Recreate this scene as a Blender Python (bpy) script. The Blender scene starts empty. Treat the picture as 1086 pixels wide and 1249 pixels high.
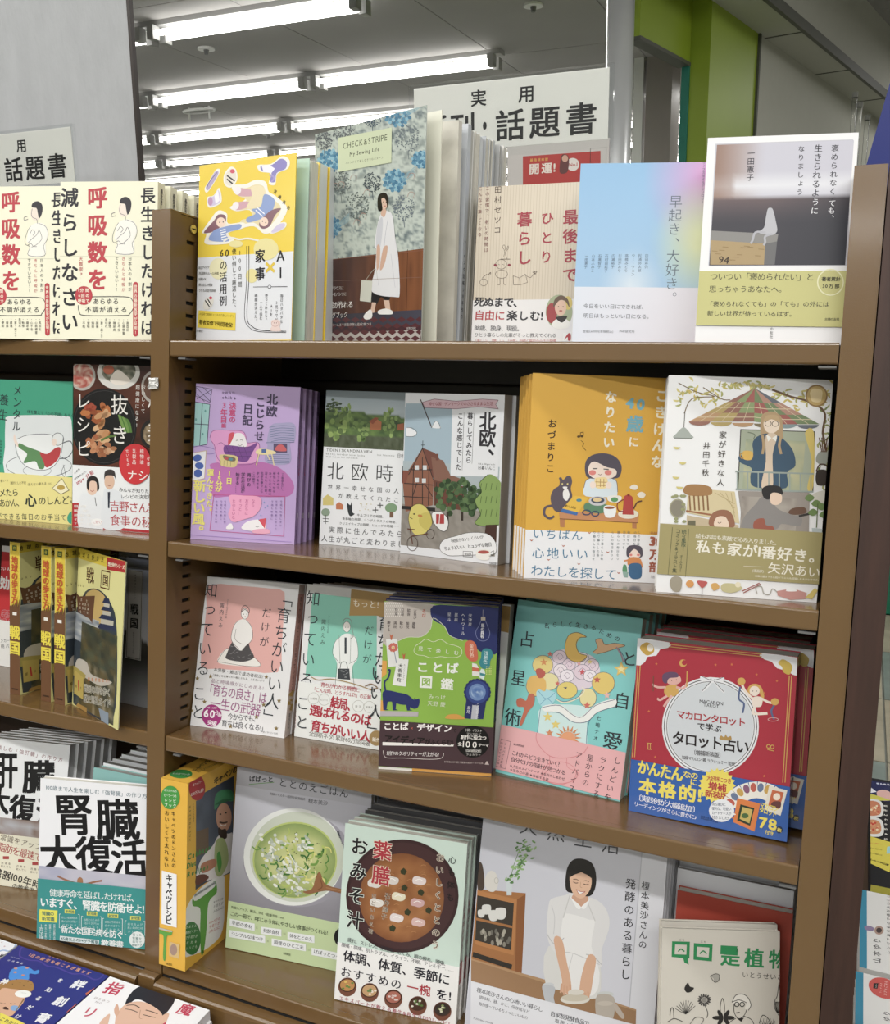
import bpy, math, random
from mathutils import Vector, Matrix
random.seed(7)
S = bpy.context.scene
COL = S.collection
R_ = math.radians

# ---------------------------------------------------------------- camera
TILT = R_(7.0)                                   # the bookcase leans back by 7 degrees
PIV = Vector((0, 0, 1.45))
BW = Matrix.Translation(PIV) @ Matrix.Rotation(-TILT, 4, 'X') @ Matrix.Translation(-PIV)
CX, CY, CZ, YAW, PIT, ROL, FPX = .747205, -.908731, 1.45, .402908, .095289, .0397466, 1160.19
def _axes():
    cy, sy, cp, sp, cr, sr = math.cos(YAW), math.sin(YAW), math.cos(PIT), math.sin(PIT), math.cos(ROL), math.sin(ROL)
    f = Vector((-sy * cp, cy * cp, -sp)); r = Vector((cy, sy, 0)); u = r.cross(f)
    return cr * r + sr * u, -sr * r + cr * u, f
AR, AU, AF = _axes()
cm = Matrix(((AR.x, AU.x, -AF.x, CX), (AR.y, AU.y, -AF.y, CY), (AR.z, AU.z, -AF.z, CZ), (0, 0, 0, 1)))
CAMM = BW @ cm
cd = bpy.data.cameras.new('camera'); cam = bpy.data.objects.new('camera', cd); COL.objects.link(cam)
cam.matrix_world = CAMM
cd.sensor_fit = 'HORIZONTAL'; cd.sensor_width = 36; cd.lens = FPX / 1086 * 36; cd.clip_start = .02; cd.clip_end = 60
S.camera = cam
# ---------------------------------------------------------------- view, world, light
S.view_settings.view_transform = 'Standard'; S.view_settings.look = 'None'
S.view_settings.exposure = -0.08; S.view_settings.gamma = 1; S.view_settings.use_curve_mapping = False
wd = bpy.data.worlds.new('world'); S.world = wd; wd.use_nodes = True
wd.node_tree.nodes['Background'].inputs[0].default_value = (.92, .95, 1, 1)
wd.node_tree.nodes['Background'].inputs[1].default_value = .12
CEIL = 3.24
def area(name, loc, sx, sy, power, col=(1, .985, .95)):
    l = bpy.data.lights.new(name, 'AREA'); l.shape = 'RECTANGLE'; l.size = sx; l.size_y = sy; l.energy = power; l.color = col
    o = bpy.data.objects.new(name, l); COL.objects.link(o); o.location = loc
    return o
# rows of fluorescent tubes over the aisle in front of the bookcase and above it (out of the picture); the last one is added fill for the lower shelves
for y, p in ((1.25, 45), (-.35, 38), (-1.75, 92), (-3.15, 105), (-4.55, 95)):
    area('fluorescent_and_fill_row', (-.2, y, CEIL - .1), 6.5, .14, p)
area('fluorescent_and_fill_row', (3.4, 3.2, CEIL - .12), 4, .14, 60); area('fluorescent_and_fill_row', (3.4, 6.5, CEIL - .12), 4, .14, 60)  # added fill rows that brighten the dim walls at the right
for y, p in ((3.95, 70), (6.7, 90), (9.4, 90)):
    area('fluorescent_and_fill_row', (-3.5, y, CEIL - .12), 7, .14, p)

# ---------------------------------------------------------------- helpers
def s2l(c): return c / 12.92 if c <= .04045 else ((c + .055) / 1.055) ** 2.4
def hx(c):
    if isinstance(c, str):
        c = tuple(int(c[i:i + 2], 16) / 255 for i in (0, 2, 4))
    return (s2l(c[0]), s2l(c[1]), s2l(c[2]), 1.0)
def ink(c):                                             # printing ink on paper: never fully saturated
    r, g, b, _ = hx(c); l = .3 * r + .6 * g + .1 * b; return tuple((x * .88 + l * .12) * .95 for x in (r, g, b)) + (1.0,)
def mat(name, color=None, rough=.5, metal=0, emit=None, es=0, coat=0, attr=False, noise=0, nscale=20, bump=0, bscale=200, trans=0, stretch=(1, 1, 1), spec=.5):
    m = bpy.data.materials.new(name); m.use_nodes = True; nt = m.node_tree; b = nt.nodes['Principled BSDF']
    b.inputs['Roughness'].default_value = rough; b.inputs['Metallic'].default_value = metal
    b.inputs['Coat Weight'].default_value = coat; b.inputs['Coat Roughness'].default_value = .12
    b.inputs['Specular IOR Level'].default_value = spec
    if trans: b.inputs['Transmission Weight'].default_value = trans
    src = None
    if attr:
        a = nt.nodes.new('ShaderNodeVertexColor'); a.layer_name = 'ink'; src = a.outputs['Color']
    if color is not None: b.inputs['Base Color'].default_value = hx(color)
    tc = nt.nodes.new('ShaderNodeTexCoord'); mp = nt.nodes.new('ShaderNodeMapping'); mp.inputs['Scale'].default_value = stretch
    nt.links.new(tc.outputs['Object'], mp.inputs['Vector'])
    if noise:
        n = nt.nodes.new('ShaderNodeTexNoise'); n.inputs['Scale'].default_value = nscale; n.inputs['Detail'].default_value = 5
        nt.links.new(mp.outputs['Vector'], n.inputs['Vector'])
        mr = nt.nodes.new('ShaderNodeMapRange'); mr.inputs['To Min'].default_value = 1 - noise; mr.inputs['To Max'].default_value = 1 + noise * .6
        mr.inputs['From Min'].default_value = .3; mr.inputs['From Max'].default_value = .7
        nt.links.new(n.outputs['Fac'], mr.inputs['Value'])
        mx = nt.nodes.new('ShaderNodeVectorMath'); mx.operation = 'SCALE'
        if src: nt.links.new(src, mx.inputs[0])
        else: mx.inputs[0].default_value = hx(color)[:3]
        nt.links.new(mr.outputs['Result'], mx.inputs['Scale']); src = mx.outputs['Vector']
    if src: nt.links.new(src, b.inputs['Base Color'])
    if bump:
        n = nt.nodes.new('ShaderNodeTexNoise'); n.inputs['Scale'].default_value = bscale; n.inputs['Detail'].default_value = 4
        nt.links.new(mp.outputs['Vector'], n.inputs['Vector'])
        bp = nt.nodes.new('ShaderNodeBump'); bp.inputs['Strength'].default_value = bump; bp.inputs['Distance'].default_value = .002
        nt.links.new(n.outputs['Fac'], bp.inputs['Height']); nt.links.new(bp.outputs['Normal'], b.inputs['Normal'])
    if emit:
        b.inputs['Emission Color'].default_value = hx(emit); b.inputs['Emission Strength'].default_value = es
    return m
M = dict(
    steel=mat('brown_painted_steel', '6b5130', .26, 0, coat=.5, noise=.05, nscale=9, bump=.04, bscale=900),
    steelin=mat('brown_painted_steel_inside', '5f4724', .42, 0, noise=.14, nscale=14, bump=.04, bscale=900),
    dark=mat('dark_steel_back', '2b211b', .35, noise=.1, nscale=5),
    black=mat('black_gap', '050505', .8),
    wood=mat('dark_walnut_laminate', '3b241c', .5, noise=.28, nscale=14, stretch=(9, 9, .6), bump=.05, bscale=60),
    paper=mat('printed_paper', None, .42, attr=True, spec=.4),
    gloss=mat('laminated_print', None, .25, attr=True, coat=.35, spec=.4),
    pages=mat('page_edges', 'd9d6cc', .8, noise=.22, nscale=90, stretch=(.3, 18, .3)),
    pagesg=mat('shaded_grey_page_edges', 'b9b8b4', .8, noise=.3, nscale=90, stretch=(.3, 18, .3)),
    wall=mat('grey_wallpaper', 'b4b6b9', .85, noise=.06, nscale=30, stretch=(1, 1, .35), bump=.8, bscale=110),
    ceil=mat('ceiling_board', '9a9896', .9, noise=.03, nscale=3),
    white=mat('white_enamel', 'd9dad8', .4), lampw=mat('fixture_enamel', '9a9a98', .4),
    tube=mat('lit_tube', 'ffffff', .5, emit='fffdf8', es=9),
    chrome=mat('polished_steel', 'eceef0', .3, .45, noise=.05, nscale=4),
    green=mat('lime_green_paint', '8fa52c', .45, noise=.03, nscale=4), teal=mat('teal_paint', '1f7a66', .5),
    offw=mat('pale_grey_paint', 'b5b5aa', .7, noise=.02), offd=mat('grey_trim_paint', '55564e', .6),
    col2=mat('grey_column_paint', '8b8580', .6), floor=mat('floor_screed', '8d8f88', .4, noise=.1, nscale=4),
    tilea=mat('beige_stone_tile', 'a79f8c', .3, noise=.2, nscale=9), tileb=mat('grey_green_stone_tile', '7f8a85', .3, noise=.2, nscale=9),
    blue=mat('blue_board', '1f2f86', .35), gplas=mat('green_plastic', '12765a', .3, spec=.6),
    tape=mat('silver_tape', 'd2d2cf', .3, .2, noise=.3, nscale=90), screw=mat('brass_screw', 'cdbf7a', .35, .6),
    table=mat('table_laminate', '5b4636', .4, noise=.12, nscale=8), clip=mat('grey_clip', '6a6a6a', .5, .2),
)
def clear():
    m = bpy.data.materials.new('clear_acrylic'); m.use_nodes = True; nt = m.node_tree
    nt.nodes.clear(); o = nt.nodes.new('ShaderNodeOutputMaterial'); t = nt.nodes.new('ShaderNodeBsdfTransparent'); g = nt.nodes.new('ShaderNodeBsdfGlossy')
    t.inputs[0].default_value = (.99, .995, .995, 1); g.inputs['Roughness'].default_value = .06
    lw = nt.nodes.new('ShaderNodeFresnel'); lw.inputs[0].default_value = 1.25; mx = nt.nodes.new('ShaderNodeMixShader')
    nt.links.new(lw.outputs[0], mx.inputs[0]); nt.links.new(t.outputs[0], mx.inputs[1]); nt.links.new(g.outputs[0], mx.inputs[2]); nt.links.new(mx.outputs[0], o.inputs[0])
    return m
M['clear'] = clear()

class MB:
    def __init__(s): s.v = []; s.f = []; s.c = []
    def add(s, vs, fs, col='ffffff'):
        n = len(s.v); s.v += [tuple(v) for v in vs]; s.f += [tuple(i + n for i in f) for f in fs]
        if col is None: col = 'ffffff'
        s.c += [ink(col)] * len(vs)
    def box(s, x0, y0, z0, x1, y1, z1, col='ffffff'):
        v = [(x0, y0, z0), (x1, y0, z0), (x1, y1, z0), (x0, y1, z0), (x0, y0, z1), (x1, y0, z1), (x1, y1, z1), (x0, y1, z1)]
        s.add(v, [(0, 3, 2, 1), (4, 5, 6, 7), (0, 1, 5, 4), (1, 2, 6, 5), (2, 3, 7, 6), (3, 0, 4, 7)], col); return s
    def rbox(s, x0, y0, z0, x1, y1, z1, r=.003, col='ffffff'):      # box with its four long (X) edges rounded
        prof = []
        for cy, cz, a0 in ((y0 + r, z0 + r, 180), (y1 - r, z0 + r, 270), (y1 - r, z1 - r, 0), (y0 + r, z1 - r, 90)):
            for k in range(4): a = R_(a0 + k * 30); prof.append((cy + r * math.cos(a), cz + r * math.sin(a)))
        n = len(prof); v = [(x0, a, b) for a, b in prof] + [(x1, a, b) for a, b in prof]
        f = [(i, (i + 1) % n, n + (i + 1) % n, n + i) for i in range(n)] + [tuple(range(n))[::-1], tuple(range(n, 2 * n))]
        s.add(v, f, col); return s
    def cyl(s, p, q, r, n=12, col='ffffff', r2=None):
        p = Vector(p); q = Vector(q); d = (q - p).normalized(); a = d.orthogonal().normalized(); b = d.cross(a); r2 = r if r2 is None else r2
        v = [p + r * (math.cos(2 * math.pi * k / n) * a + math.sin(2 * math.pi * k / n) * b) for k in range(n)] + [q + r2 * (math.cos(2 * math.pi * k / n) * a + math.sin(2 * math.pi * k / n) * b) for k in range(n)]
        s.add(v, [(i, (i + 1) % n, n + (i + 1) % n, n + i) for i in range(n)] + [tuple(range(n))[::-1], tuple(range(n, 2 * n))], col); return s
    def data(s, name, m, smooth=False):
        me = bpy.data.meshes.new(name); me.from_pydata(s.v, [], s.f)
        ca = me.color_attributes.new('ink', 'FLOAT_COLOR', 'POINT'); ca.data.foreach_set('color', [x for c in s.c for x in c])
        me.materials.append(m)
        if smooth: me.polygons.foreach_set('use_smooth', [True] * len(me.polygons))
        me.update(); return me
    def build(s, name, m, parent=None, mw=None, smooth=False):
        o = bpy.data.objects.new(name, s.data(name, m, smooth)); COL.objects.link(o)
        if parent: o.parent = parent
        if mw is not None: o.matrix_local = mw
        return o
def tag(o, label=None, cat=None, group=None, kind=None):
    if label: o['label'] = label
    if cat: o['category'] = cat
    if group: o['group'] = group
    if kind: o['kind'] = kind
    return o
def empty(name, mw=None):
    o = bpy.data.objects.new(name, None); COL.objects.link(o); o.empty_display_size = .02
    if mw is not None: o.matrix_world = mw
    return o
KIDS = {}
def copy_tree(o, mw=None, label=None, skip=()):
    def rec(a, par):
        c = a.copy(); COL.objects.link(c)
        if par: c.parent = par; c.matrix_local = a.matrix_local
        for ch in a.children:
            if ch.name.split('.')[0] not in skip: rec(ch, c)
        return c
    bpy.context.view_layer.update()
    r = rec(o, None)
    if mw is not None: r.matrix_world = mw
    if label: r['label'] = label
    return r

# ---------------------------------------------------------------- glyphs (Blender's own font) and the drawing of flat print
GC = {}
def glyph(ch, bold):
    bold = min(bold, 0); k = (ch, bold)
    if k in GC: return GC[k]
    c = bpy.data.curves.new('g', 'FONT'); c.body = ch; c.size = 1; c.resolution_u = 2; c.offset = min(bold, 0); c.fill_mode = 'FRONT'
    o = bpy.data.objects.new('g', c); m = o.to_mesh()
    vs = [(v.co.x, v.co.y) for v in m.vertices]; fs = [tuple(p.vertices) for p in m.polygons]
    wide = ord(ch) > 0x2fff or ch in '×・…“”★○●☆♪〜'
    if wide: adv = 1.0; cx = .5
    else:
        x0 = min([v[0] for v in vs], default=0); x1 = max([v[0] for v in vs], default=.3); adv = (x1 - x0) + .09; cx = (x0 + x1) / 2
    vs = [(x - cx, y - (.38 if wide else .34)) for x, y in vs]
    o.to_mesh_clear(); bpy.data.objects.remove(o); bpy.data.curves.remove(c)
    GC[k] = (vs, fs, adv); return GC[k]
ROT = set('ー「」（）…〜-()[]［］―')
PUN = set('、。')
SML = set('っゃゅょァィゥェォッャュョ')
def nz(x, y, sd=0):                                     # value noise 0..1
    xi, yi = math.floor(x), math.floor(y); fx, fy = x - xi, y - yi
    def h(a, b): return (math.sin(a * 127.1 + b * 311.7 + sd * 74.7) * 43758.5453) % 1.0
    fx = fx * fx * (3 - 2 * fx); fy = fy * fy * (3 - 2 * fy)
    return (h(xi, yi) * (1 - fx) + h(xi + 1, yi) * fx) * (1 - fy) + (h(xi, yi + 1) * (1 - fx) + h(xi + 1, yi + 1) * fx) * fy
def mixc(a, b, t):
    a = hc(a); b = hc(b); t = max(0, min(1, t)); return tuple(a[i] * (1 - t) + b[i] * t for i in range(3))
def hc(c): return tuple(int(c[i:i + 2], 16) / 255 for i in (0, 2, 4)) if isinstance(c, str) else c
def smooth(pts, closed=True, n=5):
    out = []; L = len(pts)
    for i in range(L if closed else L - 1):
        g = (lambda k: pts[k % L]) if closed else (lambda k: pts[max(0, min(L - 1, k))])
        p0, p1, p2, p3 = g(i - 1), g(i), g(i + 1), g(i + 2)
        for j in range(n):
            t = j / n
            out.append(tuple(.5 * (2 * p1[k] + (p2[k] - p0[k]) * t + (2 * p0[k] - 5 * p1[k] + 4 * p2[k] - p3[k]) * t * t + (3 * p1[k] - p0[k] - 3 * p2[k] + p3[k]) * t ** 3) for k in (0, 1)))
    if not closed: out.append(pts[-1])
    return out
class Art:
    """Flat print on one face of a thing. Coordinates are those of the enlarged view (x0, y0, scale) of the photograph in
    which the cover was measured; they are rectified onto the face. Upper-case methods take fractions of the face (u right, v down)."""
    def __init__(s, mw, o, ex, ez, w, h, view, lift=.0002):
        s.mw = mw; s.o = Vector(o); s.ex = Vector(ex); s.ez = Vector(ez); s.n = s.ex.cross(s.ez).normalized() * 1.0
        s.w = w; s.h = h; s.vx, s.vy, s.vs = view; s.z = lift; s.mb = MB()
        W = mw; s.Ow = W @ s.o; W3 = W.to_3x3(); s.EX = (W3 @ s.ex).normalized(); s.EZ = (W3 @ s.ez).normalized(); s.N = s.EX.cross(s.EZ)
        a = s.m(*s.inv(.5, .3)); b = s.m(*s.inv(.5, .7)); pa = s.inv(.5, .3); pb = s.inv(.5, .7)
        s.k = math.hypot(a[0] - b[0], a[1] - b[1]) / max(1e-6, math.hypot(pa[0] - pb[0], pa[1] - pb[1]))
    def inv(s, u, v):
        P = s.Ow + s.EX * (u * s.w) + s.EZ * ((1 - v) * s.h); q = CAMM.inverted() @ P
        return ((1086 / 2 + FPX * q.x / -q.z - s.vx) * s.vs, (1249 / 2 - FPX * q.y / -q.z - s.vy) * s.vs)
    def m(s, px, py):
        X = px / s.vs + s.vx; Y = py / s.vs + s.vy
        d = CAMM.to_3x3() @ Vector(((X - 543) / FPX, -(Y - 624.5) / FPX, -1)); C = CAMM.translation
        t = (s.Ow - C).dot(s.N) / d.dot(s.N); P = C + d * t - s.Ow
        return (P.dot(s.EX), P.dot(s.EZ))
    def cl(s, u, v): return (min(max(u, 0), s.w), min(max(v, 0), s.h))
    def P3(s, u, v, z=None): return s.o + s.ex * u + s.ez * v + s.n * (s.z if z is None else z)
    def up(s, k=1): s.z = max(s.z, getattr(s, 'zt', 0)) + 2.5e-6 * k; s.sc = 0
    def poly_uv(s, uv, col): s.up(); s.poly_at(uv, col)
    def poly_at(s, uv, col):
        uv = [s.cl(*p) for p in uv]
        A = sum(uv[i][0] * uv[(i + 1) % len(uv)][1] - uv[(i + 1) % len(uv)][0] * uv[i][1] for i in range(len(uv)))
        if A < 0: uv = uv[::-1]
        s.mb.add([s.P3(*p) for p in uv], [tuple(range(len(uv)))], col)
    def p(s, pts, col): s.poly_uv([s.m(*q) for q in pts], col)
    def b(s, pts, col, n=4): s.p(smooth(pts, True, n), col)
    def r(s, x0, y0, x1, y1, col): s.p([(x0, y0), (x0, y1), (x1, y1), (x1, y0)], col)
    def R(s, u0, v0, u1, v1, col): s.poly_uv([(u0 * s.w, (1 - v1) * s.h), (u1 * s.w, (1 - v1) * s.h), (u1 * s.w, (1 - v0) * s.h), (u0 * s.w, (1 - v0) * s.h)], col)
    def e(s, cx, cy, rx, ry, col, rot=0, n=20, a0=0, a1=360):
        if n == 20 and max(rx, ry) > 60: n = 40
        if n <= 8:                                      # scattered dabs share a few thin layers
            if not getattr(s, 'sc', 0): s.up(); s.z0 = s.z; s.zt = s.z + 12e-6
            s.sc += 1; z = s.z; s.z = s.z0 + (s.sc % 9) * 1.4e-6; k = s.sc; zt = s.zt
            s.poly_at([s.m(cx + rx * math.cos(t) * math.cos(R_(rot)) - ry * math.sin(t) * math.sin(R_(rot)), cy + rx * math.cos(t) * math.sin(R_(rot)) + ry * math.sin(t) * math.cos(R_(rot))) for t in [R_(a0 + (a1 - a0) * q / n) for q in range(n if a1 - a0 == 360 else n + 1)]], col); s.z = s.z0; return
        c, d = math.cos(R_(rot)), math.sin(R_(rot)); N = n if a1 - a0 == 360 else n + 1
        s.p([(cx + rx * math.cos(t) * c - ry * math.sin(t) * d, cy + rx * math.cos(t) * d + ry * math.sin(t) * c) for t in [R_(a0 + (a1 - a0) * k / n) for k in range(N)]], col)
    def l(s, pts, wd, col, closed=False):
        s.up(); q = [s.m(*p) for p in pts]; w = wd * s.k / 2
        if closed: q.append(q[0])
        s.zt = s.z + 4e-6; i_ = 0
        for a, b in zip(q, q[1:]):
            i_ += 1; zz = s.z + (i_ % 3) * 1.2e-6
            dx, dy = b[0] - a[0], b[1] - a[1]; L = math.hypot(dx, dy) or 1e-9; nx, ny = -dy / L * w, dx / L * w; ex, ey = dx / L * w * .5, dy / L * w * .5
            s.mb.add([s.P3(*s.cl(*p), zz) for p in ((a[0] - ex - nx, a[1] - ey - ny), (b[0] + ex - nx, b[1] + ey - ny), (b[0] + ex + nx, b[1] + ey + ny), (a[0] - ex + nx, a[1] - ey + ny))], [(0, 1, 2, 3)], col)
    def c(s, pts, wd, col, closed=False): s.l(smooth(pts, closed, 4), wd, col, closed)
    def o_(s, cx, cy, rx, ry, wd, col, n=24): s.l([(cx + rx * math.cos(2 * math.pi * k / n), cy + ry * math.sin(2 * math.pi * k / n)) for k in range(n)], wd, col, True)
    def g(s, ch, u, v, ax, sx, sy, col, bold, z):
        vs, fs, adv = glyph(ch, bold); bx = (-ax[1], ax[0])
        offs = ((0, 0),) if bold <= 0 else ((-bold * .9, 0), (bold * .9, 0)) if bold <= .012 else ((-bold, -bold * .8), (bold, -bold * .8), (-bold, bold * .8), (bold, bold * .8))
        s.zt = max(getattr(s, 'zt', 0), s.z + 6e-6)
        for dx, dy in offs:
            z += 1.3e-6
            s.mb.add([s.P3(*s.cl(u + ax[0] * (x + dx) * sx + bx[0] * (y + dy) * sy, v + ax[1] * (x + dx) * sx + bx[1] * (y + dy) * sy), z) for x, y in vs], fs, col)
    def v(s, t, x0, y0, x1, y1, size, col='222222', bold=.0, sx=1):
        a = s.m(x0, y0); b = s.m(x1, y1); s.up(); dx, dy = b[0] - a[0], b[1] - a[1]; L = math.hypot(dx, dy) or 1e-9; dx /= L; dy /= L
        sz = size * s.k; pt = L / len(t); ax = (-dy, dx); sy = min(sz, pt * 1.12)
        for i, ch in enumerate(t):
            if ch == ' ' or ch == '　': continue
            u, v = a[0] + dx * (i + .5) * pt, a[1] + dy * (i + .5) * pt
            if ch in ROT: s.g(ch, u, v, (dx, dy), sy, sz, col, bold, s.z)
            elif ch in PUN: s.g(ch, u + ax[0] * sz * .55 - dx * .5 * pt, v + ax[1] * sz * .55 - dy * .5 * pt, ax, sz, sy, col, bold, s.z)
            else:
                q = .08 * sz if ch in SML else 0
                s.g(ch, u + ax[0] * q - dx * q, v + ax[1] * q - dy * q, ax, sz * sx, sy, col, bold, s.z)
    def t(s, t, x0, y0, x1, y1, size, col='222222', bold=.0):
        a = s.m(x0, y0); b = s.m(x1, y1); s.up(); dx, dy = b[0] - a[0], b[1] - a[1]; L = math.hypot(dx, dy) or 1e-9; dx /= L; dy /= L
        adv = [glyph(ch, bold)[2] if ch not in ' 　' else (.3 if ch == ' ' else 1) for ch in t]; T = sum(adv); sz = size * s.k; k = L / T; sx = min(sz * 1.05, k * 1.1); x = 0
        for ch, w in zip(t, adv):
            if ch not in ' 　':
                u = x + w / 2; s.g(ch, a[0] + dx * u * k, a[1] + dy * u * k, (dx, dy), sx, sz, col, bold, s.z)
            x += w
    def F(s, u0, v0, u1, v1, nx, ny, fn, mask=None):
        s.up(); n = len(s.mb.v)
        for j in range(ny + 1):
            for i in range(nx + 1):
                a, b = i / nx, j / ny; u = u0 + (u1 - u0) * a; v = v0 + (v1 - v0) * b
                s.mb.v.append(tuple(s.P3(*s.cl(u * s.w, (1 - v) * s.h)))); s.mb.c.append(ink(fn(a, b)))
        for j in range(ny):
            for i in range(nx):
                if mask and not mask((i + .5) / nx, (j + .5) / ny): continue
                q = n + j * (nx + 1) + i; s.mb.f.append((q, q + nx + 1, q + nx + 2, q + 1))
    def f(s, x0, y0, x1, y1, nx, ny, fn, mask=None):
        a = s.m(x0, (y0 + y1) / 2)[0] / s.w; b = s.m(x1, (y0 + y1) / 2)[0] / s.w; c = 1 - s.m((x0 + x1) / 2, y0)[1] / s.h; d = 1 - s.m((x0 + x1) / 2, y1)[1] / s.h
        s.F(a, c, b, d, nx, ny, fn, mask)
    def D(s, cx, cy, rx, ry, fn, rings=6, n=28):            # shaded disc: fn(radius 0..1, angle) -> colour
        s.up(); base = len(s.mb.v); s.mb.v.append(tuple(s.P3(*s.cl(*s.m(cx, cy))))); s.mb.c.append(ink(fn(0, 0)))
        for j in range(1, rings + 1):
            for i in range(n):
                a = 2 * math.pi * i / n; s.mb.v.append(tuple(s.P3(*s.cl(*s.m(cx + rx * j / rings * math.cos(a), cy + ry * j / rings * math.sin(a)))))); s.mb.c.append(ink(fn(j / rings, a)))
        for i in range(n): s.mb.f.append((base, base + 1 + (i + 1) % n, base + 1 + i))
        for j in range(rings - 1):
            for i in range(n):
                q = base + 1 + j * n; s.mb.f.append((q + i, q + (i + 1) % n, q + n + (i + 1) % n, q + n + i))
    def build(s, name, parent, m=None): return s.mb.build(name, m or M['paper'], parent)

# ---------------------------------------------------------------- a book
def pose(x, y, z, yaw, lean=0, roll=0):
    ya, le, ro = R_(yaw), R_(lean), R_(roll)
    r = Vector((math.cos(ya), math.sin(ya), 0)); n = Vector((math.sin(ya), -math.cos(ya), 0)); up = math.cos(le) * Vector((0, 0, 1)) - math.sin(le) * n
    X = math.cos(ro) * r + math.sin(ro) * up; Z = -math.sin(ro) * r + math.cos(ro) * up; Y = Z.cross(X)
    return BW @ Matrix(((X.x, Y.x, Z.x, x), (X.y, Y.y, Z.y, y), (X.z, Y.z, Z.z, z), (0, 0, 0, 1)))
def book(name, label, mw, w, h, t, view, front='ffffff', side=None, spine='R', band=None, m='paper', cat='book', group=None, pages='pages', back=None, bandside=None):
    """a jacketed paperback: cover wraps front, spine and back; page_block sits inside; band = (height share, colour[, share of gap below])"""
    root = empty(name, mw); tag(root, label, cat, group); side = side or front; back = back or front; k = .0005
    mb = MB(); mb.box(0, 0, 0, w, k, h, front); mb.box(0, t - k, 0, w, t, h, back)
    if spine == 'R': mb.box(w - k, k, 0, w, t - k, h, side)
    elif spine == 'L': mb.box(0, k, 0, k, t - k, h, side)
    mb.build('cover', M[m], root)
    MB().box(k if spine == 'L' else .0012, k, .0012, w - (k if spine == 'R' else .0012), t - k, h - .0012).build('page_block', M[pages], root)
    lift = .0001
    if band:
        hb, bc = band[:2]; g = .0004; z0 = (band[2] if len(band) > 2 else 0) * h; z1 = z0 + hb * h
        bd = MB(); bd.box(-g if spine == 'L' else 0, -.0012, z0, w + (g if spine == 'R' else 0), -.0009, z1, bc)
        if spine == 'R': bd.box(w, -.0009, z0, w + g, t, z1, bandside or bc)
        elif spine == 'L': bd.box(-g, -.0009, z0, 0, t, z1, bandside or bc)
        bd.build('belly_band', M[m], root)
    A = Art(mw, (0, 0, 0), (1, 0, 0), (0, 0, 1), w, h, view, .0001)
    A.root = root; A.th = t; A.mt = M[m]; A.sp = spine
    return A
def band_art(A): return Art(A.mw, (0, 0, 0), (1, 0, 0), (0, 0, 1), A.w, A.h, (A.vx, A.vy, A.vs), .0013)
def side_art(A, view=None, right=True, lift=.0006):
    if right: return Art(A.mw, (A.w, 0, 0), (0, 1, 0), (0, 0, 1), A.th, A.h, view or (A.vx, A.vy, A.vs), lift)
    return Art(A.mw, (0, A.th, 0), (0, -1, 0), (0, 0, 1), A.th, A.h, view or (A.vx, A.vy, A.vs), lift)
def vfrac(a, t, u, v0, v1, size, col, bold=0):             # vertical lettering placed by fractions of the face, size as share of its height
    p0 = a.inv(u, v0); p1 = a.inv(u, v1); a.v(t, p0[0], p0[1], p1[0], p1[1], size * a.h / a.k, col, bold)
def hfrac(a, t, u0, v, u1, size, col, bold=0):
    p0 = a.inv(u0, v); p1 = a.inv(u1, v); a.t(t, p0[0], p0[1], p1[0], p1[1], size * a.h / a.k, col, bold)
def behind(A, n, pitch, labels, dx=0, dz=0, skip=('cover_print', 'band_print')):
    for k in range(1, n + 1):
        mw = A.mw @ Matrix.Translation((dx * k, pitch * k, dz * k)); copy_tree(A.root, mw, labels[k - 1] if isinstance(labels, (list, tuple)) else labels, skip)

Z1, Z2, Z3, Z4 = 1.53195, 1.2938, 1.05434, .7665
PW, BAY, SH, TOP, DEP = .02617, .72958, .0193, 1.68098, .25

# ================================================================ the setting
RX0, RX1, RY0, RY1 = -11., 6., -6., 14.
MB().box(RX0, RY0, -.1, RX1, RY1, 0).build('floor', M['floor'])['kind'] = 'structure'
fl = bpy.data.objects['floor']
ta = MB().rbox(.004, .004, -.004, .596, .596, .004, .002).data('tile', M['tilea']); tb = MB().rbox(.004, .004, -.004, .596, .596, .004, .002).data('tile', M['tileb'])
for i in range(3):
    for j in range(9):
        o = bpy.data.objects.new('tile', ta if (i + j * 2) % 3 == 0 or j % 4 == 2 else tb); COL.objects.link(o); o.parent = fl; o.location = (.33 + .6 * i, 1.32 + .6 * j, .004)
ce = MB().box(RX0, RY0, CEIL, RX1, RY1, CEIL + .1).build('ceiling', M['ceil']); ce['kind'] = 'structure'
pn = MB().box(.003, .003, -.006, .907, 1.817, 0).data('panel', M['ceil'])
for i in range(9):
    for j in range(5):
        o = bpy.data.objects.new('panel', pn); COL.objects.link(o); o.parent = ce; o.location = (-6.2 + .91 * i, 1.9 + 1.82 * j, CEIL)
for n, b in dict(wall_back=(RX0, RY1, 0, RX1, RY1 + .1, CEIL), wall_left=(RX0 - .1, RY0, 0, RX0, RY1, CEIL), wall_right=(RX1, RY0, 0, RX1 + .1, RY1, CEIL), wall_front=(RX0, RY0 - .1, 0, RX1, RY0, CEIL)).items():
    MB().box(*b).build(n, M['offw'])['kind'] = 'structure'
# papered column that rises behind the left bay, with its dark corner strip
pil = MB().box(-1.9, .45, 0, -.400, .453, CEIL).build('partition', M['wall']); pil['kind'] = 'structure'
MB().box(-.401, .448, 0, -.395, .457, CEIL).build('corner_strip', M['dark'], pil)
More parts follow.
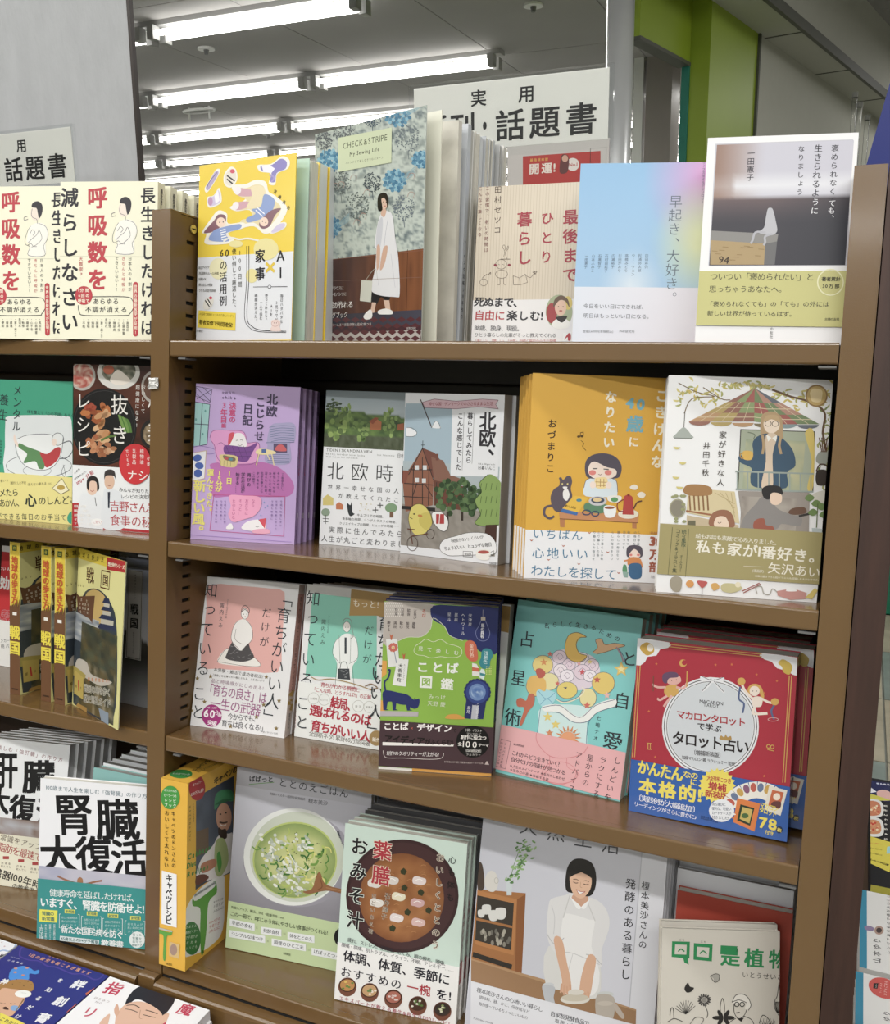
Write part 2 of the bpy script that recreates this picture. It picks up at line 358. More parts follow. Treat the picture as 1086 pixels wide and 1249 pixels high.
# green and grey partition that runs away to the right
E_ = Vector((math.sin(R_(12)), math.cos(R_(12)), 0)); N_ = Vector((math.cos(R_(12)), -math.sin(R_(12)), 0))
WM = Matrix(((N_.x, E_.x, 0, 0), (N_.y, E_.y, 0, 0), (0, 0, 1, 0), (0, 0, 0, 1)))     # local (t, s, z)
def ts(x, y): v = Vector((x, y, 0)); return v.dot(N_), v.dot(E_)
t2, s2 = ts(.0606, 3.5454); t1, s1 = ts(-.0254, 3.5636); sp = ts(-.17, 2.96)[1]; tB = ts(.5, 4.73)[0]; s3 = ts(.187, 4.138)[1]; ZS = 2.83
g = MB(); g.box(t1 - .03, s2, 0, t2, s3, CEIL); g.box(t1 - .05, sp + .10, 2.60, t1, s2, CEIL)
w = g.build('wall_green', M['green'], None, WM); w['kind'] = 'structure'
MB().box(t1 - .032, s2 - .012, 0, t1 + .002, s2, 2.60).build('door_jamb', M['teal'], w)
MB().box(t1 - .054, sp + .10, 2.585, t1 + .004, s2, 2.60).build('lintel_edge', M['offd'], w)
g = MB(); g.box(t1 - .12, s3 + .02, 0, t2, s3 + 7, CEIL)
w = g.build('wall_right_partition', M['offw'], None, WM); w['kind'] = 'structure'
MB().box(t1 - .12, s3, 0, t2 + .012, s3 + .02, ZS).build('trim_1', M['offd'], None, WM)['kind'] = 'structure'
g = MB(); g.box(t2, s2 - .9, ZS, tB, s3 + 7, CEIL)
w = g.build('soffit', M['offw'], None, WM); w['kind'] = 'structure'
MB().box(tB, s2 - .9, ZS - .012, tB + .02, s3 + 7, ZS + .035).build('trim_2', M['offd'], None, WM)['kind'] = 'structure'
for k in range(7): MB().box(t2, s2 - .2 + k * .9, ZS - .003, tB, s2 - .19 + k * .9, ZS).build('soffit_seam', M['offd'], w)
# columns seen through the opening
tag(MB().box(-.82, 6.0, 0, -.755, 6.1, CEIL).build('column', M['white']), kind='structure')
tag(MB().box(-.735, 6.0, 0, -.56, 6.3, CEIL).build('column', M['col2']), kind='structure')
po = MB(); po.cyl((-.185, 2.95, 0), (-.185, 2.95, CEIL), .052, 28); p_ = po.build('pillar', M['chrome'], smooth=False); p_['kind'] = 'structure'
for f in p_.data.polygons: f.use_smooth = len(f.vertices) == 4

# ---------------------------------------------------------------- ceiling lights
hs = MB(); hs.box(-.72, -.045, -.035, .72, .045, 0); hs = hs.data('housing', M['lampw'])
tu = MB().cyl((-.645, 0, 0), (.645, 0, 0), .0165, 12).data('tube', M['tube'], True)
hd = MB().box(-.022, -.03, -.045, .022, .03, .03).data('tube_holder', M['lampw'])
def lamp(x, y, label, parts=True):
    r = empty('ceiling_light', Matrix.Translation((x, y, CEIL))); tag(r, label, 'light', 'fluorescent lights on the ceiling behind the bookcase')
    o = bpy.data.objects.new('housing', hs); COL.objects.link(o); o.parent = r
    for d in (-.055, .055):
        o = bpy.data.objects.new('tube', tu); COL.objects.link(o); o.parent = r; o.location = (0, d, -.08)
        for e in (-.667, .667):
            h_ = bpy.data.objects.new('tube_holder', hd); COL.objects.link(h_); h_.parent = r; h_.location = (e, d, -.07)
ORD = ['first', 'second', 'third', 'fourth', 'fifth', 'sixth', 'seventh', 'eighth', 'ninth', 'tenth']
for j, (y, xr, n) in enumerate(((3.98, -1.86, 2), (5.41, -1.63, 3), (6.72, -1.23, 5), (7.92, -.7, 6), (9.0, -.5, 7), (10.1, -.3, 7), (11.2, -.3, 8))):
    for i in range(n):
        where = 'rightmost' if i == 0 else f'{ORD[i]} from the right'
        lamp(xr - .65 - 1.435 * i, y, f'twin tube ceiling light, {where} in the {ORD[j]} row behind the bookcase')
for x, y, l in ((-3.27, 4.55, 'small round sprinkler on the ceiling between the first two light rows'), (-1.08, 4.6, 'small round sprinkler on the bare ceiling right of the light rows'), (-4.6, 7.25, 'small round sprinkler between the far light rows')):
    r = empty('sprinkler', Matrix.Translation((x, y, CEIL - .006))); tag(r, l, 'sprinkler')
    MB().cyl((0, 0, 0), (0, 0, -.012), .055, 18).build('base', M['white'], r); MB().cyl((0, 0, -.012), (0, 0, -.04), .018, 10, r2=.012).build('nozzle', M['clip'], r)
r = empty('ceiling_bracket', Matrix.Translation((-4.43, 5.98, CEIL - .006))); tag(r, 'white oval ring hanging under the ceiling between two light rows', 'bracket')
g = MB(); pts = [(.15 * math.cos(a), .06 * math.sin(a)) for a in [2 * math.pi * k / 20 for k in range(20)]]
for k in range(20): g.cyl((*pts[k], -.03), (*pts[(k + 1) % 20], -.03), .012, 6)
g.build('ring', M['white'], r); g = MB(); g.cyl((-.1, 0, 0), (-.1, 0, -.1), .008, 6); g.cyl((.1, 0, 0), (.1, 0, -.1), .008, 6); g.build('hanger', M['white'], r)

# ================================================================ the bookcase (frame leans back, everything below is in its own axes)
bc = empty('bookcase', BW); tag(bc, 'brown steel bookcase with slotted uprights, two bays and sloping shelves', 'bookcase')
def part(mb, name, m, parent=bc): return mb.build(name, M[m], parent)
LX = -PW - BAY
Z0b = Z4 - SH
YB = DEP
def upright(x0, x1, faces, name='upright'):
    """front flange, then a web whose slot column is really pierced"""
    g = MB(); zb = .25; g.box(x0, 0, zb, x1, .018, TOP)
    sy0, sy1 = .030, .046; g.box(x0 + .001, .018, zb, x1 - .001, sy0, TOP - .001); g.box(x0 + .001, sy1, zb, x1 - .001, YB, TOP - .001)
    z = TOP - .001; pitch = .0151; zs = [TOP - .031] + [TOP - .072 - pitch * k for k in range(70) if TOP - .072 - pitch * k > .7]
    for q in zs:
        if q + .0022 < z: g.box(x0 + .001, sy0, q + .0022, x1 - .001, sy1, z)
        z = q - .0022
    g.box(x0 + .001, sy0, zb, x1 - .001, sy1, z)
    u = part(g, name, 'steelin')
    c = MB(); c.box(x0 - .0002, -.0012, zb, x1 + .0002, 0, TOP + .0008); part(c, 'front_face', 'steel', u)
    sl = MB().box(x0 + .004, sy0, -.0022, x1 - .004, sy1, .0022).data('slot', M['black'])
    for q in zs:
        o = bpy.data.objects.new('slot', sl); COL.objects.link(o); o.parent = u; o.location = (0, 0, q)
    t_ = MB(); t_.box(x0, 0, TOP - .0005, x1, YB, TOP + .0012); part(t_, 'top_cap', 'steel', u)
    return u
um = upright(-PW, 0, 1); ur = upright(BAY, BAY + PW, 1); ul = upright(LX - PW, LX, 1)
MB().cyl((0, .04, 1.6665), (.0015, .04, 1.6665), .0052, 14).build('screw', M['screw'], um)
MB().box(.0015, .0365, 1.666, .0019, .0435, 1.6672).build('screw_groove', M['black'], um)
MB().cyl((0, .066, 1.668), (.0003, .066, 1.668), .0016, 8).build('rust_spot', M['wood'], um)
for y_, z_ in ((.105, 1.345), (.095, 1.09), (.08, .95)): MB().cyl((0, y_, z_), (.0004, y_, z_), .0025, 8).build('bolt_hole', M['black'], um)
# dark walnut end panel beyond the right upright
g = MB(); g.rbox(BAY + PW + .0012, -.004, .0, BAY + PW + .0272, YB + .02, TOP + .004, .002); part(g, 'end_panel', 'wood')
for x0, x1 in ((.0012, BAY - .0012), (LX + .0012, -PW - .0012)):
    for i, z in enumerate((Z1, Z2, Z3, Z4)):
        g = MB(); g.rbox(x0, 0, z - SH, x1, .012, z, .0022); g.box(x0, .011, z - .004, x1, YB, z - .0002); s_ = part(g, 'shelf', 'steel')
        for xa in (x0, x1 - .01): part(MB().box(xa, .012, z - SH + .002, xa + .01, .05, z - .004), 'shelf_bracket', 'steelin', s_)
        for xa, xb in ((x0 + .012, x0 + .022), (x1 - .016, x1 - .001)):
            MB().box(xa, -.0005, z - SH - .003, xb, .02, z - SH - .0012).build('shelf_clip', M['clip'], s_)
    g = MB(); g.box(x0 - .001, YB - .012, .3, x1 + .001, YB, Z1 - .004); bk = part(g, 'back_panel', 'dark')
    for z in (Z1 - .045, Z2 - .045, Z3 - .045):
        g = MB(); g.rbox(x0 + .0, YB - .03, z - .012, x1 - .0, YB - .012, z + .012, .004); g.box(x0, YB - .02, z - .028, x1, YB - .012, z - .014); part(g, 'back_rail', 'dark', bk)
    # deep base below the lowest shelf
    g = MB(); g.rbox(x0, -.018, Z4 - SH - .27, x1, .03, Z4 - SH - .0022, .006); part(g, 'base_front', 'steel')
    g = MB(); g.box(x0, .0, Z4 - SH - .0022, x1, .004, Z4 - SH); part(g, 'shadow_gap', 'black')
g = MB(); g.rbox(-PW + .0008, -.014, .45, -.0008, .0, Z4 - SH + .002, .004); part(g, 'upright_foot', 'steel')
# crumpled silver tape stuck on the middle upright
g = MB(); random.seed(3); n = 6
vs = [(-.0275 + .0145 * i / n + random.uniform(-.0006, .0006), -.0022 - random.uniform(0, .0035), 1.474 + .013 * j / n + random.uniform(-.0008, .0008)) for j in range(n + 1) for i in range(n + 1)]
g.add(vs, [(j * (n + 1) + i, j * (n + 1) + i + 1, (j + 1) * (n + 1) + i + 1, (j + 1) * (n + 1) + i) for j in range(n) for i in range(n)])
g.box(-.0265, -.0022, 1.475, -.0145, -.0012, 1.486)
tp = g.build('tape_scrap', M['tape'], None, BW); tag(tp, 'crumpled scrap of silver tape stuck on the middle upright', 'tape')

# ================================================================ TOP SHELF
K = (0, 200, 4.525)
A = book('paperback', 'cream breathing book with bold red and black title, beside the middle upright', pose(-.160, -.010, Z1, 12.3, .5), .128, .188, .017, K, 'f3f0d6', 'efecd0', group='cream breathing books on the top shelf')
RED = 'c4303f'; BK = '24222a'
A.R(0, .468, 1, .472, 'dcdac0')
A.v('呼吸数を', 538, 110, 538, 712, 126, RED, .028)
A.v('減らしなさい', 385, 115, 385, 938, 112, BK, .022)
A.v('長生きしたければ', 817, 120, 817, 952, 92, BK, .02)
A.b([(650, 330), (700, 305), (742, 320), (757, 365), (742, 420), (735, 495), (640, 495), (650, 430), (632, 410)], 'f4f2ea')
A.c([(655, 325), (638, 350), (622, 400), (625, 430), (650, 445), (640, 492), (735, 494), (730, 440), (752, 400), (756, 360), (740, 325), (700, 308)], 2.5, '55525a')
A.e(684, 250, 30, 42, 'f1e2d6'); A.b([(662, 215), (670, 190), (700, 182), (724, 205), (722, 250), (705, 280), (697, 250), (690, 222)], '2f2b35')
A.c([(665, 225), (660, 255), (668, 275), (690, 285), (694, 310)], 2.5, '55525a'); A.c([(635, 268), (618, 275), (618, 290), (640, 285)], 3, '55525a')
A.c([(640, 420), (665, 395), (690, 375), (705, 350), (720, 395), (690, 430), (660, 445)], 2.5, '55525a'); A.c([(636, 435), (655, 425), (670, 440), (690, 442)], 2.5, '55525a')
A.c([(650, 370), (665, 345), (680, 360), (668, 378)], 2.5, '55525a')
A.v('日本人の9割が', 718, 508, 718, 705, 23); A.v('きちんと呼吸が', 682, 508, 682, 708, 23, RED); A.v('できていない!?', 645, 508, 645, 705, 23)
A.v('大貫崇', 447, 510, 447, 595, 27, RED); A.v('著･････', 450, 600, 450, 670, 12, RED)
A.c([(500, 733), (690, 733), (730, 750), (738, 790), (715, 828), (690, 836), (470, 836), (438, 815), (432, 780)], 4, BK)
A.e(463, 726, 48, 52, RED); A.t('1分間', 432, 697, 496, 697, 22, 'f6efd8', .02); A.t('6回の', 432, 726, 496, 726, 22, 'f6efd8', .02); A.t('呼吸で', 430, 755, 494, 755, 22, 'f6efd8', .02)
A.t('あらゆる', 512, 758, 658, 758, 36, BK, .01); A.t('不調が消える', 468, 803, 705, 803, 38, BK, .01)
A.e(749, 665, 14, 14, RED); A.r(735, 665, 763, 940, RED); A.e(749, 938, 14, 14, RED); A.v('世界の最新医学が証明!', 749, 665, 749, 942, 21, 'f6efd8', .015)
for x, t_ in ((705, '・高血圧'), (683, '・心筋梗塞'), (657, '・心不全'), (632, '・糖尿病'), (607, '・動悸'), (587, '息切れ'), (562, '・首・肩こり'), (537, '・腰痛'), (513, '・頭痛'), (488, '・便秘'), (463, '・不眠')):
    A.v(t_, x, 850, x, 850 + 22 * len(t_) * .85, 17, '4a463e')
A.build('cover_print', A.root)
sA = side_art(A); vfrac(sA, '長生きしたければ', .5, .04, .30, .034, BK, .02); vfrac(sA, '呼吸数を', .34, .32, .5, .03, RED, .02); vfrac(sA, '減らしなさい', .66, .32, .56, .03, BK, .02); vfrac(sA, '大貫崇', .5, .66, .76, .024, BK)
sA.build('spine_print', A.root)
behind(A, 4, .0235, ['cream breathing book standing second in the row behind the middle upright', 'cream breathing book standing third in the row behind the middle upright', 'cream breathing book standing fourth in the row behind the middle upright', 'cream breathing book at the back of the row behind the middle upright'], dx=.004)
copy_tree(A.root, pose(-.2925, -.018, Z1, 12.0, .5), 'cream breathing book cut off by the left edge of the photo, on the top shelf')

K = (180, 170, 4.627)
mw = pose(.003, .045, Z1, -7.1, .4)
A = book('paperback', 'yellow paperback with falling girls and stickers above a white lower half', mw, .148, .21, .0012, K, 'f2d21c', 'f2d21c', spine=None, m='gloss')
A.R(0, .515, 1, .985, 'e6e8ee'); A.R(0, .985, 1, 1, 'f2d21c')
def sticker(pts, col, edge='f4f1e8'):
    cx = sum(p[0] for p in pts) / len(pts); cy = sum(p[1] for p in pts) / len(pts)
    A.b([(cx + (x - cx) * 1.22, cy + (y - cy) * 1.22) for x, y in pts], edge); A.b(pts, col)
sticker([(330, 270), (345, 285), (400, 195), (385, 180), (350, 235)], 'b9a9cf'); A.c([(335, 275), (350, 240), (392, 188)], 4, '5b5375')
sticker([(440, 200), (470, 165), (495, 180), (500, 225), (470, 262), (440, 245)], 'e8e0d4'); A.l([(450, 205), (492, 235)], 8, '2e2a33'); A.l([(450, 225), (480, 250)], 8, '2e2a33'); A.e(480, 180, 14, 12, 'd8546a')
sticker([(640, 150), (700, 145), (750, 110), (785, 125), (780, 165), (730, 190), (720, 240), (690, 235), (700, 190), (650, 180)], '8f86c9'); A.p([(645, 150), (690, 145), (720, 165), (700, 190), (655, 185)], 'f2eefa'); A.c([(690, 200), (715, 215), (700, 240)], 10, 'a79bd6')
sticker([(345, 330), (375, 320), (400, 285), (412, 345), (385, 370), (350, 375)], 'd3c7e6'); A.p([(378, 320), (398, 285), (408, 345), (385, 365)], 'f6f4fb'); A.e(355, 350, 14, 24, 'c79ac0')
# upper girl
sticker([(500, 280), (560, 275), (610, 255), (655, 265), (668, 310), (700, 330), (755, 390), (700, 480), (650, 505), (600, 470), (530, 480), (530, 455), (590, 440), (580, 395), (520, 400), (490, 380), (560, 345), (510, 315)], 'e9d9a8')
A.b([(515, 275), (560, 280), (600, 290), (590, 320), (520, 320), (500, 300)], 'd7a7b4'); A.b([(490, 365), (540, 350), (590, 360), (560, 385), (500, 400)], 'd7a7b4')
A.b([(585, 270), (640, 262), (668, 300), (640, 370), (560, 390), (590, 320)], 'efe0b6'); A.b([(660, 310), (720, 345), (690, 430), (640, 450), (570, 470), (560, 445), (610, 420), (590, 395), (640, 380)], '8fa5d8')
A.l([(620, 385), (660, 420)], 6, 'f4f4fa'); A.l([(612, 400), (650, 435)], 6, 'f4f4fa'); A.b([(650, 445), (700, 400), (755, 390), (720, 430), (690, 490), (650, 505), (630, 480)], '8d6470'); A.e(658, 465, 24, 26, 'f6d9c6'); A.e(650, 462, 3, 4, '333333'); A.e(668, 470, 3, 4, '333333')
for x, y in ((510, 290), (498, 375)): A.e(x, y, 18, 24, 'f3ecf0', 20)
# lower girl
sticker([(330, 520), (370, 460), (405, 420), (445, 435), (450, 480), (520, 475), (525, 500), (450, 525), (480, 560), (440, 575), (345, 575), (350, 530)], 'f0e6da')
A.b([(318, 525), (375, 460), (400, 425), (440, 430), (440, 470), (405, 500), (360, 525)], '8d6470'); A.e(415, 468, 26, 28, 'f6d9c6'); A.e(408, 468, 3, 4, '333333'); A.e(428, 466, 3, 4, '333333')
A.b([(350, 570), (370, 520), (410, 500), (520, 478), (522, 505), (445, 530), (460, 575)], '8fa5d8')
for k in range(5): A.l([(412 + k * 2, 515 + k * 13), (440 + k * 2, 508 + k * 13)], 6, 'f6f6fa')
A.c([(430, 575), (470, 555), (520, 565), (570, 560), (640, 575)], 10, 'f0ede4')
sticker([(700, 520), (740, 480), (775, 475), (770, 500), (720, 525)], 'd3c7e6')
for i, ch in enumerate('宮崎真由'): A.t(ch, 712 + i * 25, 290 + i * 30, 732 + i * 25, 300 + i * 30, 22, '44360e', .02)
A.e(670, 620, 70, 62, 'ece09a'); A.e(400, 730, 50, 60, 'ece6bb'); A.e(590, 770, 35, 40, 'ece09a'); A.e(500, 590, 40, 20, 'ece09a')
A.v('AI', 752, 610, 752, 800, 84, BK, .015); A.v('家事', 636, 608, 636, 808, 78, BK, .02)
A.l([(672, 700), (715, 745)], 16, 'e6c51e'); A.l([(715, 700), (672, 745)], 16, 'e6c51e'); A.l([(598, 833), (790, 831)], 3, BK); A.e(690, 832, 9, 9, 'e6e8ee'); A.o_(690, 832, 9, 9, 3, BK)
A.c([(560, 603), (560, 800), (548, 1000), (580, 1065), (640, 1086), (783, 1090)], 3, BK); A.c([(573, 603), (573, 800), (562, 1000), (590, 1055), (650, 1078), (783, 1083)], 4, BK)
A.v('100日間', 522, 618, 522, 840, 34, '3a3830'); A.v('使い倒して厳選した、', 490, 615, 490, 965, 34, '3a3830')
A.t('60', 405, 642, 465, 642, 58, BK, .005); A.v('の活用例', 430, 675, 428, 945, 62, BK, .012)
for i, t_ in enumerate(('献立アイデア', '洗濯表示ルール検索', '計算もOK', '買い出しの相談', 'うたもお話も自由')): A.t(t_, 290, 725 + 32 * i, 350 + (len(t_) - 6) * 18, 725 + 32 * i, 19, '4c483c')
for i, (t_, ln) in enumerate((('毎日バタバタな', 170), ('3児ママが', 130), ('AIを', 70), ('使ってみたら、', 160), ('一人で悩む', 120), ('時間が消えた。', 165))): A.v(t_, 759 - i * 29, 870 + (40 if i in (1, 4) else 60 if i == 2 else 0), 757 - i * 29, 870 + (30 if i in (1, 4) else 60 if i == 2 else 0) + ln, 22, '4c4a50')
A.e(345, 925, 26, 40, 'e8e4dc', 30); A.l([(328, 910), (352, 945)], 7, BK); A.l([(342, 903), (362, 935)], 7, BK); A.e(358, 895, 9, 9, 'd8546a')
A.p([(290, 965), (500, 980), (497, 1080), (283, 1062)], 'f0d52a'); A.t('AI活用で情報キャッチも夕食もバッチリ', 295, 985, 490, 998, 18, '6b5a10'); A.t('著者監修で時間確保!', 293, 1030, 482, 1050, 30, '463a08', .02); A.t('扶桑社', 278, 1080, 315, 1083, 16, '444444')
A.b([(700, 1025), (715, 1018), (738, 1018), (752, 1030), (748, 1060), (755, 1082), (695, 1080), (702, 1055)], 'ecd5d0'); A.o_(722, 1040, 20, 16, 2, 'c08a88'); A.e(716, 1036, 2, 3, '805050'); A.e(730, 1036, 2, 3, '805050')
A.build('cover_print', A.root, M['gloss'])
# pages and mint endpaper of the same book: its jacket stands a little open
MB().box(.003, .003, .001, .1505, .0205, .2085).build('page_block', M['pages'], A.root, Matrix.Rotation(R_(9.5), 4, 'Z'))
MB().box(.0012, .0016, .0005, .1512, .0024, .2092, 'bfe0d2').build('endpaper', M['paper'], A.root, Matrix.Rotation(R_(7.5), 4, 'Z'))
MB().box(.0, .0208, 0, .152, .0214, .21, 'e8ca20').build('back_cover', M['gloss'], A.root, Matrix.Rotation(R_(9.5), 4, 'Z'))
for k in range(3):
    C = book('paperback', ['yellow-jacketed paperback directly behind the yellow book with falling girls', 'yellow-jacketed paperback third in the yellow row', 'yellow-jacketed paperback at the back of the yellow row'][k], pose(.006 + .002 * k, .07 + .021 * k, Z1, 0, .4), .148, .21, .019, K, 'f2d21c', 'dfe2e2', spine='R', m='gloss', group='yellow books behind the yellow cover')

# ---- sewing magazine with lifted cover
K = (370, 110, 3.904)
mw = pose(.121, .122, Z1, -20.5, -1.7, -.7); W_, H_ = .191, .256
root = empty('magazine', mw); tag(root, 'large sewing magazine with a woman in white before floral wallpaper, cover lifting open', 'magazine')
A = Art(mw, (0, 0, 0), (1, 0, 0), (0, 0, 1), W_, H_, K, .0001); A.root = root
def wallp(u, v):
    n = nz(u * 60, v * 80) * .5 + nz(u * 25, v * 30, 2) * .5; m_ = nz(u * 7, v * 9, 5)
    return mixc('c3cdc4', '6f7d80' if m_ > .45 else '8f9a96', (n - .45) * 3.5)
A.F(0, 0, 1, .59, 70, 64, wallp)
for cx, cy, rx in ((450, 115, 62), (125, 335, 55), (435, 430, 55), (125, 650, 55), (560, 330, 40)):
    for k in range(46):
        a = k * 2.4; rr = math.sqrt(k / 46); A.e(cx + rx * rr * math.cos(a), cy + rx * .95 * rr * math.sin(a), 9, 9, ('4a7f9f', '5d93b0', '8dbccf')[k % 3], n=8)
    for k in range(5): A.c([(cx + rx * .7, cy + 10 - k * 6), (cx + rx + 40, cy - 30 - 8 * k)], 3, '86b1c2')
for cx, cy, rr, cc in ((330, 130, 44, '4a5a6c'), (330, 440, 44, '4c565f'), (500, 230, 60, '747f86'), (190, 190, 55, '6b7074'), (480, 560, 55, '74808a'), (180, 440, 50, '6d7676'), (260, 550, 58, '66706e'), (100, 240, 40, '6b7074')):
    for k in range(130):
        a = random.uniform(0, 6.28); q = rr * math.sqrt(random.random()); A.e(cx + q * math.cos(a), cy + q * math.sin(a) * 1.1, 3.3, 3.3, cc, n=5)
    A.c([(cx, cy + rr), (cx + 4, cy + rr + 38)], 4, cc)
for k in range(9):
    x, y = random.uniform(130, 560), random.uniform(330, 640); A.c([(x, y), (x + 12, y - 22), (x + 32, y - 16), (x + 28, y + 6)], 2.4, 'c09a8e')
A.F(0, .585, 1, .845, 30, 16, lambda u, v: mixc(mixc('54332c', '8c5632', (u - .3) * 2.1), '3c2420', .8 * nz(u * 40, v * 3) * (1 - u * .6)))
for x in (.25, .79, .87): A.R(x, .58, x + .004, .845, '47281c')
A.l([(52, 815), (580, 762)], 2.5, '8b5a46')
A.F(0, .84, 1, .91, 20, 3, lambda u, v: mixc('2e2a34', '4b4a58', u)); A.R(.0, .905, 1, .93, '4b3036')
A.F(0, .925, 1, 1, 2, 2, lambda u, v: hc('b9b2ad'))
for j in range(4):
    for i in range(14):
        cx = 30 + i * 44 + (22 if j % 2 else 0); cy = 1095 + j * 30 - i * .3; A.p([(cx - 21, cy), (cx, cy - 14), (cx + 21, cy), (cx, cy + 14)], '5e3338')
A.p([(168, 228), (424, 178), (422, 345), (168, 390)], 'd3ddb9')
A.t('CHECK&STRIPE', 190, 268, 404, 224, 40, '59604c'); A.t('My Sewing Life', 222, 307, 366, 280, 27, '2c3026', .01); A.t('アレンジして楽しむきつねパターン', 202, 348, 385, 320, 13, '4c5242')
# standing figure
A.b([(330, 960), (350, 958), (395, 962), (420, 965), (412, 1000), (400, 1010), (372, 985), (352, 1020), (328, 1015)], '26242a')
A.p([(385, 1000), (412, 1000), (418, 1045), (395, 1045)], 'd9b9a4'); A.p([(330, 1010), (350, 1012), (340, 1060), (322, 1060)], 'd9b9a4')
A.b([(360, 1050), (395, 1040), (425, 1050), (427, 1066), (395, 1068), (362, 1066)], 'ecebe8'); A.b([(290, 1075), (318, 1045), (330, 1055), (328, 1085), (300, 1092)], 'ecebe8')
A.b([(372, 590), (402, 575), (428, 600), (440, 700), (455, 800), (462, 965), (440, 985), (330, 960), (345, 850), (350, 760), (343, 745), (352, 660)], 'e4e4e8')
A.b([(350, 745), (355, 650), (375, 605), (382, 640), (370, 745)], 'cfd0d8'); A.c([(388, 745), (395, 680), (405, 620)], 3, 'b9bac6'); A.c([(420, 780), (440, 940)], 2.5, 'c3c4ce'); A.c([(370, 800), (360, 930)], 2.5, 'c3c4ce')
A.b([(353, 745), (368, 745), (368, 800), (362, 845), (352, 850)], 'd6ad96'); A.b([(385, 750), (405, 745), (395, 810), (380, 850), (368, 855), (372, 810)], 'd6ad96')
A.b([(384, 560), (398, 575), (388, 605), (372, 590)], 'd9b29c'); A.e(388, 535, 20, 32, 'e2bfa9')
A.b([(362, 500), (385, 488), (402, 498), (407, 530), (403, 560), (398, 530), (388, 515), (375, 520), (380, 570), (360, 572), (356, 530)], '1f1c20')
A.e(384, 532, 3, 2, '332222'); A.e(398, 533, 3, 2, '332222'); A.e(392, 552, 5, 2, 'b55a54')
A.p([(280, 905), (332, 908), (325, 1010), (272, 1003)], 'cfd0c4'); A.c([(300, 905), (345, 850), (356, 905)], 2.5, 'b5b5aa')
A.l([(62, 912), (580, 890)], 1.5, '8a6a5e')
A.t('ワンピースをブラウスに', 65, 945, 195, 942, 21, 'dcd6d2'); A.t('オールインワンをパンツに', 65, 975, 208, 970, 21, 'dcd6d2'); A.t('全23作品が作れる', 64, 1027, 240, 1020, 38, 'f0ece8', .01); A.t('ソーイングブック', 66, 1076, 215, 1068, 32, 'e0dad6'); A.t('作りやすい順にS〜LLまで掲載!実物大型紙2枚つき', 66, 1120, 328, 1114, 17, 'cfc8c6'); A.t('世界文化社', 495, 1135, 540, 1133, 13, 'cfc8c6')
pr = A.build('cover_print', root, M['gloss'])
MB().box(0, 0, 0, W_, .0006, H_, 'cdd2cc').build('cover', M['gloss'], root)
inner = Matrix.Rotation(R_(17), 4, 'Z')
MB().box(0, .0008, 0, W_ + .003, .0018, H_ - .0005, 'efeedd').build('inner_page', M['paper'], root, Matrix.Rotation(R_(6), 4, 'Z') )
MB().box(0, .003, 0, W_ + .001, .0115, H_ - .001).build('page_block', M['pages'], root, inner)
yy = .139; random.seed(11)
cols = ['c8cdd4', 'e3e3de', 'cfcac0', 'd8dcde', 'b8bcc2', 'e0ddd2', 'cfd3d6', 'bfc0c0', 'd8d6cf', 'c9ccd2']
for k in range(9):
    t_ = random.choice((.006, .0085, .0105)); hh = .256 + random.uniform(-.006, .002)
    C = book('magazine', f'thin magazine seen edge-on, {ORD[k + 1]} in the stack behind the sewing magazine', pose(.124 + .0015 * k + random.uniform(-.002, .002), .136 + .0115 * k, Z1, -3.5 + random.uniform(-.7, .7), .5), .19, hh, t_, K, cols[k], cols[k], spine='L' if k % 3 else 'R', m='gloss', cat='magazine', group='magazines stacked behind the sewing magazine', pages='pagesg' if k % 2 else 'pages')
    if k % 3 == 0:
        q = side_art(C); vfrac(q, 'ソーイング型紙つき手作り', .5, .5, .86, .02, '3a3a40', .02); q.build('spine_print', C.root)

# ---- tamura
K = (560, 170, 4.804)
A = book('paperback', 'beige striped paperback with red title and a round portrait on its white band', pose(.334, .118, Z1, 6.4, 4.5, 1), .13, .187, .015, K, 'dccfbb', 'dccfbb', band=(.305, 'ebe9ea'))
for k in range(38): A.R(k / 38, 0, k / 38 + .006, .7, 'd0c1aa')
CR = 'a8283c'
A.v('最後まで', 655, 398, 650, 850, 92, CR, .02); A.v('ひとり', 520, 405, 510, 745, 78, CR, .015); A.v('暮らし', 385, 412, 382, 748, 92, CR, .02)
A.v('田村セツコ', 230, 265, 225, 560, 46, '4b3324', .0); A.v('この習慣で、老いの時間は', 168, 270, 160, 665, 27, '7a2c30'); A.v('こんなに楽しくなる', 126, 272, 122, 575, 26, '7a2c30')
LN = '5a4638'
A.c([(245, 702), (300, 702)], 3, LN); A.c([(262, 690), (268, 655), (255, 630), (268, 620), (275, 650), (288, 625), (290, 640), (272, 665), (282, 700)], 2, LN); A.o_(248, 732, 32, 28, 2, LN); A.c([(232, 732), (240, 736)], 2, LN); A.c([(255, 732), (265, 736)], 2, LN); A.e(213, 737, 9, 8, '8e2b3a'); A.e(295, 737, 9, 8, '8e2b3a')
A.o_(250, 790, 36, 24, 2, LN); A.c([(240, 812), (240, 850), (228, 852)], 2, LN); A.c([(262, 812), (264, 848), (278, 850)], 2, LN)
A.l([(318, 800), (355, 812), (390, 790), (402, 838), (358, 852), (320, 852)], 2, LN, True); A.l([(355, 812), (358, 852)], 2, LN); A.c([(395, 800), (420, 810), (435, 790)], 2, LN); A.l([(440, 770), (450, 790), (432, 778), (458, 776), (442, 792)], 2, LN, True)
A.o_(145, 838, 22, 20, 2, LN); A.c([(135, 815), (150, 800), (165, 790)], 2, LN); A.c([(172, 795), (185, 780), (186, 790)], 3, LN)
A.build('cover_print', A.root)
B = band_art(A)
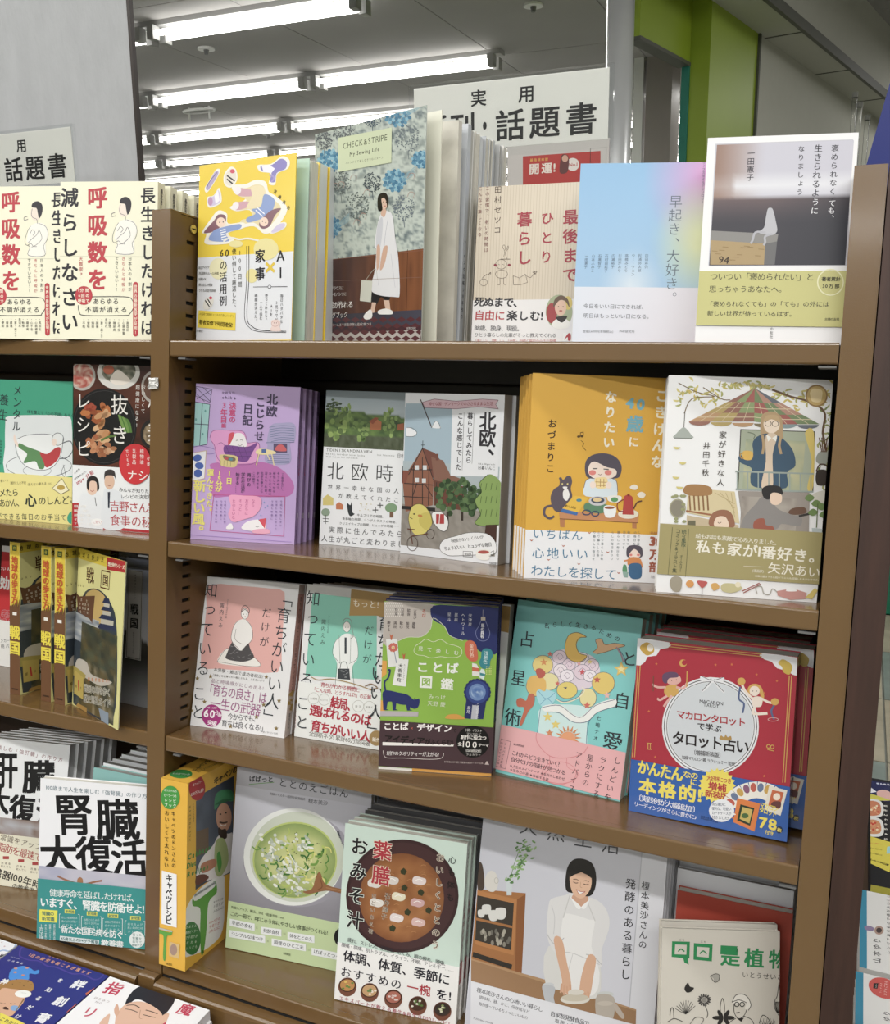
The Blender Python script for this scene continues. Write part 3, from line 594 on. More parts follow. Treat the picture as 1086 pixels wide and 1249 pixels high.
B.t('死ぬまで、', 92, 952, 380, 958, 62, '26242c', .025); B.t('自由に', 92, 1030, 272, 1034, 62, 'b8303c', .02); B.t('楽しむ!', 280, 1032, 495, 1036, 62, '26242c', .025)
B.t('88歳、独身、現役。', 92, 1106, 375, 1110, 36, '26242c', .012); B.t('ひとり暮らしの先輩がそっと教えてくれる', 92, 1146, 572, 1150, 27, '3c3a40'); B.t('「楽しい」「嬉しい」「元気」が続く毎日の小さな習慣', 88, 1180, 570, 1184, 24, 'c04848')
B.e(588, 1012, 78, 100, 'a5b08c'); B.e(545, 1020, 32, 60, 'a8383c'); B.e(640, 960, 26, 40, 'd8c060'); B.b([(545, 1090), (570, 1055), (620, 1050), (655, 1080), (630, 1108), (575, 1110)], 'efeeea'); B.b([(570, 1050), (605, 1075), (635, 1045), (625, 1035), (580, 1040)], '2c2522'); B.e(597, 985, 34, 50, 'e3bda6'); B.b([(555, 985), (562, 940), (600, 915), (640, 940), (648, 985), (625, 950), (590, 945)], '6a5140'); B.e(585, 982, 4, 3, '332a28'); B.e(612, 982, 4, 3, '332a28'); B.e(598, 1006, 10, 4, 'b0403c')
B.r(612, 1135, 660, 1182, 'f0f0f0'); B.b([(618, 1175), (640, 1140), (656, 1140), (656, 1178), (640, 1178), (638, 1160)], 'b8303c')
B.build('band_print', A.root)
behind(A, 3, .017, ['beige striped paperback right behind the one with the round portrait', 'beige striped paperback third in its row', 'beige striped paperback at the back of its row'])

# ---- pale blue to pink gradient book
K = (690, 150, 2.742)
A = book('paperback', 'pale paperback fading from sky blue to pink and yellow, with a thin black vertical title', pose(.471, .056, Z1, 13.1, 3.6, .3), .128, .187, .014, K, '93bfe6', 'd5d8e8', m='paper')
def sky(u, v):
    c = mixc('8fbfe8', 'a3c8ea', v); c = mixc(c, 'd99fd2', max(0, 1 - math.hypot((u - 1) * 2.0, (v - .1) * 1.6)) * 1.1); c = mixc(c, 'dfe3b4', max(0, 1 - math.hypot((u - .98) * 2.6, (v - .62) * 2.0)) * 1.2)
    return mixc(c, 'e6ecf4', max(0, 1 - math.hypot((u - .45) * 4, (v - 1) * 3)) * .8)
A.F(0, 0, 1, .672, 16, 16, sky)
A.F(0, .672, 1, .985, 12, 4, lambda u, v: mixc('dde3f0', 'e9e4ee', u))
A.v('早起き、大好き。', 370, 240, 352, 605, 46, '5b6878', -.008)
for i, t_ in enumerate(('内田彩仍', '松浦弥太郎', 'ウー・ウェン', '高橋みどり', '引田かおり', '広瀬裕子', '石村由起子', '石黒智子', '山本ふみこ', '一田憲子')): A.v(t_, 272 - 22.3 * i, 437 + i * .3, 270 - 22.5 * i, 437 + len(t_) * 12.6, 12, '52607a')
A.v('ライフスタイルアンソロジー', 463, 128, 458, 270, 11, '52607a')
A.t('今日をいい日にできれば、', 60, 612, 272, 616, 17, '59606c'); A.t('明日はもっといい日になる。', 60, 644, 290, 648, 17, '59606c'); A.t('定価:1,600円(本体税込)', 58, 697, 160, 698, 10, '59606c'); A.t('PHP研究所', 180, 697, 232, 698, 10, '59606c')
A.build('cover_print', A.root)
behind(A, 3, .016, ['pale blue and pink paperback second in its row', 'pale blue and pink paperback third in its row', 'pale blue and pink paperback at the back of its row'])

# ---- white book with the little seated figure
A = book('paperback', 'white paperback with a small pale figure seated on a box above an olive band', pose(.603, .008, Z1, 8.2, 3.6), .130, .189, .016, K, 'f0f0f3', 'eeeef2', band=(.265, 'c9c57c', .085), bandside='c9c57c')
A.p([(502, 70), (962, 55), (950, 256), (948, 478), (478, 478), (492, 256)], 'c5c4cf')
def bok(u, v):
    if v < .44: return mixc(mixc('9a7a6c', 'c9c8d6', u * 3 - .05), 'e3e4ec', max(0, 1 - abs(v - .34) * 9) * (1 if u > .15 else .3))
    return mixc(mixc('6e5b5e', '3c3a44', (v - .44) * 5), '2a2d38', max(0, u - .4))
A.f(494, 66, 950, 476, 24, 26, bok)
A.p([(488, 360), (712, 372), (706, 408), (486, 392)], '8c8a88'); A.p([(486, 392), (668, 404), (664, 474), (484, 474)], 'b09668'); A.p([(668, 404), (708, 396), (700, 474), (664, 474)], '6c6c6e')
for k in range(14): x = 490 + k * 12; y = 398 + random.random() * 60; A.l([(x, y), (x + 18, y + 1)], 2, '8f7444')
A.t('94', 512, 457, 548, 460, 34, '3a2a1c', .01)
A.b([(676, 290), (684, 284), (694, 290), (704, 330), (708, 362), (690, 376), (668, 372), (645, 366), (664, 350), (670, 320)], 'bcbcc4'); A.c([(668, 366), (636, 366), (626, 392), (620, 402)], 7, 'b4b4bd'); A.c([(690, 372), (668, 380), (668, 398), (664, 408)], 7, 'b4b4bd')
A.v('褒められなくても、', 903, 70, 888, 330, 24, '2c2c38', .01); A.v('生きられるように', 847, 70, 832, 308, 27, '2c2c38', .01); A.v('なりましょう', 790, 72, 783, 245, 22, '2c2c38', .01)
A.v('ても、', 893, 256, 887, 330, 24, 'e8e8ee', .012); A.v('うに', 838, 250, 832, 308, 25, 'e8e8ee', .012)
A.v('一田憲子', 622, 88, 617, 195, 25, '2c2c38'); A.v('の友社', 690, 682, 688, 722, 12, '555555')
A.build('cover_print', A.root)
B = band_art(A)
B.t('ついつい「褒められたい」と', 484, 514, 832, 516, 27, '4a4830'); B.t('思っちゃうあなたへ。', 480, 556, 740, 557, 25, '4a4830'); B.t('「褒められなくても」の「ても」の外には', 472, 606, 882, 607, 20, '4a4830', .008); B.t('新しい世界が待っているはず。', 474, 637, 770, 640, 20, '4a4830', .008)
B.o_(886, 534, 43, 43, 4, 'e8e6b8'); B.t('著者累計', 856, 523, 920, 523, 15, '33321f', .02); B.t('30万部', 858, 547, 918, 547, 15, '33321f', .02); B.t('主婦の友社', 866, 657, 916, 657, 10, '33321f')
B.build('band_print', A.root)
behind(A, 4, .0175, ['white paperback right behind the one with the seated figure', 'white paperback third in the row by the right upright', 'white paperback fourth in the row by the right upright', 'white paperback last in the row by the right upright'])

# ================================================================ SECOND SHELF
K = (210, 440, 4.805)
PU = 'c3a6dc'; DK = '3d2f55'; PK = 'd0407e'; YL = 'e9dd6a'
A = book('paperback', 'lilac comic-essay paperback showing someone wrapped in a purple blanket on a pink armchair', pose(.009, .032, Z2, 17.3, 3.4), .130, .190, .013, K, PU, 'a887c6', group='lilac paperbacks on the second shelf')
A.b([(240, 600), (420, 590), (560, 600), (660, 650), (715, 730), (690, 790), (600, 800), (350, 795), (235, 790), (225, 640)], 'c06bb4')
A.p([(140, 150), (235, 165), (222, 245), (138, 205)], 'b6a2d6')
for a, b in (((145, 160), (225, 240)), ((230, 170), (145, 225)), ((180, 155), (225, 200)), ((145, 195), (190, 240))): A.l([a, b], 3, DK)
A.l([(142, 150), (235, 167), (222, 245), (138, 208)], 3, DK, True)
A.p([(133, 240), (222, 255), (205, 490), (122, 500)], '9ed0cf'); A.l([(133, 242), (222, 256), (205, 490), (120, 505)], 4, DK, True); A.l([(178, 250), (162, 495)], 4, DK); A.l([(128, 370), (212, 375)], 4, DK)
for x, y in ((195, 295), (180, 430), (140, 345)): A.e(x, y, 5, 8, '5e9e9c')
A.c([(120, 505), (170, 500), (250, 520), (240, 545), (150, 545)], 4, '9279bd')
A.p([(120, 540), (200, 525), (190, 690), (115, 705)], 'e7e7ee'); A.l([(120, 540), (200, 527), (190, 690), (115, 705)], 3, 'c2a05c', True)
A.e(148, 570, 26, 20, '3f5fb0', -15); A.e(160, 615, 26, 20, '3f5fb0', 10); A.e(152, 660, 24, 24, '3f5fb0', -15)
A.b([(222, 450), (235, 415), (280, 405), (340, 408), (410, 412), (435, 440), (440, 480), (500, 480), (512, 510), (505, 570), (470, 600), (280, 600), (258, 560), (245, 500)], 'e49bd2'); A.c([(222, 452), (235, 415), (280, 405), (340, 408), (410, 412), (432, 440), (440, 480), (500, 478), (514, 510), (506, 570), (470, 605), (390, 610)], 3, '8d4a8e'); A.c([(230, 470), (250, 500), (262, 560), (285, 595)], 3, '8d4a8e'); A.c([(265, 490), (290, 480), (310, 500)], 3, '8d4a8e')
A.b([(335, 495), (342, 455), (375, 425), (415, 430), (435, 470), (430, 505)], 'f1ecf0'); A.b([(328, 490), (335, 430), (365, 422), (355, 460), (338, 490)], 'd8455a'); A.c([(375, 470), (382, 465), (388, 472)], 2.5, '555544'); 
A.c([(400, 465), (408, 462), (414, 468)], 2.5, '555555'); A.c([(385, 490), (398, 498), (412, 490)], 2.5, '555555')
A.b([(305, 500), (340, 495), (440, 505), (500, 480), (470, 540), (440, 590), (380, 585), (310, 545)], '7b3f95')
for k in range(4): A.l([(318 + 34 * k, 500), (345 + 34 * k, 575)], 2.5, '5a2a75')
for k in range(3): A.l([(310, 515 + 22 * k), (470, 505 + 28 * k)], 2.5, '5a2a75')
A.b([(285, 550), (380, 560), (382, 605), (360, 625), (290, 615), (280, 580)], 'dcc884'); A.b([(300, 555), (330, 560), (370, 570), (365, 590), (310, 580)], '7a6b55'); A.e(318, 572, 12, 9, 'c04a52'); A.e(345, 578, 12, 8, '4f8a9a')
for k in range(5): A.l([(285 + 20 * k, 585), (283 + 20 * k, 620)], 2, '8a7640')
A.b([(555, 480), (580, 380), (640, 365), (718, 372), (720, 470), (690, 480), (690, 600), (550, 595), (560, 500)], 'a9a2cc')
for k in range(7): A.c([(570 + k * 2, 390 + k * 14), (640, 380 + k * 14), (716, 385 + k * 14)], 2.5, '58668e')
A.r(595, 485, 675, 540, '5a4a6e'); A.b([(605, 525), (620, 495), (645, 492), (665, 510), (668, 530)], 'd35a62'); A.l([(552, 480), (716, 478)], 3, '58668e')
for k in range(5): A.l([(560, 548 + 12 * k), (688, 552 + 12 * k)], 2.5, '58668e')
A.b([(495, 525), (530, 515), (600, 530), (605, 545), (540, 552), (495, 545)], 'ecd9a2'); A.r(525, 518, 552, 540, '4c6aa6'); A.l([(510, 545), (495, 610)], 6, 'ecd9a2'); A.l([(560, 552), (572, 580)], 6, 'ecd9a2'); A.l([(585, 548), (598, 612)], 6, 'ecd9a2'); A.l([(505, 545), (490, 612)], 2, '7a6a40')
A.v('北欧', 590, 192, 582, 330, 68, DK, .025); A.v('こじらせ', 520, 208, 510, 475, 62, DK, .025); A.v('日記', 448, 248, 440, 382, 64, DK, .025)
A.v('決意の', 356, 243, 352, 365, 42, PK, .025); A.v('3年目', 306, 240, 302, 365, 42, PK, .025); A.v('編', 303, 365, 303, 395, 28, PK, .02)
A.t('北欧在住', 290, 188, 370, 188, 17, DK); A.t('chika', 290, 215, 378, 218, 26, DK, .0)
A.v('1日', 338, 640, 334, 725, 40, YL, .03); A.v('15分が', 280, 642, 272, 768, 44, YL, .03); A.v('運んできた。', 226, 632, 216, 905, 44, YL, .03); A.v('新しい風。', 165, 700, 152, 1025, 78, YL, .03)
A.v('再びの', 452, 655, 450, 740, 26, DK, .01); A.v('学生生活が', 418, 655, 414, 775, 26, DK, .01); A.v('始まる……', 385, 655, 382, 775, 26, DK, .01)
for i, (t_, ln) in enumerate((('「3年住んだし、', 120), ('そう決めて', 105), ('移住してから', 125), ('あっという間に', 140), ('迎えた3年目。', 140), ('北欧の暮らしも', 125), ('学び直せる', 100), ('この国で。', 90))): A.v(t_, 648 - 24 * i, 650, 645 - 24 * i, 650 + ln, 17, '4a3a6e')
A.l([(245, 785), (662, 795), (655, 1028), (222, 995)], 3, 'c94b8c', True)
A.b([(335, 790), (420, 790), (515, 800), (520, 860), (480, 910), (420, 930), (360, 945), (330, 900), (345, 850)], 'ee9fc4')
for i, t_ in enumerate(('なら', '友だちに', 'そっと…', 'たのしいな')): A.v(t_, 478 - 38 * i, 810, 474 - 38 * i, 810 + 24 * len(t_), 22, 'b03a7a')
A.b([(410, 985), (430, 950), (480, 932), (540, 935), (548, 985), (500, 1000)], 'f1ecf0'); A.p([(505, 930), (552, 922), (545, 985)], 'd8455a'); A.b([(480, 990), (560, 985), (570, 1012), (480, 1010)], 'eba6c2'); A.b([(318, 985), (330, 960), (350, 955), (358, 985)], 'f1ecf0'); A.c([(490, 970), (500, 975), (510, 970)], 2.5, '555555')
for x, y in ((540, 830), (560, 850), (545, 860), (520, 905), (510, 930)): A.e(x, y, 3, 4, '7aa0d0')
for i, (x, n) in enumerate(((640, 8), (612, 9), (588, 6), (312, 7), (290, 6), (262, 7))): A.v('今週も無事に歩けた気がする'[:n], x, 815, x - 4, 815 + n * 20, 14, '7a5fa0')
A.l([(110, 1020), (700, 1062)], 2.5, 'a183c8')
A.build('cover_print', A.root)
sA = side_art(A); vfrac(sA, '北欧こじらせ日記', .5, .10, .36, .033, DK, .02); vfrac(sA, '決意の3年目編', .5, .38, .56, .024, PK, .01); vfrac(sA, 'chika', .5, .64, .76, .024, DK); vfrac(sA, '文藝社', .5, .88, .95, .02, DK); sA.R(.3, .80, .7, .835, 'e8dff0'); sA.build('spine_print', A.root)
behind(A, 3, .0165, ['lilac paperback directly behind the one with the pink armchair', 'lilac paperback third in its row, only the spine showing', 'lilac paperback last in its row, beside the lakeside book'], dx=.003)

K = (370, 440, 3.745)
A = book('paperback', 'white paperback with a lakeside photo above thin black lettering and tiny house drawings', pose(.151, .099, Z2, 2.9, 2.5), .13, .188, .014, K, 'eceef2', 'e4e6ea')
def lake(u, v):
    if v < .35 + .05 * nz(u * 6, 0, 1): return mixc('8fa0ab', 'b9c6cd', v * 2.2 + .2 * nz(u * 3, v * 9))
    t = nz(u * 22, v * 22, 3)
    if v < .78:
        top = .30 + .16 * math.sin(u * 9 + .5) * nz(u * 5, 0)
        return mixc('6b8a3a', '2f4a22', t) if v > top else mixc('9fb0b8', 'c3ccd0', v)
    return mixc('3b4526', '59624a', nz(u * 40, v * 12, 2))
A.F(0, 0, 1, .365, 40, 24, lake)
for cx, cy, rx, ry, c_ in ((138, 205, 35, 28, '3a5030'), (150, 290, 50, 70, '7c9a44'), (200, 260, 28, 60, '6e8f3e'), (265, 320, 42, 50, '6d8d42'), (395, 280, 32, 62, '80a050')): 
    for k in range(26):
        a = random.uniform(0, 6.28); q = math.sqrt(random.random()); A.e(cx + rx * q * math.cos(a), cy + ry * q * math.sin(a), rx * .24, ry * .2, mixc(c_, '263a1c' if k % 2 else 'a9bd6c', random.random() * .5), n=7)
A.p([(305, 275), (330, 262), (358, 280), (355, 318), (305, 315)], 'c07040'); A.p([(300, 277), (330, 258), (345, 262), (318, 290)], '9a4a28'); A.p([(432, 290), (460, 285), (460, 318), (430, 318)], 'b46238')
A.t('TIDEN I SKANDINAVIEN', 105, 407, 316, 416, 18, '5a5a55', .01); A.t('de tog, nordbor lever lycka', 103, 424, 282, 434, 12, '666660'); A.t('mais nutem her haft dem', 103, 437, 250, 445, 11, '666660'); A.t('Inez Yamamoto', 338, 430, 418, 434, 10, '666660'); A.t('日本', 430, 434, 460, 436, 22, '444444')
A.t('北欧時間', 92, 500, 545, 522, 88, '2c2c30', -.008); A.t('世界一幸せな国の人', 105, 575, 445, 596, 26, '3c3c40'); A.t('が教えてくれたこと', 155, 615, 480, 640, 26, '3c3c40')
A.p([(90, 628), (112, 610), (138, 628), (138, 660), (90, 660)], 'd8c670'); A.p([(150, 655), (165, 645), (182, 658), (182, 680), (150, 678)], 'c9764a'); A.b([(200, 650), (215, 660), (222, 645), (225, 690), (235, 700), (215, 710), (205, 690)], '2d3338'); A.e(103, 692, 20, 18, '8ba08a'); A.l([(103, 705), (102, 745)], 3, '555555'); A.l([(90, 720), (116, 722)], 3, '444444'); A.l([(92, 735), (114, 735)], 3, '444444')
A.e(402, 672, 28, 22, '7fa07a'); A.r(395, 690, 412, 716, '7d5a42')
for x, y in ((330, 682), (352, 660)): A.l([(x - 12, y), (x + 12, y)], 4, '444444'); A.l([(x, y - 12), (x, y + 12)], 4, '444444')
for k in range(14): A.e(255 + random.random() * 60, 652 + random.random() * 34, 3, 2, 'c6b98a', n=6)
A.t('キルプリアの時間、', 245, 704, 375, 713, 15, '555555'); A.t('食事軸の時間、シングルタスクの時間、', 178, 720, 435, 738, 14, '555555'); A.t('クリエイティブの時間、ヒュッゲの時間──', 165, 742, 440, 758, 14, '555555')
A.t('実際に住んでみたら、', 112, 770, 500, 796, 32, '4a4a4e'); A.t('人生が丸ごと変わりました', 80, 810, 500, 842, 32, '4a4a4e')
A.build('cover_print', A.root)
behind(A, 3, .0155, ['white lakeside paperback second in its row', 'white lakeside paperback third in its row', 'white lakeside paperback at the back of its row'])

A = book('paperback', 'white paperback with a half timbered house and a round yellow bird on a bicycle', pose(.266, .091, Z2, -8.3, -.3), .13, .187, .019, K, 'e9ebf0', 'b8ada0', pages='pages')
A.r(468, 195, 680, 560, 'a9bfcd') ; A.p([(466, 210), (680, 212), (675, 525), (460, 520)], 'a6bdcc')
A.F(0, .42, .98, .86, 10, 8, lambda u, v: mixc('b0c0c8', 'a8a49c', v))
A.F(.0, .69, .97, .95, 30, 12, lambda u, v: mixc('a09a92', '8a847c', nz(u * 60, v * 30)))
A.R(0, .955, 1, 1, 'e9ebf0')
A.p([(545, 398), (600, 420), (640, 470), (668, 530), (585, 535)], '7a4a3e'); A.p([(585, 440), (640, 455), (672, 520), (735, 545), (755, 570), (600, 560)], '8c6252')
A.p([(545, 398), (595, 540), (592, 660), (468, 690), (455, 560), (482, 500)], '94604a'); A.p([(453, 500), (485, 502), (470, 560), (452, 560)], '8c5040')
for a, b in (((545, 400), (482, 520)), ((545, 400), (596, 545)), ((482, 498), (588, 498)), ((462, 560), (595, 568)), ((458, 620), (592, 628)), ((505, 480), (498, 690)), ((545, 440), (545, 680)), ((575, 500), (572, 660)), ((520, 560), (500, 620)), ((560, 568), (590, 620))): A.l([a, b], 4, '2e2a2c')
for x, y in ((520, 488), (556, 488), (520, 545), (552, 548)): A.r(x - 9, y - 10, x + 9, y + 10, 'd9dde0')
A.p([(595, 545), (740, 575), (760, 690), (595, 660)], '6f4334')
for k in range(5): A.l([(610 + 30 * k, 556 + 6 * k), (606 + 30 * k, 660)], 3, '2e2a2c')
A.r(606, 425, 618, 455, '7a4a3e'); A.l([(547, 365), (546, 400)], 3, '333333'); A.l([(540, 385), (554, 385)], 3, '333333'); A.l([(453, 670), (600, 680)], 16, '2c2a2a')
for cx, cy, rx, ry in ((665, 620, 60, 80), (730, 610, 60, 70), (780, 640, 50, 60)):
    for k in range(40):
        a = random.uniform(0, 6.28); q = math.sqrt(random.random()); A.e(cx + rx * q * math.cos(a), cy + ry * q * math.sin(a), 13, 14, mixc('3e5a38', '6d8a54' if k % 3 else '26381f', random.random() * .7), n=7)
A.r(655, 690, 665, 735, '3c3028'); A.r(722, 690, 732, 730, '3c3028')
A.p([(682, 212), (905, 222), (890, 530), (673, 525)], 'e9ebf0')
A.b([(845, 520), (880, 530), (908, 570), (905, 640), (925, 700), (898, 750), (820, 755), (785, 740), (810, 700), (785, 640), (815, 600), (805, 560)], '8ba85a'); A.c([(845, 520), (805, 560), (815, 600), (785, 640), (810, 700), (785, 740), (820, 755), (898, 750)], 3, '3a4a26')
for k in range(12): A.l([(815 + (k % 4) * 24, 560 + (k // 4) * 60), (810 + (k % 4) * 24, 590 + (k // 4) * 60)], 3, '4c6630')
A.p([(835, 750), (885, 748), (882, 830), (830, 790)], '4c2f28')
A.l([(537, 178), (588, 305)], 5, '4a3a38'); A.p([(545, 190), (600, 175), (700, 185), (820, 175), (892, 180), (880, 200), (892, 220), (800, 210), (700, 220), (560, 215)], 'dcb9c4'); A.l([(545, 190), (600, 175), (700, 185), (820, 175), (892, 180), (880, 200), (892, 220), (800, 210), (700, 220), (555, 214)], 2, '7a4a58', True)
A.t('幸せな国・デンマークでのささるままな生活', 575, 197, 868, 196, 18, 'a03848', .01); A.b([(588, 305), (598, 285), (610, 275), (622, 290), (628, 308)], 'e8eaee'); A.c([(588, 305), (598, 285), (610, 275), (622, 290), (628, 308)], 2, '555555')
A.b([(470, 330), (475, 305), (500, 312), (520, 330), (505, 345), (475, 345)], 'eef0f4'); A.c([(475, 305), (500, 308), (520, 328), (505, 345), (470, 345)], 2, '666666')
A.v('北欧、', 845, 235, 838, 470, 88, '2c2a30', .02); A.v('暮らしてみたら', 765, 235, 755, 470, 31, '3a383e', .015); A.v('こんな感じでした', 720, 235, 710, 502, 31, '3a383e', .015)
A.l([(782, 240), (772, 470)], 1.5, '555555'); A.l([(736, 236), (727, 500)], 1.5, '555555'); A.t('Inko Higurashi', 800, 470, 878, 474, 10, '444444'); A.t('日暮いんこ', 798, 488, 880, 492, 17, '444444')
A.b([(490, 760), (482, 715), (500, 665), (540, 655), (575, 690), (590, 740), (560, 785), (515, 795)], 'ded06a'); A.b([(540, 700), (580, 695), (590, 740), (565, 775), (530, 740)], 'cfc058'); A.c([(490, 765), (482, 715), (500, 665), (540, 655), (578, 690), (592, 745)], 2.5, '5a4e22'); A.l([(487, 715), (500, 722)], 3, '4a3a20'); A.e(508, 700, 5, 3, '332a18'); A.e(535, 708, 11, 6, 'c8823c', 10)
A.b([(590, 695), (630, 690), (660, 720), (662, 760), (640, 780), (600, 745)], 'efefef'); A.c([(590, 695), (630, 690), (660, 720), (662, 760), (640, 780), (600, 745)], 2.5, '444444', True); A.r(608, 700, 645, 745, 'b83a3c'); A.l([(625, 700), (622, 745)], 4, 'f0f0f0')
A.o_(500, 835, 24, 33, 3, '5a4a42'); A.o_(582, 792, 18, 22, 3, '5a4a42'); A.l([(490, 770), (500, 835)], 5, '6a3e2c'); A.l([(500, 800), (570, 790)], 4, '6a3e2c'); A.l([(478, 768), (512, 772)], 5, '6a3e2c')
A.b([(625, 860), (640, 820), (700, 800), (760, 785), (840, 790), (880, 830), (878, 880), (820, 885), (720, 890), (660, 888)], 'f0f1f4'); A.c([(625, 860), (640, 820), (700, 800), (760, 785), (840, 790), (880, 830), (878, 880), (820, 885), (720, 890), (660, 888)], 2, '555555', True)
A.t('「頑張らない」くらいが', 668, 825, 824, 803, 18, '333333', .01); A.t('ちょうどいい、ヒュッゲな毎日', 645, 858, 862, 838, 20, '333333', .015)
A.b([(790, 880), (800, 865), (845, 862), (858, 880), (845, 910), (800, 905)], 'f0eee8'); A.e(825, 874, 26, 8, 'b4554c'); A.c([(858, 875), (872, 868), (868, 888), (850, 892)], 2, '555555'); A.l([(732, 870), (775, 872), (775, 896), (732, 894)], 2, '444444', True); A.t('EINDER', 738, 883, 770, 884, 10, '333333', .02); A.t('大和出版', 850, 922, 884, 926, 14, '333333')
A.build('cover_print', A.root)
behind(A, 3, .021, ['white house-and-bird paperback directly behind the front copy', 'white house-and-bird paperback third in its row', 'white house-and-bird paperback at the back, beside the yellow comic book'], dx=.0035)

K = (620, 440, 4.162)
A = book('paperback', 'mustard yellow book with a woman eating toast at a table beside a cat', pose(.446, .009, Z2, 22.5, 1.5), .146, .208, .012, K, 'e0aa22', 'e0aa22', band=(.238, 'ececf1'), group='mustard-yellow comic books on the second shelf')
CW = 'f1ead6'
A.v('ごきげんな', 785, 135, 755, 555, 68, CW, .03); A.t('40', 592, 212, 700, 226, 74, '6fb0c4', .04); A.v('歳', 648, 272, 642, 368, 88, '6fb0c4', .03); A.v('に', 640, 385, 636, 438, 56, CW, .03); A.v('なりたい', 524, 145, 510, 452, 62, CW, .03)
A.v('おづまりこ', 226, 290, 212, 575, 46, '3b2618', .015)
A.e(358, 385, 8, 6, '5a4010'); A.e(375, 383, 8, 6, '5a4010'); A.l([(365, 385), (368, 365), (382, 362), (382, 383)], 3, '5a4010'); A.c([(370, 405), (385, 420), (378, 435), (395, 455)], 2.5, '5a4010')
A.p([(258, 765), (665, 775), (660, 822), (262, 800)], 'c98a5a'); A.p([(262, 800), (288, 803), (286, 845), (264, 843)], 'b97a4c'); A.p([(630, 820), (652, 822), (652, 852), (630, 850)], 'b97a4c'); A.l([(262, 802), (660, 823)], 3, '7a4a2c')
A.b([(262, 610), (258, 595), (270, 592), (280, 605), (300, 585), (318, 588), (325, 615), (318, 650), (325, 690), (300, 740), (285, 765), (235, 760), (215, 700), (230, 655), (258, 635)], '5d525e'); A.b([(285, 655), (300, 650), (312, 680), (300, 710), (282, 700), (278, 670)], 'eae6e6'); A.c([(225, 735), (190, 745), (184, 780), (210, 800), (232, 790)], 12, '5d525e'); A.e(275, 625, 4, 4, 'e0d080'); A.e(302, 625, 4, 4, 'e0d080'); A.b([(278, 640), (300, 640), (296, 652), (284, 652)], 'eae6e6')
A.b([(385, 640), (400, 605), (440, 592), (520, 595), (550, 610), (555, 665), (535, 690), (395, 688)], 'd7e3ec'); A.c([(385, 645), (398, 605), (440, 592)], 2.5, '555566'); A.c([(520, 595), (550, 612), (556, 665)], 2.5, '555566')
A.b([(392, 570), (395, 510), (430, 478), (490, 470), (545, 488), (575, 530), (570, 580), (540, 598), (420, 598)], '57505e'); A.b([(408, 570), (412, 530), (440, 512), (500, 540), (545, 552), (548, 580), (510, 600), (440, 598)], 'f2ded2')
A.e(428, 568, 18, 13, 'e2837c'); A.e(508, 568, 18, 13, 'e2837c'); A.l([(430, 548), (452, 548)], 5, '555555'); A.l([(486, 550), (510, 552)], 5, '555555'); A.c([(458, 575), (468, 580), (476, 574)], 2.5, '70403c')
A.b([(440, 600), (460, 592), (500, 595), (505, 640), (470, 650), (442, 640)], 'f0d89a')
for k in range(3): A.l([(450 + 18 * k, 600), (450 + 18 * k, 640)], 3, 'b5843e')
A.l([(444, 615), (502, 617)], 3, 'b5843e'); A.l([(444, 632), (500, 634)], 3, 'b5843e'); A.e(430, 630, 16, 18, 'f2ded2'); A.e(510, 632, 16, 18, 'f2ded2')
A.p([(335, 685), (410, 695), (355, 770), (275, 750)], 'e6b828'); A.p([(275, 750), (355, 770), (350, 785), (265, 768)], '3f6fb0'); A.e(360, 708, 14, 8, '4a8a9a'); A.t('食いしん坊な', 290, 735, 345, 748, 14, '3b2618', .02)
A.b([(400, 720), (500, 730), (510, 755), (470, 775), (390, 760)], '5c8a6a'); A.e(455, 712, 46, 24, 'c9c6cc'); A.e(455, 708, 34, 16, '4c5568'); A.e(452, 706, 22, 10, 'e2c790')
A.b([(505, 690), (540, 682), (575, 690), (570, 712), (545, 720), (510, 712)], 'e8e6e2'); A.e(540, 705, 18, 12, '5c9a60'); A.b([(488, 738), (545, 742), (540, 790), (495, 792)], 'eceff2'); A.e(515, 746, 26, 7, '9a5a3a'); A.o_(398, 770, 20, 12, 6, '3c4a6a'); A.o_(442, 776, 18, 12, 6, '3c4a6a')
A.e(610, 778, 52, 24, 'e6e0d0'); A.p([(588, 695), (632, 700), (640, 782), (580, 780)], 'b8403c'); A.b([(588, 695), (600, 682), (622, 684), (632, 700)], 'b8403c'); A.e(611, 682, 7, 6, '8e2b2a'); A.c([(585, 705), (555, 725), (560, 760), (585, 765)], 5, '8e2b2a'); A.c([(638, 750), (655, 720), (678, 712)], 7, '5a3a36')
A.b([(618, 640), (640, 628), (660, 640), (650, 655), (625, 652)], 'efe8dc'); A.b([(655, 680), (675, 665), (698, 678), (685, 698), (668, 695)], 'efe8dc')
A.build('cover_print', A.root)
B = band_art(A); BL = '3f7ba0'
B.t('いちばん', 120, 875, 382, 888, 58, BL, .0); B.t('心地いい', 115, 972, 412, 982, 62, BL, .0); B.t('わたしを探して', 115, 1062, 552, 1085, 62, BL, .0)
for x, y in ((412, 872), (280, 938), (205, 1008), (358, 1030), (505, 970), (118, 910), (560, 1075)): B.b([(x - 8, y - 4), (x, y + 6), (x + 9, y - 3), (x, y)], 'b86a50')
for i, (x, n) in enumerate(((480, 8), (460, 7), (438, 8), (560, 8), (530, 8), (665, 4), (645, 4), (612, 4), (590, 5))): B.v('ひとり暮らしの毎日をつづる日々絵日記'[i:i + n], x, 862, x - 6, 862 + n * 19, 15, '55666e')
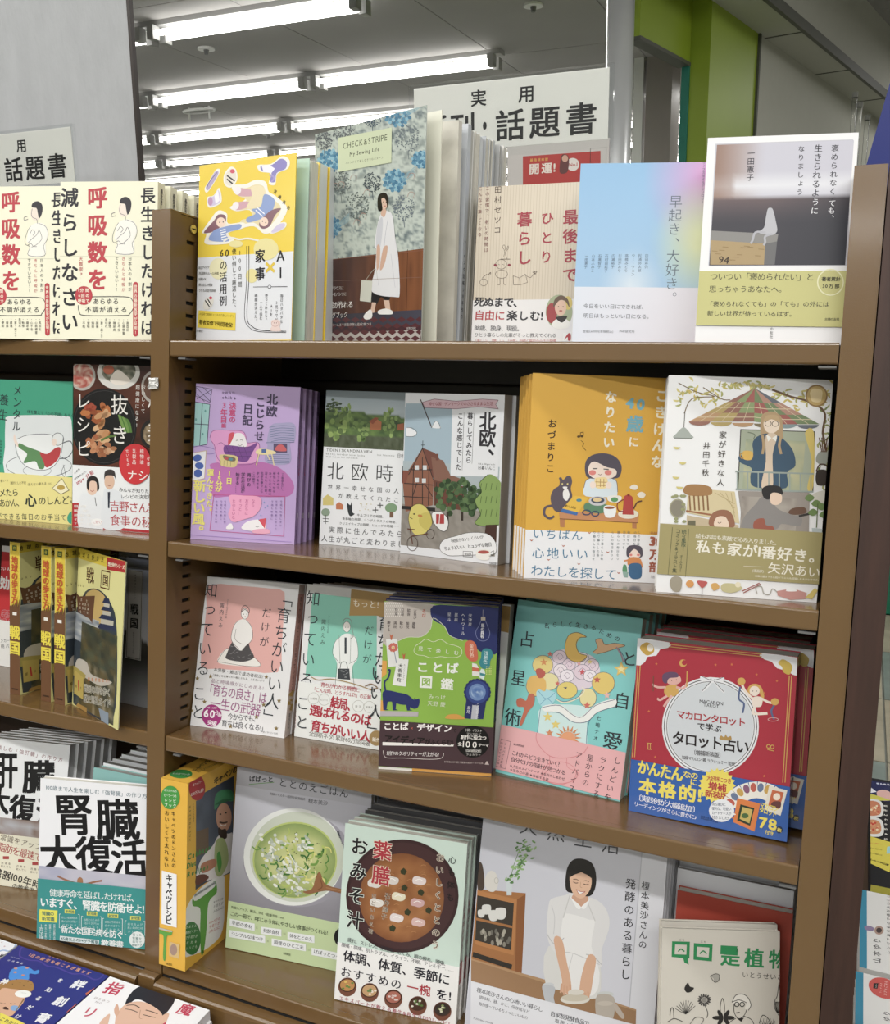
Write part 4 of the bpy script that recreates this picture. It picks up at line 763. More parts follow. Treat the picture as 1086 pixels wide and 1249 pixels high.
B.b([(600, 985), (605, 945), (640, 935), (675, 945), (682, 985), (665, 1000), (615, 998)], '57505e'); B.b([(612, 985), (640, 955), (670, 985), (655, 1000), (622, 998)], 'f2ded2'); B.e(622, 985, 8, 6, 'e2837c'); B.e(660, 985, 8, 6, 'e2837c'); B.b([(612, 1000), (665, 1000), (682, 1040), (672, 1050), (610, 1040)], 'd98a4a'); B.b([(612, 1035), (670, 1030), (678, 1080), (665, 1105), (620, 1100)], '3c6a94'); B.b([(585, 1035), (600, 1040), (602, 1075), (580, 1070)], '5c9a70'); B.p([(580, 1070), (610, 1072), (606, 1100), (586, 1098)], '8fb0a8'); B.l([(590, 1015), (615, 1010)], 8, 'd98a4a')
B.t('30', 716, 915, 784, 922, 62, 'a85a44', .05); B.v('万部', 746, 950, 740, 1078, 58, 'a85a44', .04); B.t('三笠書房', 722, 1095, 762, 1098, 16, '444444'); B.t('\\著者累計/', 716, 872, 784, 876, 13, 'a85a44')
B.build('band_print', A.root)
behind(A, 4, .0135, ['mustard comic book second in its row', 'mustard comic book third in its row', 'mustard comic book fourth in its row', 'mustard comic book at the back of its row'], dx=-.002)

K = (790, 440, 3.669)
A = book('paperback', 'white illustrated book with a patchwork awning over a woman in a blue jacket', pose(.581, .009, Z2, 13.0, .8), .148, .208, .017, K, 'eeeef0', 'eeeef0', band=(.235, 'a79b66', .085))
for k in range(120):
    t = k / 120; x = 130 + 700 * t; y = 110 + 60 * nz(t * 12, 1) + random.uniform(-25, 45) * (1.2 if t < .25 or t > .65 else .5)
    if 330 < x < 560 and y > 130: y = 100 + random.random() * 20
    c_ = random.choice(('cbb85c', 'b7ad62', 'a9ab62', 'd6c878')); a = random.uniform(0, 360)
    A.e(x, y, 17, 15, c_, n=8, a0=a, a1=a + 130)
for k in range(46):
    x = 800 + random.uniform(-28, 35); y = 190 + k * 9; a = random.uniform(0, 360); A.e(x, y, 15, 14, random.choice(('8f9a58', 'a9ab62', '7a8a50')), n=8, a0=a, a1=a + 130)
A.c([(140, 100), (220, 140), (300, 160), (200, 170), (165, 235)], 4, '7a6446'); A.c([(560, 130), (640, 160), (700, 175), (760, 200), (795, 240), (785, 320), (800, 400)], 9, '6b5038'); A.c([(250, 120), (330, 170), (370, 175)], 4, '7a6446')
A.e(757, 157, 50, 50, '9a7a4a'); A.e(757, 157, 43, 43, 'c9aa66'); A.b([(728, 140), (745, 125), (780, 132), (782, 160), (772, 185), (738, 182), (730, 160)], 'e6cf9a')
A.l([(168, 230), (163, 300)], 3, '55524a'); A.b([(118, 345), (130, 325), (155, 300), (172, 302), (195, 330), (202, 346)], 'a9b0aa'); A.l([(120, 346), (200, 348)], 4, '7a8078')
pal = ['8a4a40', '5a7a48', '6f90a0', 'b89a48', 'a03a3c', '44506a', 'c28a58', '7d9a5a', 'b87a6a', '6a5a3a']; pal = [mixc(c_, 'b8b09a', .32) for c_ in pal]; n_ = 0
apex = (480, 122)
rows_ = (0, .42, .74, 1.0)
for r_ in range(3):
    for q in range(6):
        def pt(fr, c_): xl = 480 - 295 * fr; xr = 480 + 290 * fr; return (xl + (xr - xl) * c_, 122 + (150 + 12 * (1 if c_ > .5 else 0)) * fr)
        a0, a1 = q / 6, (q + 1) / 6; A.p([pt(rows_[r_], a0), pt(rows_[r_], a1), pt(rows_[r_ + 1], a1), pt(rows_[r_ + 1], a0)], pal[(n_ * 7 + r_) % 10]); n_ += 1
        if r_: A.l([pt((rows_[r_] + rows_[r_ + 1]) / 2, a0), pt((rows_[r_] + rows_[r_ + 1]) / 2, a1)], 3, 'dccaa8'); A.l([pt(rows_[r_], (a0 + a1) / 2), pt(rows_[r_ + 1], (a0 + a1) / 2)], 2, 'dccaa8')
for q in range(6): A.e(185 + 97 * (q + .5), 272 + q * 3, 48, 18, pal[(q * 3) % 10], n=14, a0=0, a1=180)
A.p([(418, 308), (748, 318), (740, 585), (405, 575)], 'a8b09a'); A.F(.5, .275, .86, .50, 14, 12, lambda u, v: mixc('98a58e', 'c2bd94', nz(u * 9, v * 9))); A.l([(418, 308), (748, 318), (740, 585), (405, 575)], 4, '44423a', True)
A.b([(705, 325), (745, 322), (742, 560), (715, 570), (735, 450)], 'd9c060'); A.c([(450, 320), (480, 330), (475, 350)], 4, '6f7a66')
A.b([(505, 330), (510, 250), (540, 228), (575, 232), (602, 260), (606, 330), (600, 350), (510, 345)], 'b89a72'); A.b([(520, 275), (545, 260), (585, 262), (590, 300), (560, 325), (528, 312)], 'f0dcc8'); A.b([(518, 275), (535, 245), (580, 245), (592, 275), (555, 262)], 'c2a47a'); A.o_(540, 281, 14, 12, 2.5, '5a4a3a'); A.o_(572, 282, 14, 12, 2.5, '5a4a3a')
A.b([(490, 340), (540, 325), (600, 345), (650, 400), (662, 470), (625, 500), (620, 570), (480, 565), (460, 520), (465, 480), (415, 455), (412, 425), (470, 420), (470, 370)], '3f5a72'); A.b([(530, 335), (580, 335), (560, 420), (560, 570), (510, 565), (530, 450)], 'dcc6ae'); A.p([(532, 330), (555, 345), (540, 362)], 'f2f0ea'); A.p([(580, 332), (558, 346), (575, 362)], 'f2f0ea')
A.c([(515, 335), (520, 380), (515, 415)], 11, 'b89a72'); A.c([(597, 340), (590, 380), (598, 415)], 11, 'b89a72'); A.b([(428, 405), (470, 408), (466, 442), (430, 440)], 'dcb04a'); A.c([(430, 412), (415, 420), (420, 436), (430, 436)], 4, 'b98a2a')
for a, b in (((395, 495), (742, 506)), ((397, 575), (740, 586))): A.l([a, b], 7, '9aa6a0')
for k in range(8): A.l([(402 + 47 * k, 498 + 1.5 * k), (402 + 47 * k, 574 + 1.5 * k)], 5, '9aa6a0')
A.v('家が好きな人', 338, 310, 325, 565, 35, '4b443e', .005); A.v('井田千秋', 266, 360, 258, 520, 33, '4b443e', .005)
for x, y in ((132, 382), (158, 450), (128, 515), (145, 560)): A.e(x, y, 17, 15, 'd6c878', n=8, a0=20, a1=170)
A.p([(182, 570), (390, 585), (412, 728), (175, 680)], 'd8c79c'); A.b([(160, 585), (180, 555), (250, 555), (285, 570), (282, 600), (200, 605)], 'a87c4a')
for k in range(5): A.l([(188 + 20 * k, 605), (192 + 20 * k, 668)], 7, '8c643c')
A.l([(175, 672), (290, 690)], 8, 'a06a48')
for k in range(4): A.l([(300 + 25 * k, 590), (390, 640 + 20 * k)], 2, 'b09a6a')
A.p([(405, 582), (725, 590), (722, 775), (430, 760)], '9c938c'); A.F(.5, .535, .84, .69, 14, 8, lambda u, v: mixc('8f857e', 'b5aca2', nz(u * 12, v * 4)))
A.b([(485, 640), (510, 610), (560, 615), (580, 660), (650, 690), (690, 700), (680, 740), (600, 730), (570, 755), (430, 755), (432, 700)], '8f8a88'); A.b([(520, 612), (512, 575), (540, 558), (590, 562), (605, 585), (600, 600), (560, 590), (545, 620)], '2e2c2e'); A.b([(548, 610), (560, 590), (598, 598), (600, 630), (580, 645), (555, 640)], 'eacdb6'); A.b([(630, 680), (650, 660), (700, 655), (710, 680), (660, 690)], '6e5040'); A.l([(680, 695), (722, 685)], 10, '3a3634'); A.b([(480, 715), (520, 705), (530, 735), (560, 740), (560, 760), (480, 755)], 'a05a48')
A.p([(176, 690), (408, 735), (408, 760), (176, 745)], 'c7b494'); A.b([(280, 740), (285, 690), (320, 668), (365, 672), (388, 710), (380, 748)], '9c6a50'); A.b([(300, 740), (310, 700), (350, 700), (362, 745)], 'ecd2bc'); A.c([(315, 722), (322, 727), (330, 722)], 2.5, '5a3a30'); A.r(182, 715, 215, 738, '6e6a52')
A.b([(105, 640), (120, 625), (155, 628), (165, 660), (150, 695), (120, 695), (105, 670)], '8c8676'); A.o_(135, 660, 34, 40, 5, 'a8a486')
for k in range(12): A.e(110 + random.random() * 60, 600 + random.random() * 125 * (k % 2) + 5, 10, 7, '9a9c6e', n=7)
A.b([(755, 430), (775, 405), (810, 408), (818, 440), (790, 465), (758, 455)], 'a0a49a')
for k in range(5): A.l([(780 + k * 5, 408), (768 + k * 12, 345)], 4, '6a4a34')
A.b([(752, 520), (762, 490), (800, 490), (812, 520), (800, 555), (760, 555)], '3c3430'); A.c([(755, 495), (770, 465), (800, 468), (805, 495)], 5, '5a4434'); A.b([(735, 600), (800, 580), (806, 620), (760, 640)], 'd6d2c6')
for x, y in ((725, 615), (755, 640), (780, 655), (740, 680), (790, 690)): A.b([(x - 22, y), (x, y - 18), (x + 22, y - 2), (x, y + 14)], '6f8a50')
A.l([(762, 640), (756, 745)], 4, '5a6a3a'); A.p([(735, 748), (785, 752), (780, 775), (738, 772)], 'b8c2c4')
# objects along the foot
A.b([(108, 970), (140, 965), (155, 985), (145, 1030), (115, 1030), (100, 1000)], 'a39a88'); A.e(190, 998, 18, 16, 'dc9a50'); A.b([(222, 985), (268, 990), (250, 1015), (240, 1015)], 'c25a58'); A.l([(245, 1015), (244, 1045)], 3, 'a0a0a0'); A.b([(285, 1000), (310, 995), (322, 1015), (295, 1028)], 'd8a85a'); A.b([(330, 1005), (350, 995), (400, 1000), (425, 1020), (380, 1038), (335, 1030)], 'c8c090'); A.e(405, 1002, 13, 12, 'e6ddc0'); A.l([(425, 1030), (500, 995)], 4, 'a04a40'); A.l([(430, 1038), (505, 1000)], 4, 'a04a40')
A.c([(490, 1040), (485, 1015), (510, 1010), (520, 1040), (545, 1045), (560, 1020), (585, 1040)], 4, 'a9a49a'); A.p([(580, 1030), (650, 1018), (712, 1038), (708, 1065), (640, 1070), (582, 1050)], 'c8908a'); A.b([(620, 1030), (640, 1012), (670, 1030)], 'f0f0f0'); A.p([(705, 1060), (750, 1015), (780, 1030), (735, 1068)], 'dcc66a')
A.build('cover_print', A.root)
B = band_art(A); IV = 'efe9da'
B.t('私も家が1番好き。', 215, 828, 792, 880, 62, IV, .02); B.t('絵もお話も素敵で沁み入りました。', 216, 782, 592, 816, 24, IV, .01); B.t('矢沢あい', 538, 925, 775, 948, 54, IV, .01); B.t('(漫画家)', 468, 938, 520, 942, 15, IV); B.t('文庫の描き下ろし絵(イラスト)も収録した大きな本です。', 480, 962, 772, 982, 11, IV); B.l([(430, 918), (520, 922)], 1.5, IV)
B.v('コミック&イラスト集', 138, 752, 120, 948, 22, '3c4a38'); B.v('続々重版!', 164, 755, 160, 850, 22, '3c5a48'); B.v('オールカラー', 152, 868, 146, 945, 15, '3c4a38'); B.l([(112, 745), (92, 955)], 2, '6a6a44'); B.l([(185, 752), (170, 965)], 2, '6a6a44')
B.build('band_print', A.root)
behind(A, 3, .0185, ['white patchwork-awning book second in its row', 'white patchwork-awning book third in its row', 'white patchwork-awning book at the back of its row'])

# ---------------- left bay, second shelf
K = (0, 430, 4.525)
A = book('paperback', 'green paperback with a person lying in a teacup above a yellow band', pose(-.324, .036, Z2, 5.7, .1), .128, .188, .014, K, '34a583', '34a583', band=(.335, 'e8dc86'))
A.b([(30, 380), (50, 352), (200, 345), (360, 350), (395, 375), (400, 520), (400, 680), (200, 690), (28, 680), (28, 520)], 'e3e8ea', 2)
A.e(215, 620, 185, 70, 'e3e8ea'); A.o_(215, 625, 182, 64, 3, '4c5258'); A.o_(205, 652, 78, 30, 2, '4c5258'); A.b([(95, 480), (150, 455), (250, 448), (330, 460), (345, 500), (335, 580), (290, 630), (220, 655), (150, 630), (105, 570)], 'eef1f2')
A.c([(78, 460), (95, 560), (140, 625), (220, 650), (290, 632), (335, 570), (350, 470)], 3, '4c5258'); A.c([(95, 478), (150, 456), (250, 450), (335, 465)], 3, '4c5258'); A.c([(345, 500), (390, 490), (402, 540), (370, 580), (330, 585)], 5, '4c5258')
A.b([(80, 450), (95, 490), (108, 520), (90, 515), (75, 480)], 'f1ddd0'); A.b([(108, 500), (150, 520), (240, 560), (245, 635), (215, 640), (195, 600), (130, 610), (150, 560), (105, 525)], '5d8f5a'); A.b([(220, 550), (260, 560), (310, 525), (335, 530), (320, 590), (260, 635), (240, 600)], 'c03a40'); A.e(318, 480, 28, 34, 'e9ecec'); A.o_(320, 478, 32, 34, 3, '4c5258'); A.e(300, 495, 14, 20, 'f1ddd0'); A.c([(358, 620), (340, 660), (365, 690), (350, 620)], 2.5, '4c5258')
A.v('メンタル', 98, 175, 90, 440, 62, '26333a', .01); A.v('養生', 25, 220, 15, 385, 66, '26333a', .005); A.t('体を整えて「心の不調」をラクに', 150, 325, 430, 352, 21, '26333a'); A.v('自律神経を整える', 5, 480, 5, 620, 14, '26333a')
A.build('cover_print', A.root)
B = band_art(A)
B.t('おなか重いつ', -40, 712, 50, 705, 17, '665f3c'); B.t('漠然とした不安', 60, 720, 148, 718, 17, '665f3c'); B.t('消えない疲れま etc.', 156, 728, 290, 720, 17, '665f3c'); B.t('メたら', 0, 775, 105, 770, 48, '2f3a34', .01); B.t('あかん、', 0, 830, 130, 828, 48, '2f3a34', .01); B.t('心', 140, 815, 208, 815, 76, '2f3a34', .025); B.t('のしんどさ', 215, 818, 430, 812, 52, '2f3a34', .01)
B.t('ができる毎日のお手当て', -20, 902, 372, 910, 38, '4a5040', .0); B.b([(375, 910), (392, 880), (420, 880), (420, 940), (385, 940)], '34a583'); B.p([(345, 695), (385, 760), (340, 782), (292, 750)], 'efe7c0'); B.l([(345, 695), (385, 760), (340, 782), (292, 750)], 3, '5c5430', True); B.e(340, 745, 22, 14, 'b99a3a')
B.build('band_print', A.root)


A = book('paperback', 'dark recipe book with a chicken dish and two people in white coats', pose(-.181, .034, Z2, 5.7, .1), .148, .21, .014, K, '5a3226', '4a281e', band=(.385, 'eceef0'), m='gloss')
A.F(0, 0, 1, .63, 24, 20, lambda u, v: mixc('6a3624', '3c2018', nz(u * 6, v * 14)))
def pl(c1, c2, sd=0): return lambda r, a: mixc(c1, c2, nz(math.cos(a) * r * 5 + 9, math.sin(a) * r * 5 + 9, sd))
A.e(455, 130, 72, 80, 'b9b4ac'); A.D(452, 128, 62, 68, pl('a83a30', 'e4dcc8')); A.e(655, 110, 118, 95, 'e0ded8'); A.D(655, 100, 95, 70, pl('4a5040', 'cfc7b4', 3)); A.b([(610, 140), (650, 95), (700, 130), (720, 160), (660, 180), (615, 165)], 'efe6da'); A.e(600, 95, 30, 25, 'c86a4a'); A.e(850, 190, 70, 90, 'b7b0a8'); A.e(850, 190, 58, 75, '6a4a3a'); A.e(850, 450, 75, 85, '24201f'); A.D(850, 450, 60, 65, pl('5a4a34', 'c8b08a', 4))
A.e(575, 410, 180, 212, '1b1a1c'); A.o_(575, 410, 170, 200, 3, '3c3a3c')
for cx, cy, rx, ry, c1, c2 in ((540, 340, 90, 60, '8a3f22', 'c8793c'), (570, 420, 50, 110, 'e2b88a', 'b8743c'), (520, 500, 45, 60, 'd8a070', 'a8603a'), (585, 540, 60, 45, 'e0b890', '9a5a34'), (500, 300, 40, 45, '9a3a2a', 'b85a3a')):
    for k in range(16):
        a = random.uniform(0, 6.28); q = math.sqrt(random.random()) * .8; A.e(cx + rx * q * math.cos(a), cy + ry * q * math.sin(a), rx * .32, ry * .28, mixc(c1, c2, random.random()), random.random() * 90, n=8)
for k in range(7): A.c([(655 + k * 8, 345 + k * 4), (670 + k * 8, 395), (690 + k * 6, 440)], 9, mixc('4c7a34', '7aa04c', random.random()))
A.c([(560, 485), (600, 465), (640, 460)], 12, '5c7a38')
WH = 'f2eee8'
A.v('レシピ', 460, 200, 462, 595, 100, WH, -.002); A.v('抜き', 660, 205, 662, 535, 116, WH, .0); A.v('超健康になる!', 762, 175, 755, 418, 27, WH); A.v('おいしくて', 793, 175, 790, 340, 27, WH); A.v('小麦', 860, 200, 860, 520, 110, WH)
A.build('cover_print', A.root, M['gloss'])
B = band_art(A)
B.p([(400, 830), (480, 828), (530, 880), (545, 960), (400, 965)], 'b8202c'); B.R(.32, .982, 1, .999, 'b8202c')
B.b([(440, 965), (445, 800), (480, 775), (560, 790), (575, 965)], 'e3e6ea'); B.e(512, 745, 30, 42, 'e6c3ac'); B.b([(483, 745), (485, 700), (512, 680), (542, 695), (552, 745), (540, 765), (535, 715), (500, 712), (495, 760)], '25201f'); B.c([(503, 760), (513, 766), (523, 760)], 3, 'a8403c')
B.b([(568, 965), (575, 770), (600, 755), (660, 765), (690, 830), (690, 965)], 'dfe3e8'); B.e(608, 712, 28, 44, 'deb89e'); B.b([(580, 700), (582, 660), (605, 645), (635, 655), (642, 700), (630, 680), (590, 680)], '3a3433'); B.p([(598, 770), (612, 768), (608, 860), (600, 858)], '2c3040'); B.l([(528, 800), (535, 845)], 4, '444444'); B.c([(597, 730), (607, 736), (618, 730)], 3, 'a05a4c')
B.t('100×分前', 428, 725, 520, 655, 26, 'b83040', .02); B.t('大病気', 413, 668, 445, 640, 14, '444444'); B.t('1年を期間にわたり', 415, 700, 480, 655, 12, '444444')
B.t('みんなが知りたい', 660, 755, 850, 768, 26, '3a3638', .005); B.t('レシピの決定版', 668, 795, 845, 797, 26, '3a3638', .005); B.t('吉野さん家の', 610, 845, 930, 862, 66, 'b8303c', .0); B.t('食事の秘密', 610, 922, 905, 942, 66, 'b8303c', .0)
for i, t_ in enumerate(('肥満・高血糖', '糖尿病・耳鳴り', '身体の痛み・不眠', 'ぜん息・うつ', 'アトピー・がん')): B.t(t_, 413, 848 + 24 * i, 480 + 12 * i, 850 + 24 * i, 17, WH, .01)
B.e(540, 935, 32, 20, 'efefef'); B.t('に効く!', 515, 935, 565, 935, 19, 'b83040')
B.build('band_print', A.root)
C_ = Art(A.mw, (0, 0, 0), (1, 0, 0), (0, 0, 1), A.w, A.h, K, .0022)
C_.e(752, 615, 88, 112, 'd2222c'); C_.v('せいもの', 707, 530, 715, 630, 21, WH); C_.v('乳製品', 748, 530, 746, 618, 26, WH, .005); C_.v('植物油', 790, 530, 788, 618, 26, WH, .005); C_.v('小麦', 826, 570, 826, 630, 24, WH, .005); C_.t('ナシ', 706, 672, 826, 682, 62, WH, .01)
C_.build('round_sticker', A.root)

# ================================================================ THIRD SHELF
K = (190, 690, 4.022)
def star(A, x, y, r, c): A.p([(x + (r if k % 2 == 0 else r * .45) * math.sin(math.pi * k / 5), y - (r if k % 2 == 0 else r * .45) * math.cos(math.pi * k / 5)) for k in range(10)], c)
IK = '2b3038'
A = book('paperback', 'white paperback with a seated woman on a pink panel and a round magenta badge', pose(.001, .047, Z3, 7.2, 10.2), .130, .189, .017, K, 'e9e8ea', 'e6d5cf', group='manners books with a drawn woman')
A.b([(260, 95), (400, 98), (560, 112), (632, 130), (628, 250), (618, 400), (600, 522), (450, 515), (300, 505), (222, 492), (235, 350), (250, 200)], 'e9aea8', 2)
WM_ = 'f3efec'
A.b([(302, 470), (350, 405), (420, 420), (470, 440), (515, 490), (450, 492), (370, 488)], 'f1ece6'); A.c([(302, 470), (350, 405), (400, 430), (470, 440), (515, 490), (440, 492), (302, 470)], 2, '6a5a58')
A.b([(350, 430), (375, 375), (410, 352), (448, 360), (465, 410), (482, 450), (440, 470), (390, 468), (345, 455)], '4a4648')
for k in range(26): x, y = random.uniform(360, 470), random.uniform(375, 460); A.l([(x, y), (x + 12, y + random.uniform(-10, 10))], 1.8, '8a8688')
A.b([(398, 275), (425, 262), (448, 268), (470, 300), (474, 360), (440, 395), (425, 415), (405, 410), (372, 365), (382, 300)], WM_); A.c([(405, 270), (382, 300), (372, 365), (410, 408)], 2, '6a5a58'); A.c([(445, 268), (470, 300), (474, 360), (425, 412)], 2, '6a5a58'); A.c([(395, 310), (390, 360), (425, 385)], 2, '8a7a78')
A.e(438, 236, 18, 26, WM_); A.o_(438, 236, 18, 26, 2, '6a5a58'); A.c([(420, 230), (425, 205), (440, 195), (458, 210), (458, 232), (440, 215), (424, 225)], 3, '6a5a58'); A.e(432, 238, 2, 2, '5a4a48'); A.e(447, 238, 2, 2, '5a4a48'); A.e(440, 250, 4, 2, 'c86a6a')
A.v('知っている', 275, 72, 228, 550, 80, IK, -.004); A.v('こと', 218, 580, 205, 762, 78, IK, -.004); A.v('「育ちがいい人」', 645, 118, 555, 790, 82, IK, -.004); A.v('だけが', 548, 195, 530, 408, 52, IK, -.004)
A.v('諏内えみ', 327, 178, 318, 308, 26, '5a5a60'); A.v('マナースクール「ライビウム」代表', 355, 165, 345, 258, 10, '5a5a60')
A.t('お受験・婚活で成功者続出!', 285, 508, 528, 545, 20, '55504c'); A.t('「皇族」の言葉づかい教えられる、ふるまいまで', 275, 535, 535, 565, 12, '55504c')
PP = 'a2568a'
A.t('品と時頃感がにじみ出る!', 272, 562, 530, 602, 22, 'a8889c'); A.t('「育ちの良さ」は', 245, 603, 545, 650, 62, PP, .0); A.t('一生の武器', 270, 672, 515, 710, 62, PP, .0); A.t('今からでも、', 355, 738, 505, 752, 34, '44424a'); A.t('育ちは良くなる!」', 325, 770, 545, 800, 36, '44424a')
A.e(276, 735, 49, 55, 'a3247a'); A.t('60', 234, 722, 294, 730, 52, 'f6eef4', .03); A.t('万部', 296, 715, 322, 740, 20, 'f6eef4', .02); A.t('突破', 256, 768, 300, 774, 26, 'f6eef4', .02); A.t('20冊・大反響', 250, 695, 300, 698, 10, 'f6eef4')
for x, y in ((205, 553), (270, 543), (543, 545), (240, 667), (176, 710), (606, 662), (530, 682), (495, 742), (368, 788), (592, 798)): star(A, x, y, 12, '8a7440')
A.t('ダイヤモンド社', 525, 815, 600, 824, 11, '777777')
A.build('cover_print', A.root)
sA = side_art(A); sA.R(0, .06, 1, .7, 'd9a39a'); vfrac(sA, '「育ちがいい人」だけが知っていること', .5, .04, .70, .034, IK, .0); vfrac(sA, '諏内えみ', .5, .84, .95, .026, IK); 
for k in range(12): star(sA, *sA.inv(.2 + .6 * random.random(), .70 + .12 * random.random()), 10, 'c9a24a')
sA.build('spine_print', A.root)
behind(A, 5, .0185, ['white and pink manners book second in its row', 'white and pink manners book third in its row', 'white and pink manners book fourth in its row', 'white and pink manners book fifth in its row', 'white and pink manners book last in its row'], dx=.001)

A = book('paperback', 'white paperback with a woman holding a handbag on a mint panel and a gold ribbon', pose(.1365, .077, Z3, 3.8, 6.8), .130, .189, .017, K, 'e9e9ea', 'e6ece8', group='manners books with a drawn woman', band=(.36, 'eef0ee'))
A.p([(770, 135), (1085, 170), (1085, 560), (735, 540)], '84cdb9'); A.p([(960, 115), (1250, 150), (1240, 275), (1085, 245), (950, 245)], 'b8924e'); A.t('もっと!', 965, 182, 1095, 192, 40, 'efe8d6', .01)
A.b([(905, 350), (925, 335), (955, 335), (985, 360), (992, 450), (968, 490), (960, 560), (960, 600), (870, 600), (885, 560), (890, 480), (870, 430), (882, 370)], 'eef1ef'); A.c([(905, 350), (880, 375), (868, 430), (905, 480)], 2, '6a706c'); A.c([(955, 338), (985, 362), (992, 450), (950, 480)], 2, '6a706c'); A.c([(890, 480), (880, 600)], 2, '6a706c'); A.c([(965, 490), (975, 600)], 2, '6a706c')
A.l([(932, 355), (932, 430)], 11, '3a4048'); A.l([(900, 340), (905, 480)], 2, '8a908c'); A.l([(958, 340), (955, 470)], 2, '8a908c')
A.p([(895, 505), (950, 505), (955, 560), (892, 555)], '3c4046'); A.c([(905, 505), (912, 475), (935, 475), (942, 505)], 3, '3c4046')
for k in range(10): x, y = random.uniform(900, 940), random.uniform(512, 550); A.l([(x, y), (x + 10, y + random.uniform(-6, 6))], 1.8, '9a9ea0')
A.e(938, 300, 18, 26, 'f1eeea'); A.o_(938, 300, 18, 26, 2, '6a706c'); A.c([(918, 300), (922, 268), (940, 258), (960, 270), (965, 310), (970, 345), (955, 360)], 3, '8a8a84'); A.e(932, 302, 2, 2, '555555'); A.e(946, 302, 2, 2, '555555'); A.e(938, 316, 4, 2, 'c86a6a')
A.v('知っている', 778, 110, 736, 608, 80, IK, -.004); A.v('こと', 728, 625, 718, 812, 76, IK, -.004); A.v('だけが', 1050, 282, 1035, 492, 50, IK, -.004); A.v('諏内えみ', 826, 258, 818, 392, 26, '4a5a56'); A.v('マナースクール「ライビウム」代表', 852, 245, 844, 330, 10, '4a5a56')
A.v('「育ちがいい人」', 1140, 150, 1075, 860, 84, IK, -.004)
A.build('cover_print', A.root)
B = band_art(A); RD = 'b81f3c'
B.c([(765, 545), (800, 560), (860, 555), (940, 570), (1010, 590), (1060, 610)], 4, 'a98a4a'); B.c([(1030, 590), (1060, 580), (1090, 600), (1050, 605)], 5, '8a6a44')
B.t('育ちがわかる瞬間と', 812, 582, 1005, 610, 26, RD, .01); B.t('「こんな時、どうすれば?!」の正解', 770, 605, 1060, 645, 24, RD, .01)
for x, y, t_ in ((777, 650, 'お受験'), (829, 656, 'ビジネス'), (996, 688, '婚活'), (1050, 692, '子育て')): B.o_(x, y, 27, 28, 2, 'b8b4ac'); B.t(t_, x - 18, y, x + 18, y + 3, 12, '888078')
B.t('結局、', 862, 665, 985, 690, 62, RD, .03); B.t('選ばれるのは', 760, 705, 1060, 760, 60, RD, .025); B.t('育ちがいい人', 765, 780, 1055, 840, 60, RD, .025); B.t('全部新ネタ! 累計60万部突破', 755, 820, 1055, 872, 30, '6a6258')
B.e(1085, 845, 35, 38, 'a98a54'); B.t('新作', 1065, 850, 1105, 856, 22, 'f0e8d8', .02); B.v('「重苦しくもマナーじ家の最新刊!', 697, 540, 682, 812, 15, 'a84858'); 
vb = Art(A.mw, (0, 0, 0), (1, 0, 0), (0, 0, 1), A.w, A.h, K, .002); vb.v('いい人」', 1098, 480, 1070, 860, 80, IK, -.004); vb.v('こと', 728, 625, 718, 812, 76, IK, -.004); vb.build('title_print', A.root)
B.build('band_print', A.root)
behind(A, 4, .0185, ['white and mint manners book second in its row', 'white and mint manners book third in its row', 'white and mint manners book fourth in its row', 'white and mint manners book last in its row'], dx=.001, skip=())
# another copy of the same book stands to the right, behind the picture dictionary
copy_tree(A.root, pose(.268, .088, Z3, 3.8, 6.8), 'white and mint manners book standing behind the green picture dictionary')

K = (430, 710, 4.461)
A = book('paperback', 'lime-green picture dictionary with a navy cat, a light bulb and a dark brown band', pose(.278, .029, Z3, 18.8, .2), .128, .193, .0165, K, '27306a', '27306a', band=(.275, '4a343a', .02), bandside='4a343a', group='lime-green picture dictionaries')
A.R(0, 0, 1, 1, '8dba3a'); A.R(0, .985, 1, 1, 'ecebe4'); A.b([(168, 108), (300, 110), (465, 128), (440, 190), (425, 250), (380, 295), (300, 300), (230, 325), (165, 330)], 'bfb5ad', 3)
A.b([(440, 128), (600, 130), (802, 140), (798, 260), (790, 385), (740, 385), (690, 375), (640, 320), (580, 315), (530, 290), (500, 240), (435, 200)], '27306a', 3); A.c([(168, 330), (235, 325), (300, 300), (375, 297), (425, 255), (440, 195), (500, 240), (530, 290), (600, 318)], 2.5, 'd8dcc8')
for i in range(9):
    for j in range(7): A.e(180 + i * 11 + (j % 2) * 5, 118 + j * 11, 3, 3, 'e6e2dc', n=6)
for x, y, t_ in ((390, 145, 'るび'),): A.v(t_, x, y, x - 2, y + 48, 22, 'b8503c', .02)
for i, t_ in enumerate(('大喜び', '歓喜', '狂喜', '快楽')): A.v(t_, 342 - 34 * i, 145 - i * 2, 340 - 34 * i, 145 + 17 * len(t_) + 6, 19, '3c2c30', .01)
for i, t_ in enumerate(('慶福', '愉悦', '歓心', '満悦', '慶する')): A.v(t_, 335 - 34 * i, 218 - i * 2, 333 - 34 * i, 218 + 17 * len(t_), 19, '3c2c30', .01)
for i, t_ in enumerate(('天津星', 'ヘトワール', '星辰', '星斗')): A.v(t_, 642 - 38 * i, 170 - i * 3, 640 - 38 * i, 170 + 24 * len(t_), 20, 'd8d8e0', .01)
A.l([(711, 150), (710, 190)], 2, 'a8a8b0'); A.r(700, 188, 724, 208, 'c4b8a8'); A.c([(700, 208), (690, 235), (672, 270), (680, 305), (705, 320), (735, 312), (748, 280), (738, 245), (724, 210)], 2.5, '8088b8'); A.v('星の異名', 710, 225, 706, 305, 20, 'e8e8ee', .015)
